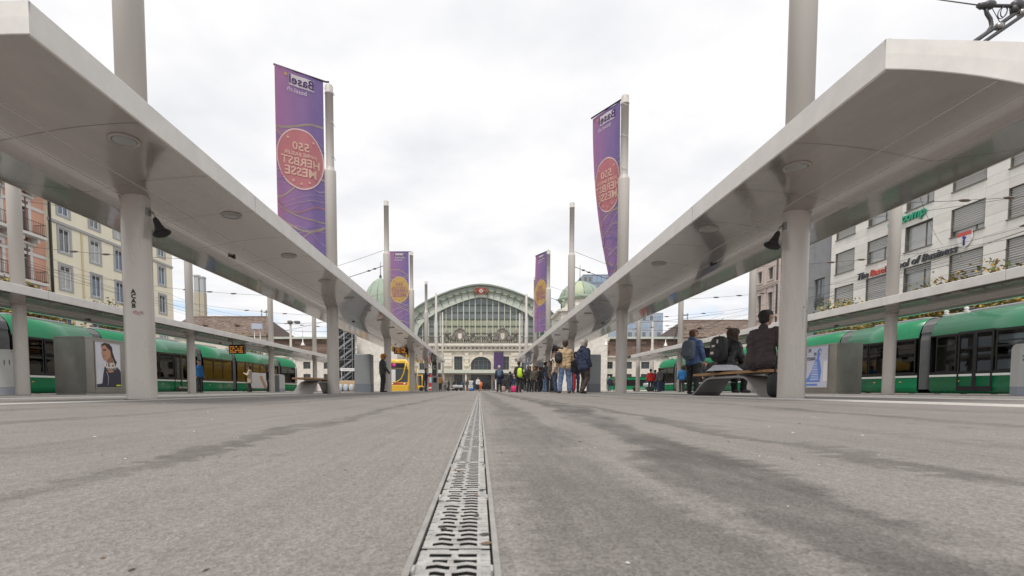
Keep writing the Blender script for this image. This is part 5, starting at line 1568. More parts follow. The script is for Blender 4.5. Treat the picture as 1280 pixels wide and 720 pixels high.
# --- twin chimney towers
for i, (px, w_, top, zcol) in enumerate(((246.5, 4.4, 344, 'a'), (253.2, 3.6, 346, 'b'))):
    p = at_y(px, top, 150); pb = at_y(px, 366, 150)
    t = thing('chimney_tower', ['taller grey capped chimney tower left of its twin', 'shorter grey capped chimney tower right of its twin'][i], 'chimney', (p.x, 150, 0), 0, 'twin chimney towers behind the tile roof')
    b = MB(); b.box(-w_*.19, w_*.19, -.8, .8, 0, pb.z); b.build('shaft', mat('chimney_stone', (.45, .41, .32), .9, var=.1), t)
    b = MB(); b.box(-w_*.17, w_*.17, -.7, .7, pb.z, p.z); b.box(-w_*.2, w_*.2, -.85, .85, p.z-.5, p.z-.2); b.build('flue', mat('flue_grey', (.42, .43, .45), .6, var=.1), t)
# --- small sign box on the left hip roof
p = at_y(321.5, 408, 100); 
t = thing('roof_sign', 'blank blue grey sign box standing on the left wing', 'sign', (p.x, 100, 0))
b = MB(); b.box(-1.1, 1.1, -.2, .2, p.z-.55, p.z+.6); b.build('panel', mat('sign_bluegrey', (.42, .46, .56), .5), t)
b = MB(); b.tube([(-.6, 0, 0), (-.6, 0, p.z)], .08, 6); b.tube([(.6, 0, 0), (.6, 0, p.z)], .08, 6); b.build('post', steel_m, t)
# --- modern blocks behind
def block(x0, x1, top, Y, nx, nz, dz, label, mw, mg, rnd=False):
    a, c = at_y(x0, top, Y).x, at_y(x1, top, Y).x; zt_ = at_y(x0, top, Y).z
    t = thing('modern_block', label, 'building', (a, Y, 0)); L = c-a
    b = MB(); b.box(0, L, 0, 20, 0, zt_); b.build('body', mw, t)
    rg = random.Random(6); cw_ = L/nx
    for j in range(nz):
        for i in range(nx):
            z1 = zt_-.6-j*dz; sh = (j % 2)*.35*cw_ if rnd else 0
            w_ = cw_*rg.uniform(.5, .72) if rnd else cw_*.78; x = min(i*cw_+cw_*.12+sh*.5, L-w_-.1)
            b = MB(); b.box(x, x+w_, -.06, .0, z1-dz*.74, z1-dz*.1); wo = b.build('window', mat('block_frame', (.50, .53, .58), .4, metal=.4), t)
            b = MB(); b.box(x+.15, x+w_-.15, -.09, -.065, z1-dz*.70, z1-dz*.14); b.build('pane', mat('block_glass_blue', (.25, .36, .5), .06, spec=.9) if rg.random() < .5 else wglass2, wo)
    return t
block(765, 829, 391, 180, 7, 5, 3.1, 'modern white and blue block with staggered windows behind the brick wing', mat('block_panel', (.36, .40, .46), .4, metal=.2, var=.15, scale=.3), wglass, True)
t = block(729, 775, 343, 260, 8, 5, 4.6, 'dark blue glass tower behind the right copper dome', mat('tower_panel', (.20, .24, .30), .35, var=.1, scale=.2), wglass)
# --- steel stair scaffold in front of the left wing
a = at_y(421, 489, 96); c = at_y(441, 489, 96)
t = thing('stair_scaffold', 'steel stair scaffold with diagonal flights beside the left pavilion', 'scaffold', (a.x, 96, ZROAD))
Ht = at_y(430, 409, 96).z-ZROAD; Wd = c.x-a.x; nl = 6; fh = Ht/nl
stl = mat('scaffold_steel', (.36, .37, .38), .45, metal=.6); stn = mat('scaffold_net', (.07, .075, .085), .9)
b = MB()
for x in (0, Wd*.5, Wd):
    for y in (0, 1.8): b.tube([(x, y, 0), (x, y, Ht)], .06, 6)
b.build('standards', stl, t)
for k in range(nl):
    b = MB(); b.box(-.1, Wd+.1, 0, 1.8, (k+1)*fh-.06, (k+1)*fh); b.build('deck', stl, t)
    b = MB()
    for yy in (.1, .8):
        b.add([(.2, yy, k*fh), (Wd-.2, yy, (k+1)*fh), (Wd-.2, yy, (k+1)*fh-.35), (.2, yy, k*fh-.35)], [(0, 1, 2, 3)]); 
    for q in range(9): b.box(.2+(Wd-.4)*q/9, .2+(Wd-.4)*(q+1)/9, .1, .8, k*fh+fh*q/9+.02, k*fh+fh*q/9+.06)
    b.build('stair_flight', stl, t)
    b = MB(); b.tube([(.2, .05, k*fh+1), (Wd-.2, .05, (k+1)*fh+1 if k < nl-1 else (k+1)*fh)], .04, 5); b.build('hand_rail', stl, t)
b = MB(); b.quad((-.1, 1.9, 0), (Wd+.1, 1.9, 0), (Wd+.1, 1.9, Ht), (-.1, 1.9, Ht)); b.build('rear_net', stn, t)
t = thing('direction_sign', 'white direction sign at the foot of the steel stairs', 'sign', at_y(436, 462, 92))
b = MB(); b.box(-1.6, 1.6, -.08, .08, -.28, .28); b.build('panel', trim_w, t)
b = MB()
for i in range(7): b.box(-1.2+i*.33, -1.0+i*.33, -.10, -.085, -.05, .07)
b.build('printed_line', mat('print_grey', (.3, .3, .32), .6), t)
b = MB(); b.tube([(-1.4, 0, -.28), (-1.4, 0, -5)], .06, 6); b.tube([(1.4, 0, -.28), (1.4, 0, -5)], .06, 6); b.build('post', stl, t)
# ------------------------------------------------------------------ street furniture
conc = mat('bench_metal', (.34, .33, .315), .42, metal=.2, var=.10, scale=3, bump=.05)
wood = mat('bench_wood', (.40, .225, .105), .55, var=.22, scale=9, stretch=(6, 1, 6), bump=.1)
inox = mat('brushed_steel', (.36, .345, .315), .34, metal=.75, var=.22, scale=1.6, stretch=(1, 1, .5))
inox_d = mat('brushed_steel_frame', (.44, .42, .39), .35, metal=.7, var=.1)
cab_w = mat('cabinet_white', (.60, .60, .575), .5, var=.05)
cab_b = mat('cabinet_base_grey', (.38, .40, .45), .5)
cab_g = mat('cabinet_grey', (.235, .25, .255), .5, var=.06, scale=2)
cab_gb = mat('cabinet_base_bluegrey', (.155, .18, .20), .55)
board_m = mat('board_black', (.014, .014, .015), .35)
def bench(x, y0, y1, label):
    t = thing('bench', label, 'bench', (x, (y0+y1)/2, ZC), 0, 'plank benches on bent metal arches')
    hl = (y1-y0)/2; b = MB()
    pr = []                                    # one bent sheet: foot, curve, flat top, curve, foot
    for yy, zz in ((-.97, 0), (-.86, .10), (-.755, .20), (-.68, .27), (-.63, .31), (-.58, .342), (-.52, .366), (-.45, .380), (-.37, .385)): pr.append((hl*yy, zz))
    full = pr+[(-y, z) for y, z in reversed(pr)]
    wid = lambda z: .25+.05*(1-z/.385)
    k = len(full); vs = []
    for d in (0, .035):
        for sx in (-1, 1):
            for i, (y, z) in enumerate(full):
                ty = full[min(i+1, k-1)][0]-full[max(i-1, 0)][0]; tz = full[min(i+1, k-1)][1]-full[max(i-1, 0)][1]; l = math.hypot(ty, tz)
                vs.append((sx*wid(z), y+d*tz/l, z-d*ty/l if z > .02 else z))
    fs = []
    for i in range(k-1): fs += [(i, i+1, k+i+1, k+i), (2*k+i, 3*k+i, 3*k+i+1, 2*k+i+1), (i, 2*k+i, 2*k+i+1, i+1), (k+i, k+i+1, 3*k+i+1, 3*k+i)]
    b.add(vs, fs, 0, False); b.build('arch_base', conc, t)
    for q in range(3):
        b = MB(); x0 = -.27+q*.183; b.rbox(x0, x0+.175, -hl, hl, .425, .475, .012); b.build('plank', wood, t)
    b = MB()
    for yy in (-hl*.35, hl*.35): b.box(-.24, .24, yy-.04, yy+.04, .386, .424)
    b.build('seat_bearer', steel_m, t)
    b = MB(); b.box(-.262, -.245, -.42, -.22, .25, .27); b.build('rivet_plate', joint_m, t)
bench(5.02, 7.9, 10.55, 'near right bench of wooden planks with two people sitting on it')
bench(-5.05, 13.4, 16.2, 'empty bench of wooden planks under the near left canopy')

def steel_box(s, xin, y0, y1, x_out, top, label, poster):
    t = thing('steel_cabinet', label, 'cabinet', (s*xin, y0, ZP), 0, 'brushed steel cabinets carrying posters')
    h = top-ZP; w_ = x_out-xin
    lo, hi = (0, w_) if s > 0 else (-w_, 0)
    b = MB(); b.box(lo+.02, hi-.02, .02, y1-y0-.02, .06, h-.03); b.build('body', inox, t)
    b = MB(); b.box(lo, hi, 0, y1-y0, h-.03, h); b.box(lo+.03, hi-.03, .03, y1-y0-.03, 0, .06); b.build('top', inox_d, t)
    for i in range(2):       # front doors
        b = MB(); b.box(lo+.03, hi-.03, .008, .0195, (.10, .82)[i], (.80, h-.06)[i]); b.build('door', inox, t)
    xa = .0 if s > 0 else .0; Ls = y1-y0
    pa, pb, pz0, pz1 = poster; fx = -s
    for (a, c, z0, z1) in ((.03, pa-.06, .08, h-.06), (pb+.06, Ls-.03, .08, h-.06), (pa-.05, pb+.05, .08, pz0-.03)):
        b = MB(); l_, h_ = sorted((fx*-.019, fx*-.008)); b.box(l_, h_, a, c, z0, z1); b.build('side_panel', inox, t)
    b = MB(); l_, h_ = sorted((fx*-.0195, fx*.012)); e = .03
    for (a, c, z0, z1) in ((pa-e, pa, pz0-e, pz1+e), (pb, pb+e, pz0-e, pz1+e), (pa, pb, pz0-e, pz0), (pa, pb, pz1, pz1+e)): b.box(l_, h_, a, c, z0, z1)
    b.build('poster_frame', inox_d, t)
    return t, h
def poster_builder(s, x, ya, yb, z0, z1):
    """flat print on the side facing the square; coordinates 0..1, left to right as seen, bottom to top"""
    w_, h_ = yb-ya, z1-z0
    n = [0]
    def P(u, v, k): 
        return (x-s*(.006+k*.0022), (ya+u*w_) if s < 0 else (yb-u*w_), z0+v*h_)
    def poly(pts, m, parent, name, k):
        b = MB(); b.add([P(u, v, k) for u, v in pts], [tuple(range(len(pts)))]); return b.build(name, m, parent)
    def word(s_, size, u, v, m, parent, k, **kw):
        me = text_mesh(s_, size, **kw); me.materials.clear(); me.materials.append(m)
        for q in me.vertices: q.co = Vector(P(u+q.co.x/w_, v+q.co.y/h_, k))
        return put('lettering', me, parent)
    return poly, word
# left: fashion poster
XB = 12.9
y0 = depth_of(108, -XB); y1 = depth_of(163, -XB); ya, yb = depth_of(121, -XB), depth_of(151.5, -XB)
z1 = at_x(121, 427.5, -XB).z; z0 = at_x(121, 484, -XB).z
top = at_x(108, 420.5, -XB).z
t, h = steel_box(-1, XB, y0, y1, 13.95, top, 'left brushed steel cabinet carrying the fashion poster', (ya-y0, yb-y0, z0-ZP, z1-ZP))
po = thing('poster', 'fashion poster of a woman in a dark jacket on the left steel cabinet', 'poster', (0, 0, 0))
poly, word = poster_builder(-1, -XB, ya, yb, z0, z1)
poly([(0, 0), (1, 0), (1, 1), (0, 1)], mat('poster_paper', (.66, .66, .72), .35, coat=.3), po, 'paper', 0)
nav = mat('print_navy', (.035, .035, .055), .4, var=.3, scale=8); skn = mat('print_skin', (.50, .27, .18), .45); sk2 = mat('print_skin_shade', (.30, .145, .09), .45); hr = mat('print_hair', (.035, .025, .022), .4)
poly([(.0, .0), (1, 0), (1, .36), (.93, .44), (.80, .52), (.72, .56), (.42, .53), (.33, .46), (.27, .30), (.22, .09), (.1, .07), (.0, .07)], nav, po, 'printed_jacket', 1)
poly([(.44, .36), (.62, .40), (.74, .52), (.66, .66), (.62, .78), (.40, .72), (.42, .60), (.42, .52)], sk2, po, 'printed_neck', 2)
poly([(.24, .93), (.52, .98), (.66, .88), (.63, .76), (.52, .66), (.40, .60), (.31, .61), (.28, .66), (.25, .69), (.265, .72), (.22, .76), (.25, .80), (.23, .85)], skn, po, 'printed_face', 3)
poly([(.22, .90), (.24, .97), (.36, 1.0), (.55, .99), (.66, .92), (.68, .80), (.76, .66), (.86, .55), (.80, .50), (.70, .62), (.60, .74), (.58, .84), (.48, .88), (.38, .955), (.27, .93)], hr, po, 'printed_hair', 4)
poly([(.27, .845), (.40, .865), (.42, .845), (.38, .825), (.29, .825)], hr, po, 'printed_eye', 5)
poly([(.255, .70), (.36, .72), (.37, .70), (.29, .685)], mat('print_lips', (.35, .07, .07), .4), po, 'printed_lips', 5)
poly([(.38, .36), (.41, .36), (.48, .22), (.44, .05), (.42, .05), (.455, .22)], mat('print_zip', (.4, .4, .45), .4), po, 'printed_zip', 5)
poly([(.62, .40), (.72, .36), (.50, .33), (.44, .36)], skn, po, 'printed_neckline', 5)
word('CALIDA', .25, .50, .49, trim_w, po, 6, bold=.012)
word('always the comfort', .055, .60, .415, trim_w, po, 6)
poly([(.78, .025), (.98, .025), (.98, .06), (.78, .06)], mat('print_yellow_green', (.62, .66, .05), .4), po, 'printed_label', 6)
# right: festival poster
y0 = depth_of(1045, XB); y1 = depth_of(1001, XB); ya, yb = depth_of(1033.5, XB), depth_of(1007.5, XB)
z1 = at_x(1033.5, 432, XB).z; z0 = at_x(1033.5, 484, XB).z; top = at_x(1045, 428.5, XB).z
t, h = steel_box(1, XB, y0, y1, 13.85, top, 'right brushed steel cabinet carrying the blue tower poster', (ya-y0, yb-y0, z0-ZP, z1-ZP))
po = thing('poster', 'pale poster with a blue drawn tower and dark words on the right steel cabinet', 'poster', (0, 0, 0))
poly, word = poster_builder(1, XB, ya, yb, z0, z1)
poly([(0, 0), (1, 0), (1, 1), (0, 1)], mat('poster_paper_lilac', (.55, .56, .66), .35, coat=.3), po, 'paper', 0)
bl = mat('print_blue', (.13, .24, .62), .4); lb = mat('print_pale_blue', (.50, .58, .78), .4)
poly([(.0, .13), (.66, .13), (.72, .40), (.66, .60), (.60, .72), (.72, .90), (.62, .97), (.52, .90), (.50, .72), (.36, .60), (.24, .40), (.10, .26), (.0, .20)], bl, po, 'printed_tower', 1)
for i in range(11):
    v = .18+i*.042; wv = .30-.018*i
    poly([(.44-wv*.8, v), (.44+wv*.55, v+.006), (.44+wv*.55, v+.024), (.44-wv*.8, v+.018)], lb if i % 3 else trim_w, po, 'printed_storey', 2)
poly([(.0, .04), (.55, .04), (.55, .09), (.0, .09)], bl, po, 'printed_footer', 2)
poly([(.80, .14), (1, .16), (1, .66), (.82, .62)], trim_w, po, 'printed_column', 1)
for s_, u, v in (('25', .14, .92), ('10', .40, .82), ('YEARS', .22, .71)): word(s_, .17, u, v, nav, po, 4, bold=.004)
word('BASEL', .15, .80, .86, trim_w, po, 4, bold=.004); word('LIVE', .15, .78, .74, trim_w, po, 4, bold=.004)

def white_cabinet(x0, x1, y0, y1, top, label, num, z=None):
    t = thing('white_cabinet', label, 'cabinet', (x0, y0, ZP), 0, 'white cabinets standing on the outer platforms')
    w_, d, h = x1-x0, y1-y0, top-ZP; r_ = .16
    pts = [(0, .24), (w_, .24)]+[(w_-r_+r_*math.sin(a), h-r_+r_*math.cos(a)) for a in [PI/2*(1-q/5) for q in range(6)]]+[(r_-r_*math.sin(a), h-r_+r_*math.cos(a)) for a in [PI/2*q/5 for q in range(6)]]
    b = MB(); b.prism(pts, 0, d, 'y'); b.build('body', cab_w, t)
    b = MB(); b.box(-.0, w_, .006, d-.006, 0, .235); b.build('base', cab_b, t)
    b = MB()
    b.box(w_*.5-.004, w_*.5+.004, -.004, -.001, .26, h-.15); b.build('door_joint', trim_g, t)
    if num:
        me = text_mesh(num, .20, bold=.004); me.materials.clear(); me.materials.append(mat('number_grey', (.09, .09, .09), .6))
        me.transform(Matrix.Translation((w_*(.80 if x0 < 0 else .14), -.006, h-.40)) @ Matrix.Rotation(R(90), 4, 'X')); put('lettering', me, t)
    return t
white_cabinet(-15.05, -14.14, 14.36, 14.68, 1.44, 'rounded white cabinet numbered 1 1 at the left edge beside a column', '1 1')
white_cabinet(14.63, 15.5, 12.85, 13.05, 1.47, 'rounded white cabinet numbered 2 at the right edge in front of the tram', '2')
t = white_cabinet(-14.35, -13.93, depth_of(343, -14.3), depth_of(343, -14.3)+.9, 1.30, 'small pale cabinet behind the third column of the far left platform', '')
b = MB(); b.box(.03, .39, -.02, -.003, .05, 1.16); b.build('door', mat('cabinet_door_grey', (.20, .22, .22), .5), t)
def grey_cabinet(px0, px1, y, top_px, d, label, side):
    a, c = at_y(px0, 480, y).x, at_y(px1, 480, y).x; h = at_y(px0, top_px, y).z-ZC
    t = thing('grey_cabinet', label, 'cabinet', (a, y, ZC), 0, 'tall grey cabinets under the near canopies')
    w_ = c-a; b = MB(); b.rbox(0, w_, 0, d, .42, h, .03); b.build('body', cab_g, t)
    b = MB(); b.box(.004, w_-.004, .004, d-.004, .0, .415); b.build('base', cab_gb, t)
    b = MB(); b.lathe([(.02, 0), (.02, .012), (.001, .012)], 8, M=Matrix.Translation((w_*.6, -.001, h-.3)) @ Matrix.Rotation(R(90), 4, 'X')); b.build('lock', black_m, t)
    b = MB(); b.box(w_*.96-.005, w_*.96, -.004, 0, .5, h-.05); b.build('door_joint', joint_m, t)
grey_cabinet(443, 463.5, 24.0, 442.5, .7, 'tall grey cabinet under the near left canopy beside the man with the bag', 1)
grey_cabinet(737, 751, 23.2, 443, .7, 'tall grey cabinet behind the white haired man on the right', -1)
# departure boards hung from the canopies
def board(px0, px1, py0, py1, y, zhang, label, lines=True):
    a = at_y(px0, py0, y); c = at_y(px1, py1, y)
    t = thing('departure_board', label, 'display board', ((a.x+c.x)/2, y, c.z), 0, 'black departure boards hung under the canopies')
    w_ = c.x-a.x; h = a.z-c.z
    b = MB(); b.rbox(-w_/2, w_/2, -.10, .12, 0, h, .02); b.build('housing', board_m, t)
    b = MB()
    for q in (-.3, .3): b.tube([(q*w_, 0, h), (q*w_, 0, max(zhang-c.z, h+.05))], .025, 6)
    b.build('hanger', steel_m, t)
    if lines:
        rg = random.Random(int(px0))
        b = MB(); zz = h-.09
        for r_ in range(4):
            x = -w_*.42
            while x < w_*.40:
                q = rg.uniform(.03, .10)
                if rg.random() < .72: b.box(x, min(x+q, w_*.42), -.106, -.101, zz-.05, zz)
                x += q+.02
            zz -= (h-.1)/4
        tag(b.build('led_text', amber_e, t), kind='stuff')
board(287, 306.5, 431, 442.2, 25.6, 2.75, 'departure board with orange text under the far left canopy')
board(492.5, 510.5, 433.5, 442.5, 29.4, 2.75, 'departure board with orange text above the yellow tram')
board(690, 704, 428.5, 442.5, 29.3, 2.75, 'black departure board above the waiting crowd on the right', False)
board(876.5, 895, 435, 447.2, 27.5, 2.7, 'black departure board under the far right canopy behind the man in blue', False)
# ticket machines with signs at the far ends of the canopies
def stele(px, y, label, flag_m, px_w=7):
    p = at_y(px, 489, y); k = y/F
    t = thing('ticket_machine', label, 'ticket machine', (p.x, y, .05), 0, 'ticket machines with signs at the canopy ends')
    b = MB(); b.rbox(-4.2*k, 4.2*k, 0, .5, 0, 19.5*k, .03); b.build('body', mat('machine_grey', (.36, .36, .35), .5), t)
    b = MB(); b.box(-3.4*k, 2.2*k, .1, .3, 19.5*k, 39*k); f = b.build('sign', flag_m, t)
    b = MB(); b.tube([(.9*k, .09, 31*k), (-1.2*k, .09, 32.5*k), (-1.6*k, .09, 30*k), (-.8*k, .09, 27.5*k), (.9*k, .09, 28*k)], .7*k, 6); b.build('symbol', trim_w, f)
    b = MB(); b.box(-2.6*k, 2.4*k, -.012, -.001, 11*k, 17*k); b.build('screen', tglass, t)
stele(543.5, 45, 'ticket machine with dark symbol sign at the end of the near left canopy', mat('sign_charcoal', (.09, .09, .095), .5))
stele(659.5, 45, 'ticket machine with blue grey symbol sign at the end of the near right canopy', mat('sign_slate_blue', (.13, .16, .22), .5))
p = at_y(537.5, 488, 52)
t = thing('vending_machine', 'red and white vending machine beside the ticket machine on the left', 'vending machine', (p.x, 52, .03))
b = MB(); b.rbox(-.32, .32, 0, .6, .1, 1.85, .03); b.build('body', mat('vending_red', (.50, .035, .03), .4), t)
b = MB(); b.box(-.05, .26, -.02, -.001, .95, 1.55); b.build('screen', mat('screen_pale_blue', (.40, .60, .68), .3), t)
b = MB(); b.box(-.3, .3, -.02, -.001, .30, .48); b.build('panel', trim_w, t)
p = at_y(1003, 411.5, 19.8)
t = thing('stop_sign', 'round orange yellow tram stop sign half hidden by the near right column', 'sign', (p.x, 19.8, p.z))
b = MB(); b.lathe([(.24, -.02), (.24, .02), (.001, .02)], 24, M=Matrix.Rotation(R(90), 4, 'X')); b.build('disc', mat('stop_yellow', (.75, .40, .02), .4), t)
b = MB(); b.tube([(0, 0, -.2), (0, 0, -p.z+ZP)], .03, 6); b.build('post', steel_m, t)

# ------------------------------------------------------------------ overhead wires
wire_m = mat('wire_dark', (.055, .055, .06), .5)
insul = mat('insulator_brown', (.12, .08, .06), .4)
def sag(a, c, s, n=12): 
    a, c = Vector(a), Vector(c)
    return [a+(c-a)*(i/n)-Vector((0, 0, s*4*(i/n)*(1-i/n))) for i in range(n+1)]
for s, c1, c2, lab in ((-1, COLS_L1, COLS_L2, 'net of dark overhead wires across the tracks on the left'), (1, COLS_R1, COLS_R2, 'net of dark overhead wires across the tracks on the right')):
    t = thing('overhead_line', lab, 'overhead wires', (0, 0, 0))
    for i in range(5):
        y1, y2 = c1[i], c2[min(i+1, 4)] if i+1 < 5 else c2[4]+8
        a, c = (s*4.65, y1, 6.22), (s*13.7, y2, 6.35)
        b = MB()
        if i > 1: b.tube(sag(a, c, .16), .016, 5, smooth=False); b.tube(sag((a[0], a[1], 6.95), (c[0], c[1], 7.05), .1), .009, 4)
        e = (s*34.5, y2+2.0, 9.6)
        b.tube(sag(c, e, .5), .009, 5)
        b.build('span_wire', wire_m, t)
        b = MB()
        for q in (.06, .10, .93) if i > 1 else ():
            P_ = Vector(a)+(Vector(c)-Vector(a))*q-Vector((0, 0, .16*4*q*(1-q)))
            b.sell(P_, (.09, .05, .045), 1, 8, 5)
        for q in (.12, .20, .28): 
            P_ = Vector(c)+(Vector(e)-Vector(c))*q-Vector((0, 0, .5*4*q*(1-q))); b.sell(P_, (.22, .06, .05), 1, 8, 5)
        b.build('insulator', insul, t)
    for xw in (9.4, 19.65):
        b = MB(); ys_ = list(range(-6, 100, 9))
        for ya, yb in zip(ys_, ys_[1:]): b.tube(sag((s*xw, ya, 5.45), (s*xw, yb, 5.45), .02, 2), .008, 4, caps=False); b.tube(sag((s*xw, ya, 6.3), (s*xw, yb, 6.3), .22, 6), .007, 4, caps=False)
        b.build('contact_wire', wire_m, t)
    # steadying wires with lap joints in front of the facades
    b = MB()
    for (xa, ya, za, xb, yb, zb, sg) in ((13.7, c2[1], 8.6, 34.6, c2[1]+20, 11.0, .5), (13.7, c2[2], 8.2, 34.6, c2[2]-6, 10.4, .6), (20, -5, 7.6, 30, 60, 8.8, .9), (23, 4, 8.2, 29, 58, 7.4, .5)):
        b.tube(sag((s*xa, ya, za), (s*xb, yb, zb), sg, 16), .009, 4)
    b.build('stay_wire', wire_m, t)
    b = MB()
    for q in range(6): 
        P_ = Vector((s*(23.4+.35*q), 12+q*2.0, 8.05-.05*q)); b.sell(P_, (.10, .42, .06), 1, 8, 5)
    b.build('lap_joint', insul, t)
# far wires between the wings of the station
t = thing('overhead_line', 'thin far wires spanning the tracks before the brick wings', 'overhead wires', (0, 0, 0))
b = MB()
for (px0, py0, px1, py1, y) in ((330, 418, 440, 392, 70), (335, 404, 430, 400, 74), (330, 410, 425, 414, 66), (775, 405, 905, 391, 70), (780, 398, 900, 402, 66), (790, 412, 890, 410, 74), (840, 422, 905, 398, 60)):
    b.tube(sag(at_y(px0, py0, y), at_y(px1, py1, y), .25), .022, 4)
b.build('span_wire', wire_m, t)
# bracket arm of the contact line at the top right
t = thing('catenary_bracket', 'dark twin tube contact line bracket rising behind the near right canopy', 'bracket', (13.7, 7.7, 0))
yb_ = 7.7; O = Vector((13.7, 7.7, 0)); cat_m = mat('bracket_dark', (.075, .072, .075), .45, metal=.4)
q = lambda px, py, dy=0: at_y(px, py, yb_+dy)-O
A, B_ = q(1213, 56), q(1280, 9); dirv = (B_-A); end = A+dirv*((0-A.x)/dirv.x)
A2, B2 = q(1225, 56), q(1280, 18); dir2 = (B2-A2); end2 = A2+dir2*((0-A2.x)/dir2.x)
b = MB(); b.tube([A-dirv*.35, A, end], .032, 10); b.tube([A2-dir2*.35, A2, end2], .030, 10); b.build('bracket_tube', cat_m, t)
b = MB(); b.box(-.16, .16, -.16, .16, end.z-.1, end2.z+.1); b.build('mast_clamp', cat_m, t)
b = MB(); b.tube([q(1216, 53), q(1234, 40), q(1239.5, 32), q(1238, 24), q(1233.5, 17), q(1232, 10)], .026, 8); b.build('curved_rod', cat_m, t)
b = MB(); b.tube([q(1222, 6.5), q(1228, 7.5), q(1233, 8)], [.03, .05, .03], 8); b.tube([q(1231, 7), q(1262, 7.5), q(1275, 8), q(1300, 7)], .024, 8); b.sell(q(1236, 6.5), (.10, .06, .06), .8, 10, 6); b.sell(q(1271, 6.5), (.10, .06, .07), .8, 10, 6); b.tube([q(1267, 7), q(1268, 16)], .05, 8); b.tube([q(1275, 3), q(1271, 7)], .04, 8)
b.build('clamp', cat_m, t)
b = MB()
c_ = q(1254, 15); rx = (q(1259.5, 15)-c_).x
b.tube([c_+Vector((rx*math.cos(a)*.9+.1*rx*math.sin(a), .02*math.sin(a*.5), 1.25*rx*math.sin(a)+.35*rx*math.cos(a))) for a in [2*PI*k/20 for k in range(41)]], .007, 5)
b.tube([q(1240, 10), q(1251, 30)], .006, 4); b.build('loop_cable', cat_m, t)
b = MB(); b.sell(q(1249, 33), (.07, .05, .05), .7, 8, 5); b.sell(q(1278, 16), (.07, .05, .05), .7, 8, 5); b.build('tube_clip', steel_m, t)
b = MB(); b.tube([q(1222, 6.3), q(1176, 0, 1.5), q(1000, -30, 6)], .010, 5); b.build('stay_wire', cat_m, t)

# ------------------------------------------------------------------ autumn trees behind the trams
leaf_ms = [mat('leaf_gold', (.42, .27, .04), .7), mat('leaf_green', (.13, .16, .05), .7), mat('leaf_brown', (.22, .12, .04), .7), mat('leaf_olive', (.22, .20, .06), .7)]
bark = mat('bark', (.09, .07, .055), .9, var=.3, scale=8, bump=.5)
def crown(seed, n, rx, rz, zc, sparse=1.):
    rg = random.Random(seed); b = MB(); cl = []
    for k in range(16):
        a = rg.uniform(0, 2*PI); rr = rx*math.sqrt(rg.random())*.85; z = zc+rz*rg.uniform(-.85, .9)
        f = math.sqrt(max(.08, 1-((z-zc)/rz)**2)); cl.append(Vector((rr*f*math.cos(a), rr*f*math.sin(a), z)))
    for i in range(n):
        c = rg.choice(cl); sd_ = .42*sparse
        p = c+Vector((rg.gauss(0, sd_), rg.gauss(0, sd_), rg.gauss(0, sd_*.8)))
        s_ = rg.uniform(.07, .15); u = Vector((rg.uniform(-1, 1), rg.uniform(-1, 1), rg.uniform(-1, 1))).normalized(); v = u.orthogonal().normalized()
        mi = rg.choice((0, 0, 1, 2, 3) if (hash((int(c.x*9), int(c.z*9))) % 3) else (1, 1, 3, 3, 0))
        b.add([p-u*s_, p+v*s_*.55, p+u*s_, p-v*s_*.55], [(0, 1, 2, 3)], mi)
    return b.mesh('crown', leaf_ms), cl
def tree(x, y, h, seed, label, n=2600, rx=1.7, sparse=1.):
    t = thing('autumn_tree', label, 'tree', (x, y, ZROAD), seed*1.3, 'small autumn trees behind the trams')
    zc = h-1.75; me, cl = crown(seed, n, rx, 1.6, zc, sparse)
    put('crown', me, t)
    b = MB(); b.tube([(0, 0, -.1), (.04, .02, 1.2), (-.03, .05, zc-.9), (.02, 0, zc+.6)], [.14, .11, .08, .03], 8)
    for c in cl[:9]: b.tube([(0, .03, zc-1.2+.1*(c.z-zc)), c*.55+Vector((0, 0, zc*.45)), c], [.05, .03, .01], 5)
    b.build('trunk', bark, t)
XT = 27.
for i, (px, h, n, lab) in enumerate(((1283, 6.45, 2600, 'autumn tree at the right edge above the right tram roof'), (1205, 7.1, 800, 'tallest thin autumn tree before the grilled windows of the white offices'), (1140, 6.1, 2600, 'yellow green autumn tree above the bellows of the right tram'), (1050, 6.75, 2600, 'golden autumn tree showing above the far right canopy edge'), (1085, 5.9, 2400, 'low autumn tree behind the far right canopy between two golden ones'), (1172, 5.75, 3000, 'dense olive autumn tree under the tallest thin tree'), (1243, 5.75, 3000, 'dense autumn tree between the tallest thin tree and the right edge'), (1112, 5.8, 3000, 'low dense autumn tree behind the far right canopy mast'))):
    tree(XT, depth_of(px, XT), h, i+1, lab, n, 1.8, 1.2 if n < 2000 else 1.)
for i, (px, h, lab) in enumerate(((6, 6.5, 'autumn tree at the left edge before the salmon house'), (47, 6.55, 'golden autumn tree under the salmon balconies'), (142, 6.6, 'autumn tree showing above the far left canopy before the yellow house'), (305, 6.5, 'small golden tree beyond the far left canopy under the tile roof'))):
    tree(-XT, depth_of(px, -XT), h, i+11, lab, 2400)
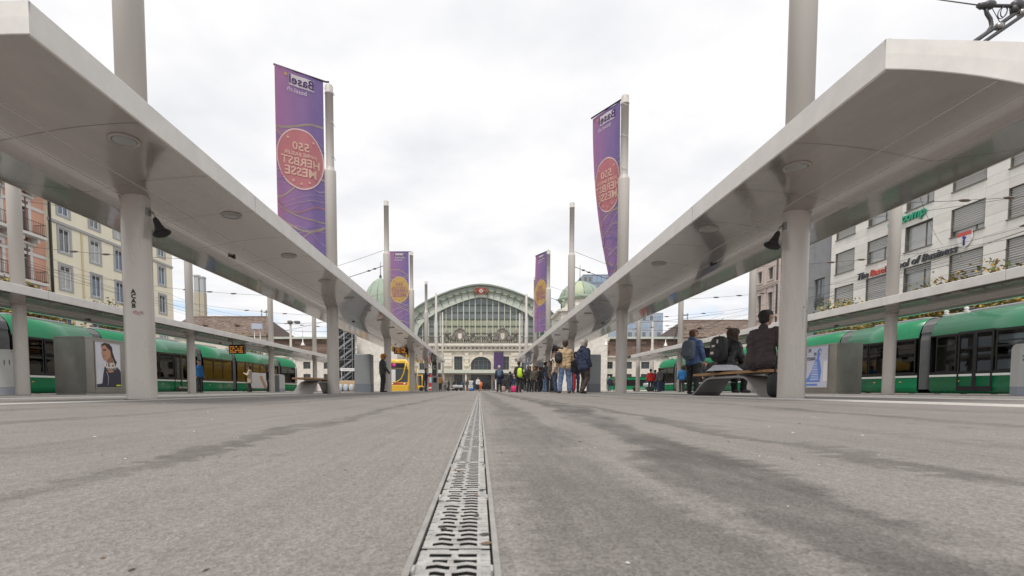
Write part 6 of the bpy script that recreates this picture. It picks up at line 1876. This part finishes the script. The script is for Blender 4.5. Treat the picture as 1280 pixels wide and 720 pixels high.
# ------------------------------------------------------------------ people
skin_m = mat('skin', (.46, .27, .19), .55, var=.05, scale=20)
skin_d = mat('skin_dark', (.17, .09, .06), .55)
shoe_m = mat('shoe_dark', (.025, .022, .02), .5)
def fabric(name, col, rough=.85, var=.18, scale=14): return mat('fabric_'+name, col, rough, var=var, scale=scale, bump=.35, bscale=24)
TAGS = ['skin', 'jacket', 'trousers', 'shoe', 'hair', 'second']
def capsule(bm, a, c, ra, rc, n=12):
    a, c = Vector(a), Vector(c); d = c-a; L = d.length
    z = d.normalized() if L > 1e-6 else Vector((0, 0, 1)); x = z.orthogonal().normalized(); y = z.cross(x)
    rings = []
    for k in range(5): t_ = -PI/2+PI/2*k/4; rings.append((a, ra, t_))
    for k in range(5): t_ = PI/2*k/4; rings.append((c, rc, t_))
    vs = []
    for o, r_, t_ in rings:
        rr = max(r_*math.cos(t_), 1e-4)
        vs.append([bm.verts.new(o+z*(r_*math.sin(t_))+x*(rr*math.cos(2*PI*j/n))+y*(rr*math.sin(2*PI*j/n))) for j in range(n)])
    for p_, q in zip(vs, vs[1:]):
        for j in range(n): bm.faces.new((p_[j], p_[(j+1) % n], q[(j+1) % n], q[j]))
    bm.faces.new(list(reversed(vs[0]))); bm.faces.new(vs[-1])
def make_person(label, loc, facing, H=1.75, cols=None, sit=False, pose=None, voxel=.012, bulk=1., hair='short', skin=None, detail=True, coat=0., group='people waiting and walking on the square', hood=False, lean=0., head_turn=0., female=False, step=0.):
    """facing: compass angle, 0 looks away from the viewer (+y), 90 looks right (+x)"""
    k = H/1.75; P = pose or {}
    J = dict(pel=(0, 0, .95), chest=(0, .0, 1.30), neck=(0, -.01, 1.45), head=(0, .02, 1.635),
             lsh=(-.185, -.01, 1.40), rsh=(.185, -.01, 1.40), lel=(-.25, -.04, 1.13), rel=(.25, -.04, 1.13), lwr=(-.25, .06, .90), rwr=(.25, .06, .90),
             lhip=(-.095, 0, .92), rhip=(.095, 0, .92), lkn=(-.105, .03, .50), rkn=(.105, .03, .50), lan=(-.11, -.03, .09), ran=(.11, -.03, .09))
    if sit:
        dz = -.44
        for n_ in ('pel', 'chest', 'neck', 'head', 'lsh', 'rsh', 'lel', 'rel', 'lwr', 'rwr', 'lhip', 'rhip'): J[n_] = (J[n_][0], J[n_][1], J[n_][2]+dz)
        J['lkn'] = (-.12, .44, .52); J['rkn'] = (.12, .44, .52); J['lan'] = (-.13, .46, .09); J['ran'] = (.13, .40, .09)
        J['lwr'] = (-.10, .34, .60); J['rwr'] = (.10, .34, .60); J['lel'] = (-.26, .06, .72); J['rel'] = (.26, .06, .72)
    if step:
        J['lkn'] = (-.10, .03+step*.5, .50); J['lan'] = (-.10, step, .09); J['rkn'] = (.10, .03-step*.2, .50); J['ran'] = (.10, -step*1.1, .13)
    J.update(P)
    if lean:
        for n_ in ('chest', 'neck', 'head', 'lsh', 'rsh', 'lel', 'rel', 'lwr', 'rwr'):
            x, y, z = J[n_]; J[n_] = (x, y+lean*(z-J['pel'][2]), z)
    V = {a: Vector(q) for a, q in J.items()}
    B = bulk; caps = []
    def cp(a, c, ra, rc, tg): caps.append((Vector(a), Vector(c), ra, rc, tg))
    sh = .92 if female else 1.
    # torso: two columns side by side, belly, shoulders
    for s in (-1, 1):
        cp(V['pel']+Vector((s*.075*B, 0, -.01)), V['pel']+Vector((s*.08*B, 0, .17)), .105*B, .10*B, 'jacket')
        cp(V['pel']+Vector((s*.08*B, 0, .15)), V['chest']+Vector((s*.085*B, 0, .02)), .10*B, .112*B, 'jacket')
        cp(V['chest']+Vector((s*.07, 0, .06)), (V['lsh'] if s < 0 else V['rsh'])*1.0+Vector((-s*.03, 0, -.01)), .09*B, .068*B, 'jacket')
        if not sit: cp(V['pel']+Vector((s*.07*B, 0, -.04-coat)), V['pel']+Vector((s*.075*B, 0, .05)), .118*B+.02*coat, .108*B, 'jacket')
        else: cp(V['pel']+Vector((s*.08*B, -.02, -.03)), V['pel']+Vector((s*.08*B, 0, .06)), .118*B, .11*B, 'jacket')
    cp(V['pel']+Vector((0, .03*B, .12)), V['chest']+Vector((0, .02, 0)), .11*B, .11*B, 'jacket')
    cp(V['neck']+Vector((0, -.005, -.06)), V['neck']+Vector((0, .0, .015)), .085, .066, 'jacket')
    cp(V['neck'], V['head']+Vector((0, -.015, -.09)), .052, .052, 'skin')
    # limbs
    for s in 'lr':
        sx = -1 if s == 'l' else 1
        cp(V[s+'sh'], V[s+'el'], .066*B*sh, .052*B, 'jacket'); cp(V[s+'el'], V[s+'wr'], .052*B, .040*B, 'jacket')
        hd = (V[s+'wr']-V[s+'el']).normalized(); side = Vector((0, 1, 0)) if abs(hd.y) < .8 else Vector((0, 0, -1)); side = (side-hd*side.dot(hd)).normalized()
        w_ = V[s+'wr']; cp(w_, w_+hd*.035, .030, .030, 'skin')
        nr = hd.cross(side)*-sx
        for q in range(4):      # knuckles and four bent fingers
            o = (q-1.5)*.021
            kn = w_+hd*.095+side*(-o); cp(w_+hd*.02+side*(-o*.8), kn, .019, .013, 'skin')
            ln = (.062, .072, .068, .052)[q]; m1 = kn+hd*ln*.55+nr*.012; cp(kn, m1, .0115, .0105, 'skin'); cp(m1, m1+hd*ln*.34+nr*.028, .0105, .009, 'skin')
        th = w_+hd*.035+side*.034; cp(th, th+hd*.035+side*.022+nr*.008, .014, .012, 'skin'); cp(th+hd*.035+side*.022+nr*.008, th+hd*.066+side*.022+nr*.016, .012, .010, 'skin')
        cp(V[s+'hip'], V[s+'kn'], .092*B, .066*min(B, 1.1), 'trousers'); cp(V[s+'kn'], V[s+'an']+Vector((0, 0, .02)), .066*min(B, 1.1), .056, 'trousers')
        fd = Vector((sx*.12, 1, 0)).normalized(); an = V[s+'an']
        cp(an+Vector((0, -.035, -.045)), an+fd*.075+Vector((0, 0, -.045)), .043, .043, 'shoe'); cp(an+fd*.075+Vector((0, 0, -.047)), an+fd*.165+Vector((0, 0, -.055)), .043, .034, 'shoe')
    # head with jaw, nose, ears, brow
    hd0 = V['head']; Rz = Matrix.Rotation(R(-head_turn), 3, 'Z'); h_ = lambda x, y, z: hd0+Rz @ Vector((x, y, z))
    cp(h_(0, -.022, .035), h_(0, .022, .035), .083, .078, 'skin'); cp(h_(0, .025, -.035), h_(0, .05, -.075), .060, .040, 'skin')
    cp(h_(0, .085, .0), h_(0, .108, -.028), .010, .015, 'skin'); cp(h_(-.03, .078, .022), h_(.03, .078, .022), .018, .018, 'skin'); cp(h_(-.02, .088, -.058), h_(.02, .088, -.058), .010, .010, 'skin')
    for s in (-1, 1): cp(h_(s*.082, .0, -.015), h_(s*.088, -.010, .022), .014, .019, 'skin')
    hr_ = .006 if hair == 'short' else .018
    if hair != 'bald':
        cp(h_(0, -.035, .045), h_(0, .028, .066), .084+hr_, .068+hr_*.7, 'hair'); cp(h_(0, -.045, -.02), h_(0, -.04, .03), .066+hr_, .076+hr_, 'hair')
        for s in (-1, 1): cp(h_(s*.042, -.040, .035), h_(s*.038, -.028, .062), .036+hr_*.6, .042+hr_*.6, 'hair')
    if hair == 'long':
        for s in (-1, 0, 1):
            cp(h_(s*.055, -.045, .02), h_(s*.075, -.055, -.17), .062, .045, 'hair')
        for s in (-1, 1): cp(h_(s*.08, .01, .03), h_(s*.088, .02, -.14), .035, .03, 'hair')
    if hair == 'cap':
        cp(h_(0, -.02, .06), h_(0, .03, .065), .090, .082, 'hair'); cp(h_(-.03, .10, .045), h_(.03, .10, .045), .022, .022, 'hair'); cp(h_(-.02, .13, .04), h_(.02, .13, .04), .014, .014, 'hair')
    if hood:
        cp(V['neck']+Vector((-.06, -.06, -.01)), V['neck']+Vector((.06, -.06, -.01)), .07, .07, 'jacket'); cp(V['neck']+Vector((-.08, 0, .0)), V['neck']+Vector((-.03, -.07, .06)), .045, .05, 'jacket'); cp(V['neck']+Vector((.08, 0, .0)), V['neck']+Vector((.03, -.07, .06)), .045, .05, 'jacket')
    bm = bmesh.new()
    for a, c, ra, rc, tg in caps: capsule(bm, a*k, c*k, ra*k, rc*k, 12 if voxel < .02 else 8)
    me = bpy.data.meshes.new('t'); bm.to_mesh(me); bm.free()
    ob = bpy.data.objects.new('t', me); COL.objects.link(ob)
    m_ = ob.modifiers.new('r', 'REMESH'); m_.mode = 'VOXEL'; m_.voxel_size = voxel
    m_ = ob.modifiers.new('s', 'SMOOTH'); m_.factor = .5; m_.iterations = 4 if voxel < .02 else 2
    dg = bpy.context.evaluated_depsgraph_get()
    body = bpy.data.meshes.new_from_object(ob.evaluated_get(dg)); bpy.data.objects.remove(ob); bpy.data.meshes.remove(me)
    body.name = 'body'
    # which garment each face belongs to
    nf = len(body.polygons); cen = np.empty(nf*3); body.polygons.foreach_get('center', cen); cen = cen.reshape(-1, 3)/k
    best = np.full(nf, 9.); idx = np.zeros(nf, int)
    for a, c, ra, rc, tg in caps:
        a_, c_ = np.array(a), np.array(c); d = c_-a_; L2 = max(d@d, 1e-9)
        tt = np.clip(((cen-a_)@d)/L2, 0, 1); ds = np.linalg.norm(cen-(a_+tt[:, None]*d), axis=1)-(ra+(rc-ra)*tt)
        u = ds < best-1e-4; best[u] = ds[u]; idx[u] = TAGS.index(tg)
    ms = [skin or skin_m, cols['jacket'], cols['trousers'], cols.get('shoe', shoe_m), cols['hair'], cols['jacket']]
    for m_ in ms: body.materials.append(m_)
    body.polygons.foreach_set('material_index', idx); body.polygons.foreach_set('use_smooth', [True]*nf)
    t = thing('person', label, 'person', loc, R(-facing), group)
    put('body', body, t)
    if detail:       # garments and hair as shells with folds, slightly off the body
        for tg in ('jacket', 'trousers', 'hair'):
            sel = np.nonzero(idx == TAGS.index(tg))[0]
            if len(sel) < 8: continue
            vmap = {}; vs = []; fs = []
            for fi in sel:
                f = []
                for vi in body.polygons[fi].vertices:
                    if vi not in vmap:
                        v = body.vertices[vi]; q = v.co
                        w_ = .006+ (.019*noise.noise(Vector((q.x*9, q.y*9, q.z*14+H*7)))+.010*noise.noise(Vector((q.x*22, q.y*22, q.z*30))) if tg != 'hair' else .005*noise.noise(q*55)+.001)
                        vmap[vi] = len(vs); vs.append(q+v.normal*max(.002, w_+.004))
                    f.append(vmap[vi])
                fs.append(f)
            g_ = bpy.data.meshes.new(tg); g_.from_pydata(vs, [], fs); g_.materials.append(cols[tg]); g_.polygons.foreach_set('use_smooth', [True]*len(fs))
            put({'hair': 'hat' if hair == 'cap' else 'hair'}.get(tg, tg), g_, t)
        b = MB()
        for s in (-1, 1):
            b.sell(h_(s*.031, .091, .004)*k, (.010*k, .006*k, .006*k), 1, 8, 5)
        b.build('eye', mat('eye_dark', (.03, .02, .02), .2), t)
    return t
def rigid(root, name, label, cat, group=None):       # things a person carries stand on their own, placed in the person's frame
    t = thing(name, label, cat, root.location, root.rotation_euler.z, group); return t
def backpack(root, label, m, y=-.20, z=1.22, k=1., x=0., scale=1.):
    t = rigid(root, 'backpack', label, 'backpack')
    b = MB(); b.sell((x, y, z), (.155*scale, .095*scale, .23*scale), .62, 18, 12); b.build('bag', m, t)
    b = MB(); b.sell((x, y-.085*scale, z-.07*scale), (.11*scale, .05*scale, .10*scale), .6, 14, 8); b.build('pocket', m, t)
    b = MB()
    for s in (-1, 1): b.tube([(x+s*.09, y+.05, z+.18), (x+s*.11, y+.13, z+.24), (x+s*.13, y+.33, z+.16), (x+s*.14, y+.33, z-.02), (x+s*.12, y+.10, z-.17)], .017, 6)
    b.tube([(x-.03, y+.02, z+.22), (x, y+.0, z+.27), (x+.03, y+.02, z+.22)], .010, 6)
    b.build('strap', m, t); return t

C_navy = fabric('navy', (.028, .036, .075)); C_black = fabric('black', (.022, .022, .025)); C_char = fabric('charcoal', (.05, .052, .056)); C_brown = fabric('dark_plum_brown', (.058, .040, .043))
C_blue = fabric('slate_blue', (.065, .105, .22)); C_beige = fabric('beige', (.50, .36, .22)); C_cream = fabric('cream', (.55, .46, .36)); C_jean = fabric('denim', (.11, .17, .30)); C_jeand = fabric('dark_denim', (.04, .065, .13))
C_red = fabric('red', (.55, .025, .025)); C_grey = fabric('grey', (.16, .165, .17)); C_sky = fabric('bright_blue', (.02, .14, .36)); C_olive = fabric('olive_brown', (.10, .085, .06)); C_rust = fabric('rust', (.28, .12, .03)); C_white = fabric('white', (.62, .62, .6)); C_dbrown = fabric('brown_trousers', (.05, .035, .028)); C_orange = fabric('orange', (.75, .18, .03)); C_puff = fabric('black_quilt', (.026, .026, .03), .42, .4, 30)
H_dark = mat('hair_dark', (.012, .010, .009), .5, var=.3, scale=60, bump=.6); H_brown = mat('hair_brown', (.05, .026, .016), .5, var=.3, scale=60, bump=.6); H_aub = mat('hair_auburn', (.11, .045, .02), .5, var=.3, scale=60, bump=.6); H_white = mat('hair_white', (.48, .46, .43), .6, var=.2, scale=60, bump=.5); H_cap = mat('cap_orange', (.50, .20, .03), .8); H_capb = mat('cap_black', (.02, .02, .022), .8)
bag_m = mat('bag_black', (.02, .02, .022), .6, var=.2, scale=10, bump=.3)
def gp(px, y, z=None): 
    x = at_y(px, VY, y).x; return (x, y, (ZC if abs(x) < 6.9 else ZP) if z is None else z)

# --- the two on the near bench
bx = 4.98
man = make_person('large man in dark brown jacket sitting on the near bench, back to the viewer', (bx-.19, 8.08, ZC+.125), 72, 1.78, dict(jacket=C_brown, trousers=C_black, hair=H_dark), sit=True, voxel=.010, bulk=1.26, lean=.12, head_turn=6, group=None,
    pose=dict(lsh=(-.20, .02, .945), rsh=(.20, .02, .945), lel=(-.29, .10, .68), rel=(.29, .12, .68), lwr=(-.14, .38, .60), rwr=(.14, .38, .60), chest=(0, -.03, .84), lkn=(-.15, .50, .46), rkn=(.15, .50, .46), lan=(-.16, .46, .02), ran=(.16, .42, .02), head=(-.03, .05, 1.205), neck=(-.015, .0, 1.025)))
woman = make_person('woman with dark curly hair in black quilted jacket sitting on the near bench', (bx-.02, 9.55, ZC+.115), 66, 1.64, dict(jacket=C_puff, trousers=C_black, hair=H_brown), sit=True, voxel=.010, bulk=1.2, hair='long', lean=.30, head_turn=30, group=None, female=True, pose=dict(lkn=(-.12, .44, .47), rkn=(.12, .44, .47), lan=(-.13, .46, .03), ran=(.13, .40, .03)))
t = thing('skirt_hem', 'pale grey skirt spread over the bench behind the seated woman', 'skirt', (bx-.02, 9.55, ZC+.02), R(-66))
b = MB(); n = 20; pr = [(.20, .60), (.25, .55), (.31, .50), (.33, .485)]
vs = [(1.05*r_*math.cos(2*PI*j/n)*(1+.05*math.sin(j*2.3)), r_*math.sin(2*PI*j/n)*(1+.06*math.sin(j*3.1))-.03, z) for r_, z in pr for j in range(n)]
b.add(vs, [(i*n+j, i*n+(j+1) % n, (i+1)*n+(j+1) % n, (i+1)*n+j) for i in range(3) for j in range(n)], 0, True); b.build('cloth', fabric('pale_grey', (.60, .61, .65)), t)
bp = backpack(woman, 'black backpack with white patches worn by the seated woman', bag_m, -.20, .82, scale=1.12)
b = MB(); b.box(-.07, .0, -.325, -.318, .86, .90); b.box(.03, .06, -.312, -.300, .93, 1.0); b.sell((-.04, -.345, .74), (.045, .01, .03), .7, 8, 5); b.build('patch', mat('patch_white', (.6, .58, .56), .7), bp)
t = thing('shoulder_bag', 'black bag hanging at the bench end beside the large seated man', 'bag', (bx-.12, 7.66, ZC))
b = MB(); b.sell((0, 0, .20), (.17, .14, .21), .6, 16, 10); b.build('bag', bag_m, t)
b = MB(); b.tube([(-.1, 0, .36), (-.05, .02, .52), (.05, .02, .52), (.1, 0, .36)], .014, 6); b.build('strap', bag_m, t)
# --- standing man in blue
yb_ = 13.4
blue = make_person('man in slate blue jacket with grey backpack standing left of the near bench', gp(865.5, yb_), 55, 1.80, dict(jacket=C_blue, trousers=C_black, hair=H_aub), voxel=.010, bulk=1.10, head_turn=28, hood=True, group=None,
    pose=dict(lel=(-.27, -.03, 1.13), lwr=(-.22, .12, .93), rel=(.27, -.03, 1.13), rwr=(.22, .12, .93), lan=(-.12, .05, .09), ran=(.13, -.05, .09), lkn=(-.11, .06, .50), rkn=(.12, .0, .50)))
b = MB(); hp = Vector((0, .02, 1.635))*1.80/1.75
Mh = Matrix.Translation(hp) @ Matrix.Rotation(R(-28), 4, 'Z')
b.box(-.062, -.006, .098, .106, .0, .034, 0, Mh); b.box(.006, .062, .098, .106, .0, .034, 0, Mh); b.box(-.07, .07, .092, .098, .026, .036, 0, Mh)
t = rigid(blue, 'sunglasses', 'dark glasses worn by the man in slate blue', 'glasses'); b.build('lens', black_m, t)
backpack(blue, 'blue grey backpack on the standing man in slate blue', fabric('rucksack_grey', (.10, .125, .155)), -.23, 1.24, scale=1.18)
# --- group under the right canopy
m1 = make_person('man in beige jacket and blue jeans, back turned, under the right canopy', gp(706, 16.6), -8, 1.84, dict(jacket=C_beige, trousers=C_jean, hair=H_brown), voxel=.011, bulk=1.06, group=None,
    pose=dict(lan=(-.17, .0, .09), ran=(.17, .02, .09), lkn=(-.13, .03, .5), rkn=(.14, .05, .5), rel=(.27, .05, 1.14), rwr=(.20, .24, 1.10), lel=(-.26, -.03, 1.13), lwr=(-.24, .08, .92)))
backpack(m1, 'black shoulder bag on the left side of the man in beige', bag_m, -.10, 1.24, x=-.27, scale=.85)
m2 = make_person('white haired man in navy jacket and brown trousers under the right canopy', gp(729.5, 15.9), 62, 1.78, dict(jacket=C_navy, trousers=C_dbrown, hair=H_white), voxel=.011, bulk=1.22, hood=True, head_turn=15, group=None, coat=.05,
    pose=dict(lkn=(-.11, .10, .50), lan=(-.11, .02, .09), rkn=(.11, .06, .5), ran=(.12, -.16, .10), lel=(-.28, -.05, 1.13), lwr=(-.28, .04, .88)))
SM = dict(voxel=.02)
m3 = make_person('person in pale cream jacket and jeans standing behind the man in beige', gp(694, 20), -70, 1.72, dict(jacket=C_cream, trousers=C_jeand, hair=H_aub), **SM)
m3b = make_person('person in dark coat hidden between the men in beige and navy', gp(719.5, 19.5), 170, 1.66, dict(jacket=C_black, trousers=C_jeand, hair=H_dark), hair='long', **SM)
t = thing('red_bag', 'red bag hanging between the two men under the right canopy', 'bag', gp(718, 18.9)); b = MB(); b.sell((0, 0, .42), (.06, .06, .34), .6, 12, 8); b.build('bag', fabric('red_bag', (.42, .02, .03)), t); b = MB(); b.tube([(-.07, 0, .76), (0, 0, 1.0), (.07, 0, .76)], .012, 6); b.build('strap', bag_m, t)
far = [  # label, px, y, facing, H, jacket, trousers, hair material, hair, extras
 ('man in black jacket and blue jeans beside a canopy column in the crowd', 681.5, 27.5, 60, 1.78, C_black, C_jean, H_dark, 'short', {}),
 ('woman in olive coat with reddish hair in the crowd on the right', 668, 29, 190, 1.62, C_olive, C_black, H_aub, 'long', {}),
 ('woman in black coat at the left of the waiting crowd on the right', 661.5, 30, 150, 1.66, C_black, C_black, H_brown, 'long', {}),
 ('short dark figure in black between the olive coat and the jeans', 674, 28.5, -60, 1.55, C_black, C_black, H_dark, 'short', {}),
 ('security man in black with orange armband and yellow vest back', 648.5, 28.0, 40, 1.85, C_black, C_black, H_brown, 'short', dict(bulk=1.15)),
 ('person in navy coat with blue backpack walking towards the station', 624, 31.5, 0, 1.78, C_navy, C_black, H_white, 'short', dict(coat=.22)),
 ('child in dark hooded jacket left of the security man', 637.5, 32, -40, 1.40, C_char, C_char, H_dark, 'short', dict(hood=True)),
 ('man in navy coat holding a phone by the last left columns', 532.5, 36, 80, 1.72, C_navy, C_navy, H_dark, 'short', dict(pose=dict(rel=(.25, .05, 1.14), rwr=(.12, .26, 1.28)))),
 ('person in rust brown jacket beside the ticket machine on the left', 550.5, 47, 20, 1.66, C_rust, C_black, H_brown, 'short', {}),
 ('person in black and white sitting by the scooters before the station', 561, 60, 60, 1.55, C_black, C_black, H_dark, 'short', {}),
 ('distant person in blue before the station entrance', 578.5, 72, 10, 1.60, C_jeand, C_char, H_dark, 'short', {}),
 ('distant person in brown coat before the station entrance', 584, 68, -30, 1.75, C_olive, C_char, H_dark, 'short', {}),
 ('distant person in dark blue beside the one in white', 593.5, 68, 20, 1.70, C_navy, C_jeand, H_brown, 'short', {}),
 ('distant person in white top in the middle of the square', 597.5, 62, 170, 1.80, C_white, C_black, H_brown, 'short', {}),
 ('distant person in bright orange jacket in the middle of the square', 600.8, 70, 10, 1.60, C_orange, C_orange, H_brown, 'short', {}),
 ('left one of two distant dark figures right of the drain', 606.5, 74, 0, 1.62, C_black, C_black, H_dark, 'short', {}),
 ('right one of two distant dark figures right of the drain', 610.8, 74, 10, 1.68, C_black, C_black, H_dark, 'short', {}),
 ('distant person in dark coat near the left end of the station front', 570, 76, 40, 1.65, C_char, C_black, H_dark, 'short', {}),
 ('woman in beige coat and black beret reading on the far left platform', 312.5, 31, -100, 1.70, C_cream, C_black, H_capb, 'cap', dict(coat=.22, pose=dict(lel=(-.25, .05, 1.14), lwr=(-.10, .27, 1.24), rel=(.25, .05, 1.14), rwr=(.10, .27, 1.24)))),
 ('man in bright blue top standing at the tram door on the left', 249, 25.2, 110, 1.72, C_sky, C_char, H_dark, 'short', {}),
 ('dark figure behind the third column of the far left platform', 335.5, 33, 80, 1.68, C_black, C_black, H_dark, 'short', {}),
 ('person in red jacket on the far right platform', 813, 36, 10, 1.72, C_red, C_black, H_dark, 'short', {}),
 ('person in grey jacket next to the red jacket on the far right platform', 824, 36, -20, 1.78, C_grey, C_jeand, H_brown, 'short', {}),
 ('person in dark red beside the red jacket on the far right platform', 818.5, 37.5, 60, 1.70, fabric('maroon', (.18, .02, .03)), C_jeand, H_dark, 'short', {}),
 ('person in bright blue jacket on the far right platform beside the man in slate blue', 852, 29.5, 0, 1.62, C_sky, C_black, H_brown, 'short', {}),
 ('dark haired person in black waiting by the right tram behind the bench', 881.5, 26.5, 170, 1.72, C_black, C_char, H_brown, 'short', {}),
 ('white haired person in navy with white bag near the right pavilion', 761.5, 52, -20, 1.65, C_navy, C_navy, H_white, 'short', {}),
 ('person in brown and grey beside the navy one near the right pavilion', 768.5, 53, 40, 1.78, C_olive, C_char, H_white, 'short', {}),
 ('tall dark figure half hidden behind the last right canopy column', 671, 33, 20, 1.80, C_black, C_black, H_dark, 'short', {}),
 ('person in charcoal coat at the back of the waiting crowd on the right', 677, 34, 100, 1.70, C_char, C_black, H_brown, 'long', {}),
 ('person in navy parka behind the man in black jacket and jeans', 687, 26, 200, 1.74, C_navy, C_black, H_dark, 'short', dict(hood=True)),
 ('person in brown coat at the right edge of the waiting crowd', 690.5, 24, 150, 1.66, C_olive, C_black, H_brown, 'long', {}),
 ('dark clothed person next to the ticket machine on the right', 656, 40, -40, 1.72, C_black, C_char, H_dark, 'short', {}),
 ('two tone dark figure crossing before the station left of the navy coat', 617.5, 66, 80, 1.70, C_char, C_navy, H_dark, 'short', dict(step=.2)),
 ('distant dark figure before the station between silver scooters', 568, 72, 0, 1.72, C_black, C_char, H_dark, 'short', {}),
 ('distant person in charcoal beside the kiosk stand', 592, 80, 120, 1.72, C_char, C_black, H_dark, 'short', {}),
 ('distant person in black far right of the drain near the child', 631, 58, 30, 1.74, C_black, C_black, H_dark, 'short', {}),
 ('distant person in navy behind the child and the pink bag', 642, 52, -20, 1.72, C_navy, C_black, H_brown, 'short', {}),
 ('distant person in grey far left beyond the rust brown jacket', 556, 70, 10, 1.72, C_grey, C_black, H_dark, 'short', {}),
]
made = {}
for lab, px, y, fc, H_, j, tr, hm, hs, ex in far:
    z = 0.03 if (abs(px-599.5)/F*y < 4 or y > 48) else None
    d = y < 40
    made[px] = make_person(lab, gp(px, y, z), fc, H_, dict(jacket=j, trousers=tr, hair=hm), hair=hs, detail=d, voxel=.022 if d else .034, **ex)
# security vest and armband, backpack of the navy coat
t = rigid(made[648.5], 'safety_vest', 'yellow reflective vest on the security man', 'vest'); b = MB(); b.sell((.13, -.02, 1.18), (.17, .19, .30), .7, 14, 10); b.build('cloth', fabric('hi_vis', (.55, .80, .04)), t)
t = rigid(made[648.5], 'armband', 'orange armband on the security man', 'armband'); b = MB(); b.sell((-.27, -.02, 1.30), (.085, .085, .09), .8, 12, 8); b.build('cloth', fabric('band_orange', (.80, .16, .03)), t)
backpack(made[624], 'blue grey backpack on the navy coat walking to the station', fabric('pack_blue', (.07, .12, .18)), -.22, 1.24)
# man with the shopping bag
m5 = make_person('man in grey jacket, orange cap and black mask holding a plastic bag', gp(478.5, 22.4), 62, 1.80, dict(jacket=C_char, trousers=C_black, hair=H_cap), voxel=.012, bulk=1.12, hair='cap', skin=skin_d, group=None, head_turn=10,
    pose=dict(lel=(-.28, -.02, 1.13), lwr=(-.27, .03, .88), rel=(.27, .04, 1.13), rwr=(.20, .20, .95), head=(0, .05, 1.62)))
t = rigid(m5, 'shopping_bag', 'pale lilac plastic bag held by the man in the orange cap', 'bag')
b = MB()
pr = [(.02, .84), (.07, .74), (.13, .62), (.165, .45), (.17, .34), (.13, .29), (.02, .28)]
b.lathe(pr, 16); b.v = [(x*1.0-.30, y*.55+.06, z+.02*math.sin(x*30)) for x, y, z in b.v]; b.build('bag', mat('plastic_lilac', (.55, .53, .68), .35, var=.15, scale=12, bump=.4), t)
b = MB(); b.tube([(-.34, .06, .80), (-.29, .07, .92), (-.25, .06, .80)], .010, 6); b.build('handle', mat('plastic_lilac', (1, 1, 1)), t)
# small belongings
for px, y, m, s_, lab in ((643.5, 31, fabric('pink', (.70, .03, .16)), (.26, .2, .21), 'bright pink bag standing beside the child'), (589, 62, C_sky, (.28, .2, .2), 'bright blue bag on the ground before the station'), (628.5, 40, mat('carton_pale', (.42, .30, .27), .7), (.22, .2, .24), 'dull pinkish crate right of the navy coat with backpack')):
    p = gp(px, y, .03); t = thing('bag' if 'bag' in lab else 'crate', lab, 'bag' if 'bag' in lab else 'crate', p)
    b = MB(); b.sell((0, 0, s_[2]), s_, .55, 14, 9); b.build('shell', m, t)
    b = MB(); b.tube([(-.1, 0, s_[2]*1.9), (0, 0, s_[2]*2.35), (.1, 0, s_[2]*1.9)], .014, 6); b.build('handle', bag_m, t)
t = thing('suitcase', 'dark blue suitcase behind the grey jacket on the far right platform', 'suitcase', gp(826, 34.5)); b = MB(); b.rbox(-.24, .24, -.14, .14, .06, .72, .04); b.build('shell', C_navy, t); b = MB(); b.tube([(-.12, 0, .72), (-.12, 0, 1.0), (.12, 0, 1.0), (.12, 0, .72)], .012, 6); b.build('handle', steel_m, t)
def scooter(px, y, lab):
    p = gp(px, y, .03); t = thing('motor_scooter', lab, 'scooter', p, R(70), 'parked scooters before the station')
    for q in (-.6, .6):
        b = MB(); b.lathe([(.12, -.06), (.25, -.06), (.27, 0), (.25, .06), (.12, .06)], 16, M=Matrix.Translation((0, q, .27)) @ Matrix.Rotation(R(90), 4, 'Y')); b.build('wheel', black_m, t)
    b = MB(); b.sell((0, -.45, .62), (.17, .42, .22), .7, 12, 8); b.box(-.13, .13, -.2, .35, .28, .36); b.sell((0, .42, .62), (.18, .08, .34), .7, 12, 8); b.build('body', mat('scooter_paint', (.45, .46, .48), .3, coat=.5), t)
    b = MB(); b.sell((0, -.42, .86), (.15, .36, .06), .7, 12, 6); b.build('seat', black_m, t)
    b = MB(); b.tube([(0, .6, .3), (0, .42, 1.0)], .03, 8); b.tube([(-.32, .36, 1.02), (0, .42, 1.0), (.32, .36, 1.02)], .02, 6); b.sell((0, .48, .95), (.09, .06, .08), 1, 10, 6); b.build('handlebar', black_m, t)
scooter(565.5, 62, 'silver scooter parked left of the middle of the square'); scooter(571.5, 66, 'silver scooter parked nearer the brown coated person'); scooter(803, 44, 'silver scooter parked at the end of the far right platform')
p = gp(588.5, 84, .03)
t = thing('kiosk_stand', 'white and orange stand before the station entrance', 'stand', p); b = MB(); b.rbox(-.45, .45, 0, .5, .45, 1.75, .05); b.build('panel', cab_w, t); b = MB(); b.box(-.45, .45, .0, .5, 0, .45); b.build('counter', mat('stand_orange', (.45, .14, .04), .7), t)
b = MB()
for q in range(3): b.box(-.32, .32, -.03, -.005, .7+.33*q, .86+.33*q)
b.build('printed_line', cab_b, t)
p = gp(436, 60, .0)
t = thing('stall_counter', 'low tan stall with pale blue sacks behind the left grey cabinet', 'stall', p); b = MB(); b.rbox(-1.6, 1.4, 0, 1.2, 0, 1.35, .05); b.build('counter', C_beige, t)
for q in (-1.0, -.3, .4):
    b = MB(); b.sell((q, -.3, .45), (.3, .25, .45), .7, 12, 8); b.build('sack', mat('sack_blue', (.45, .52, .60), .8), t)
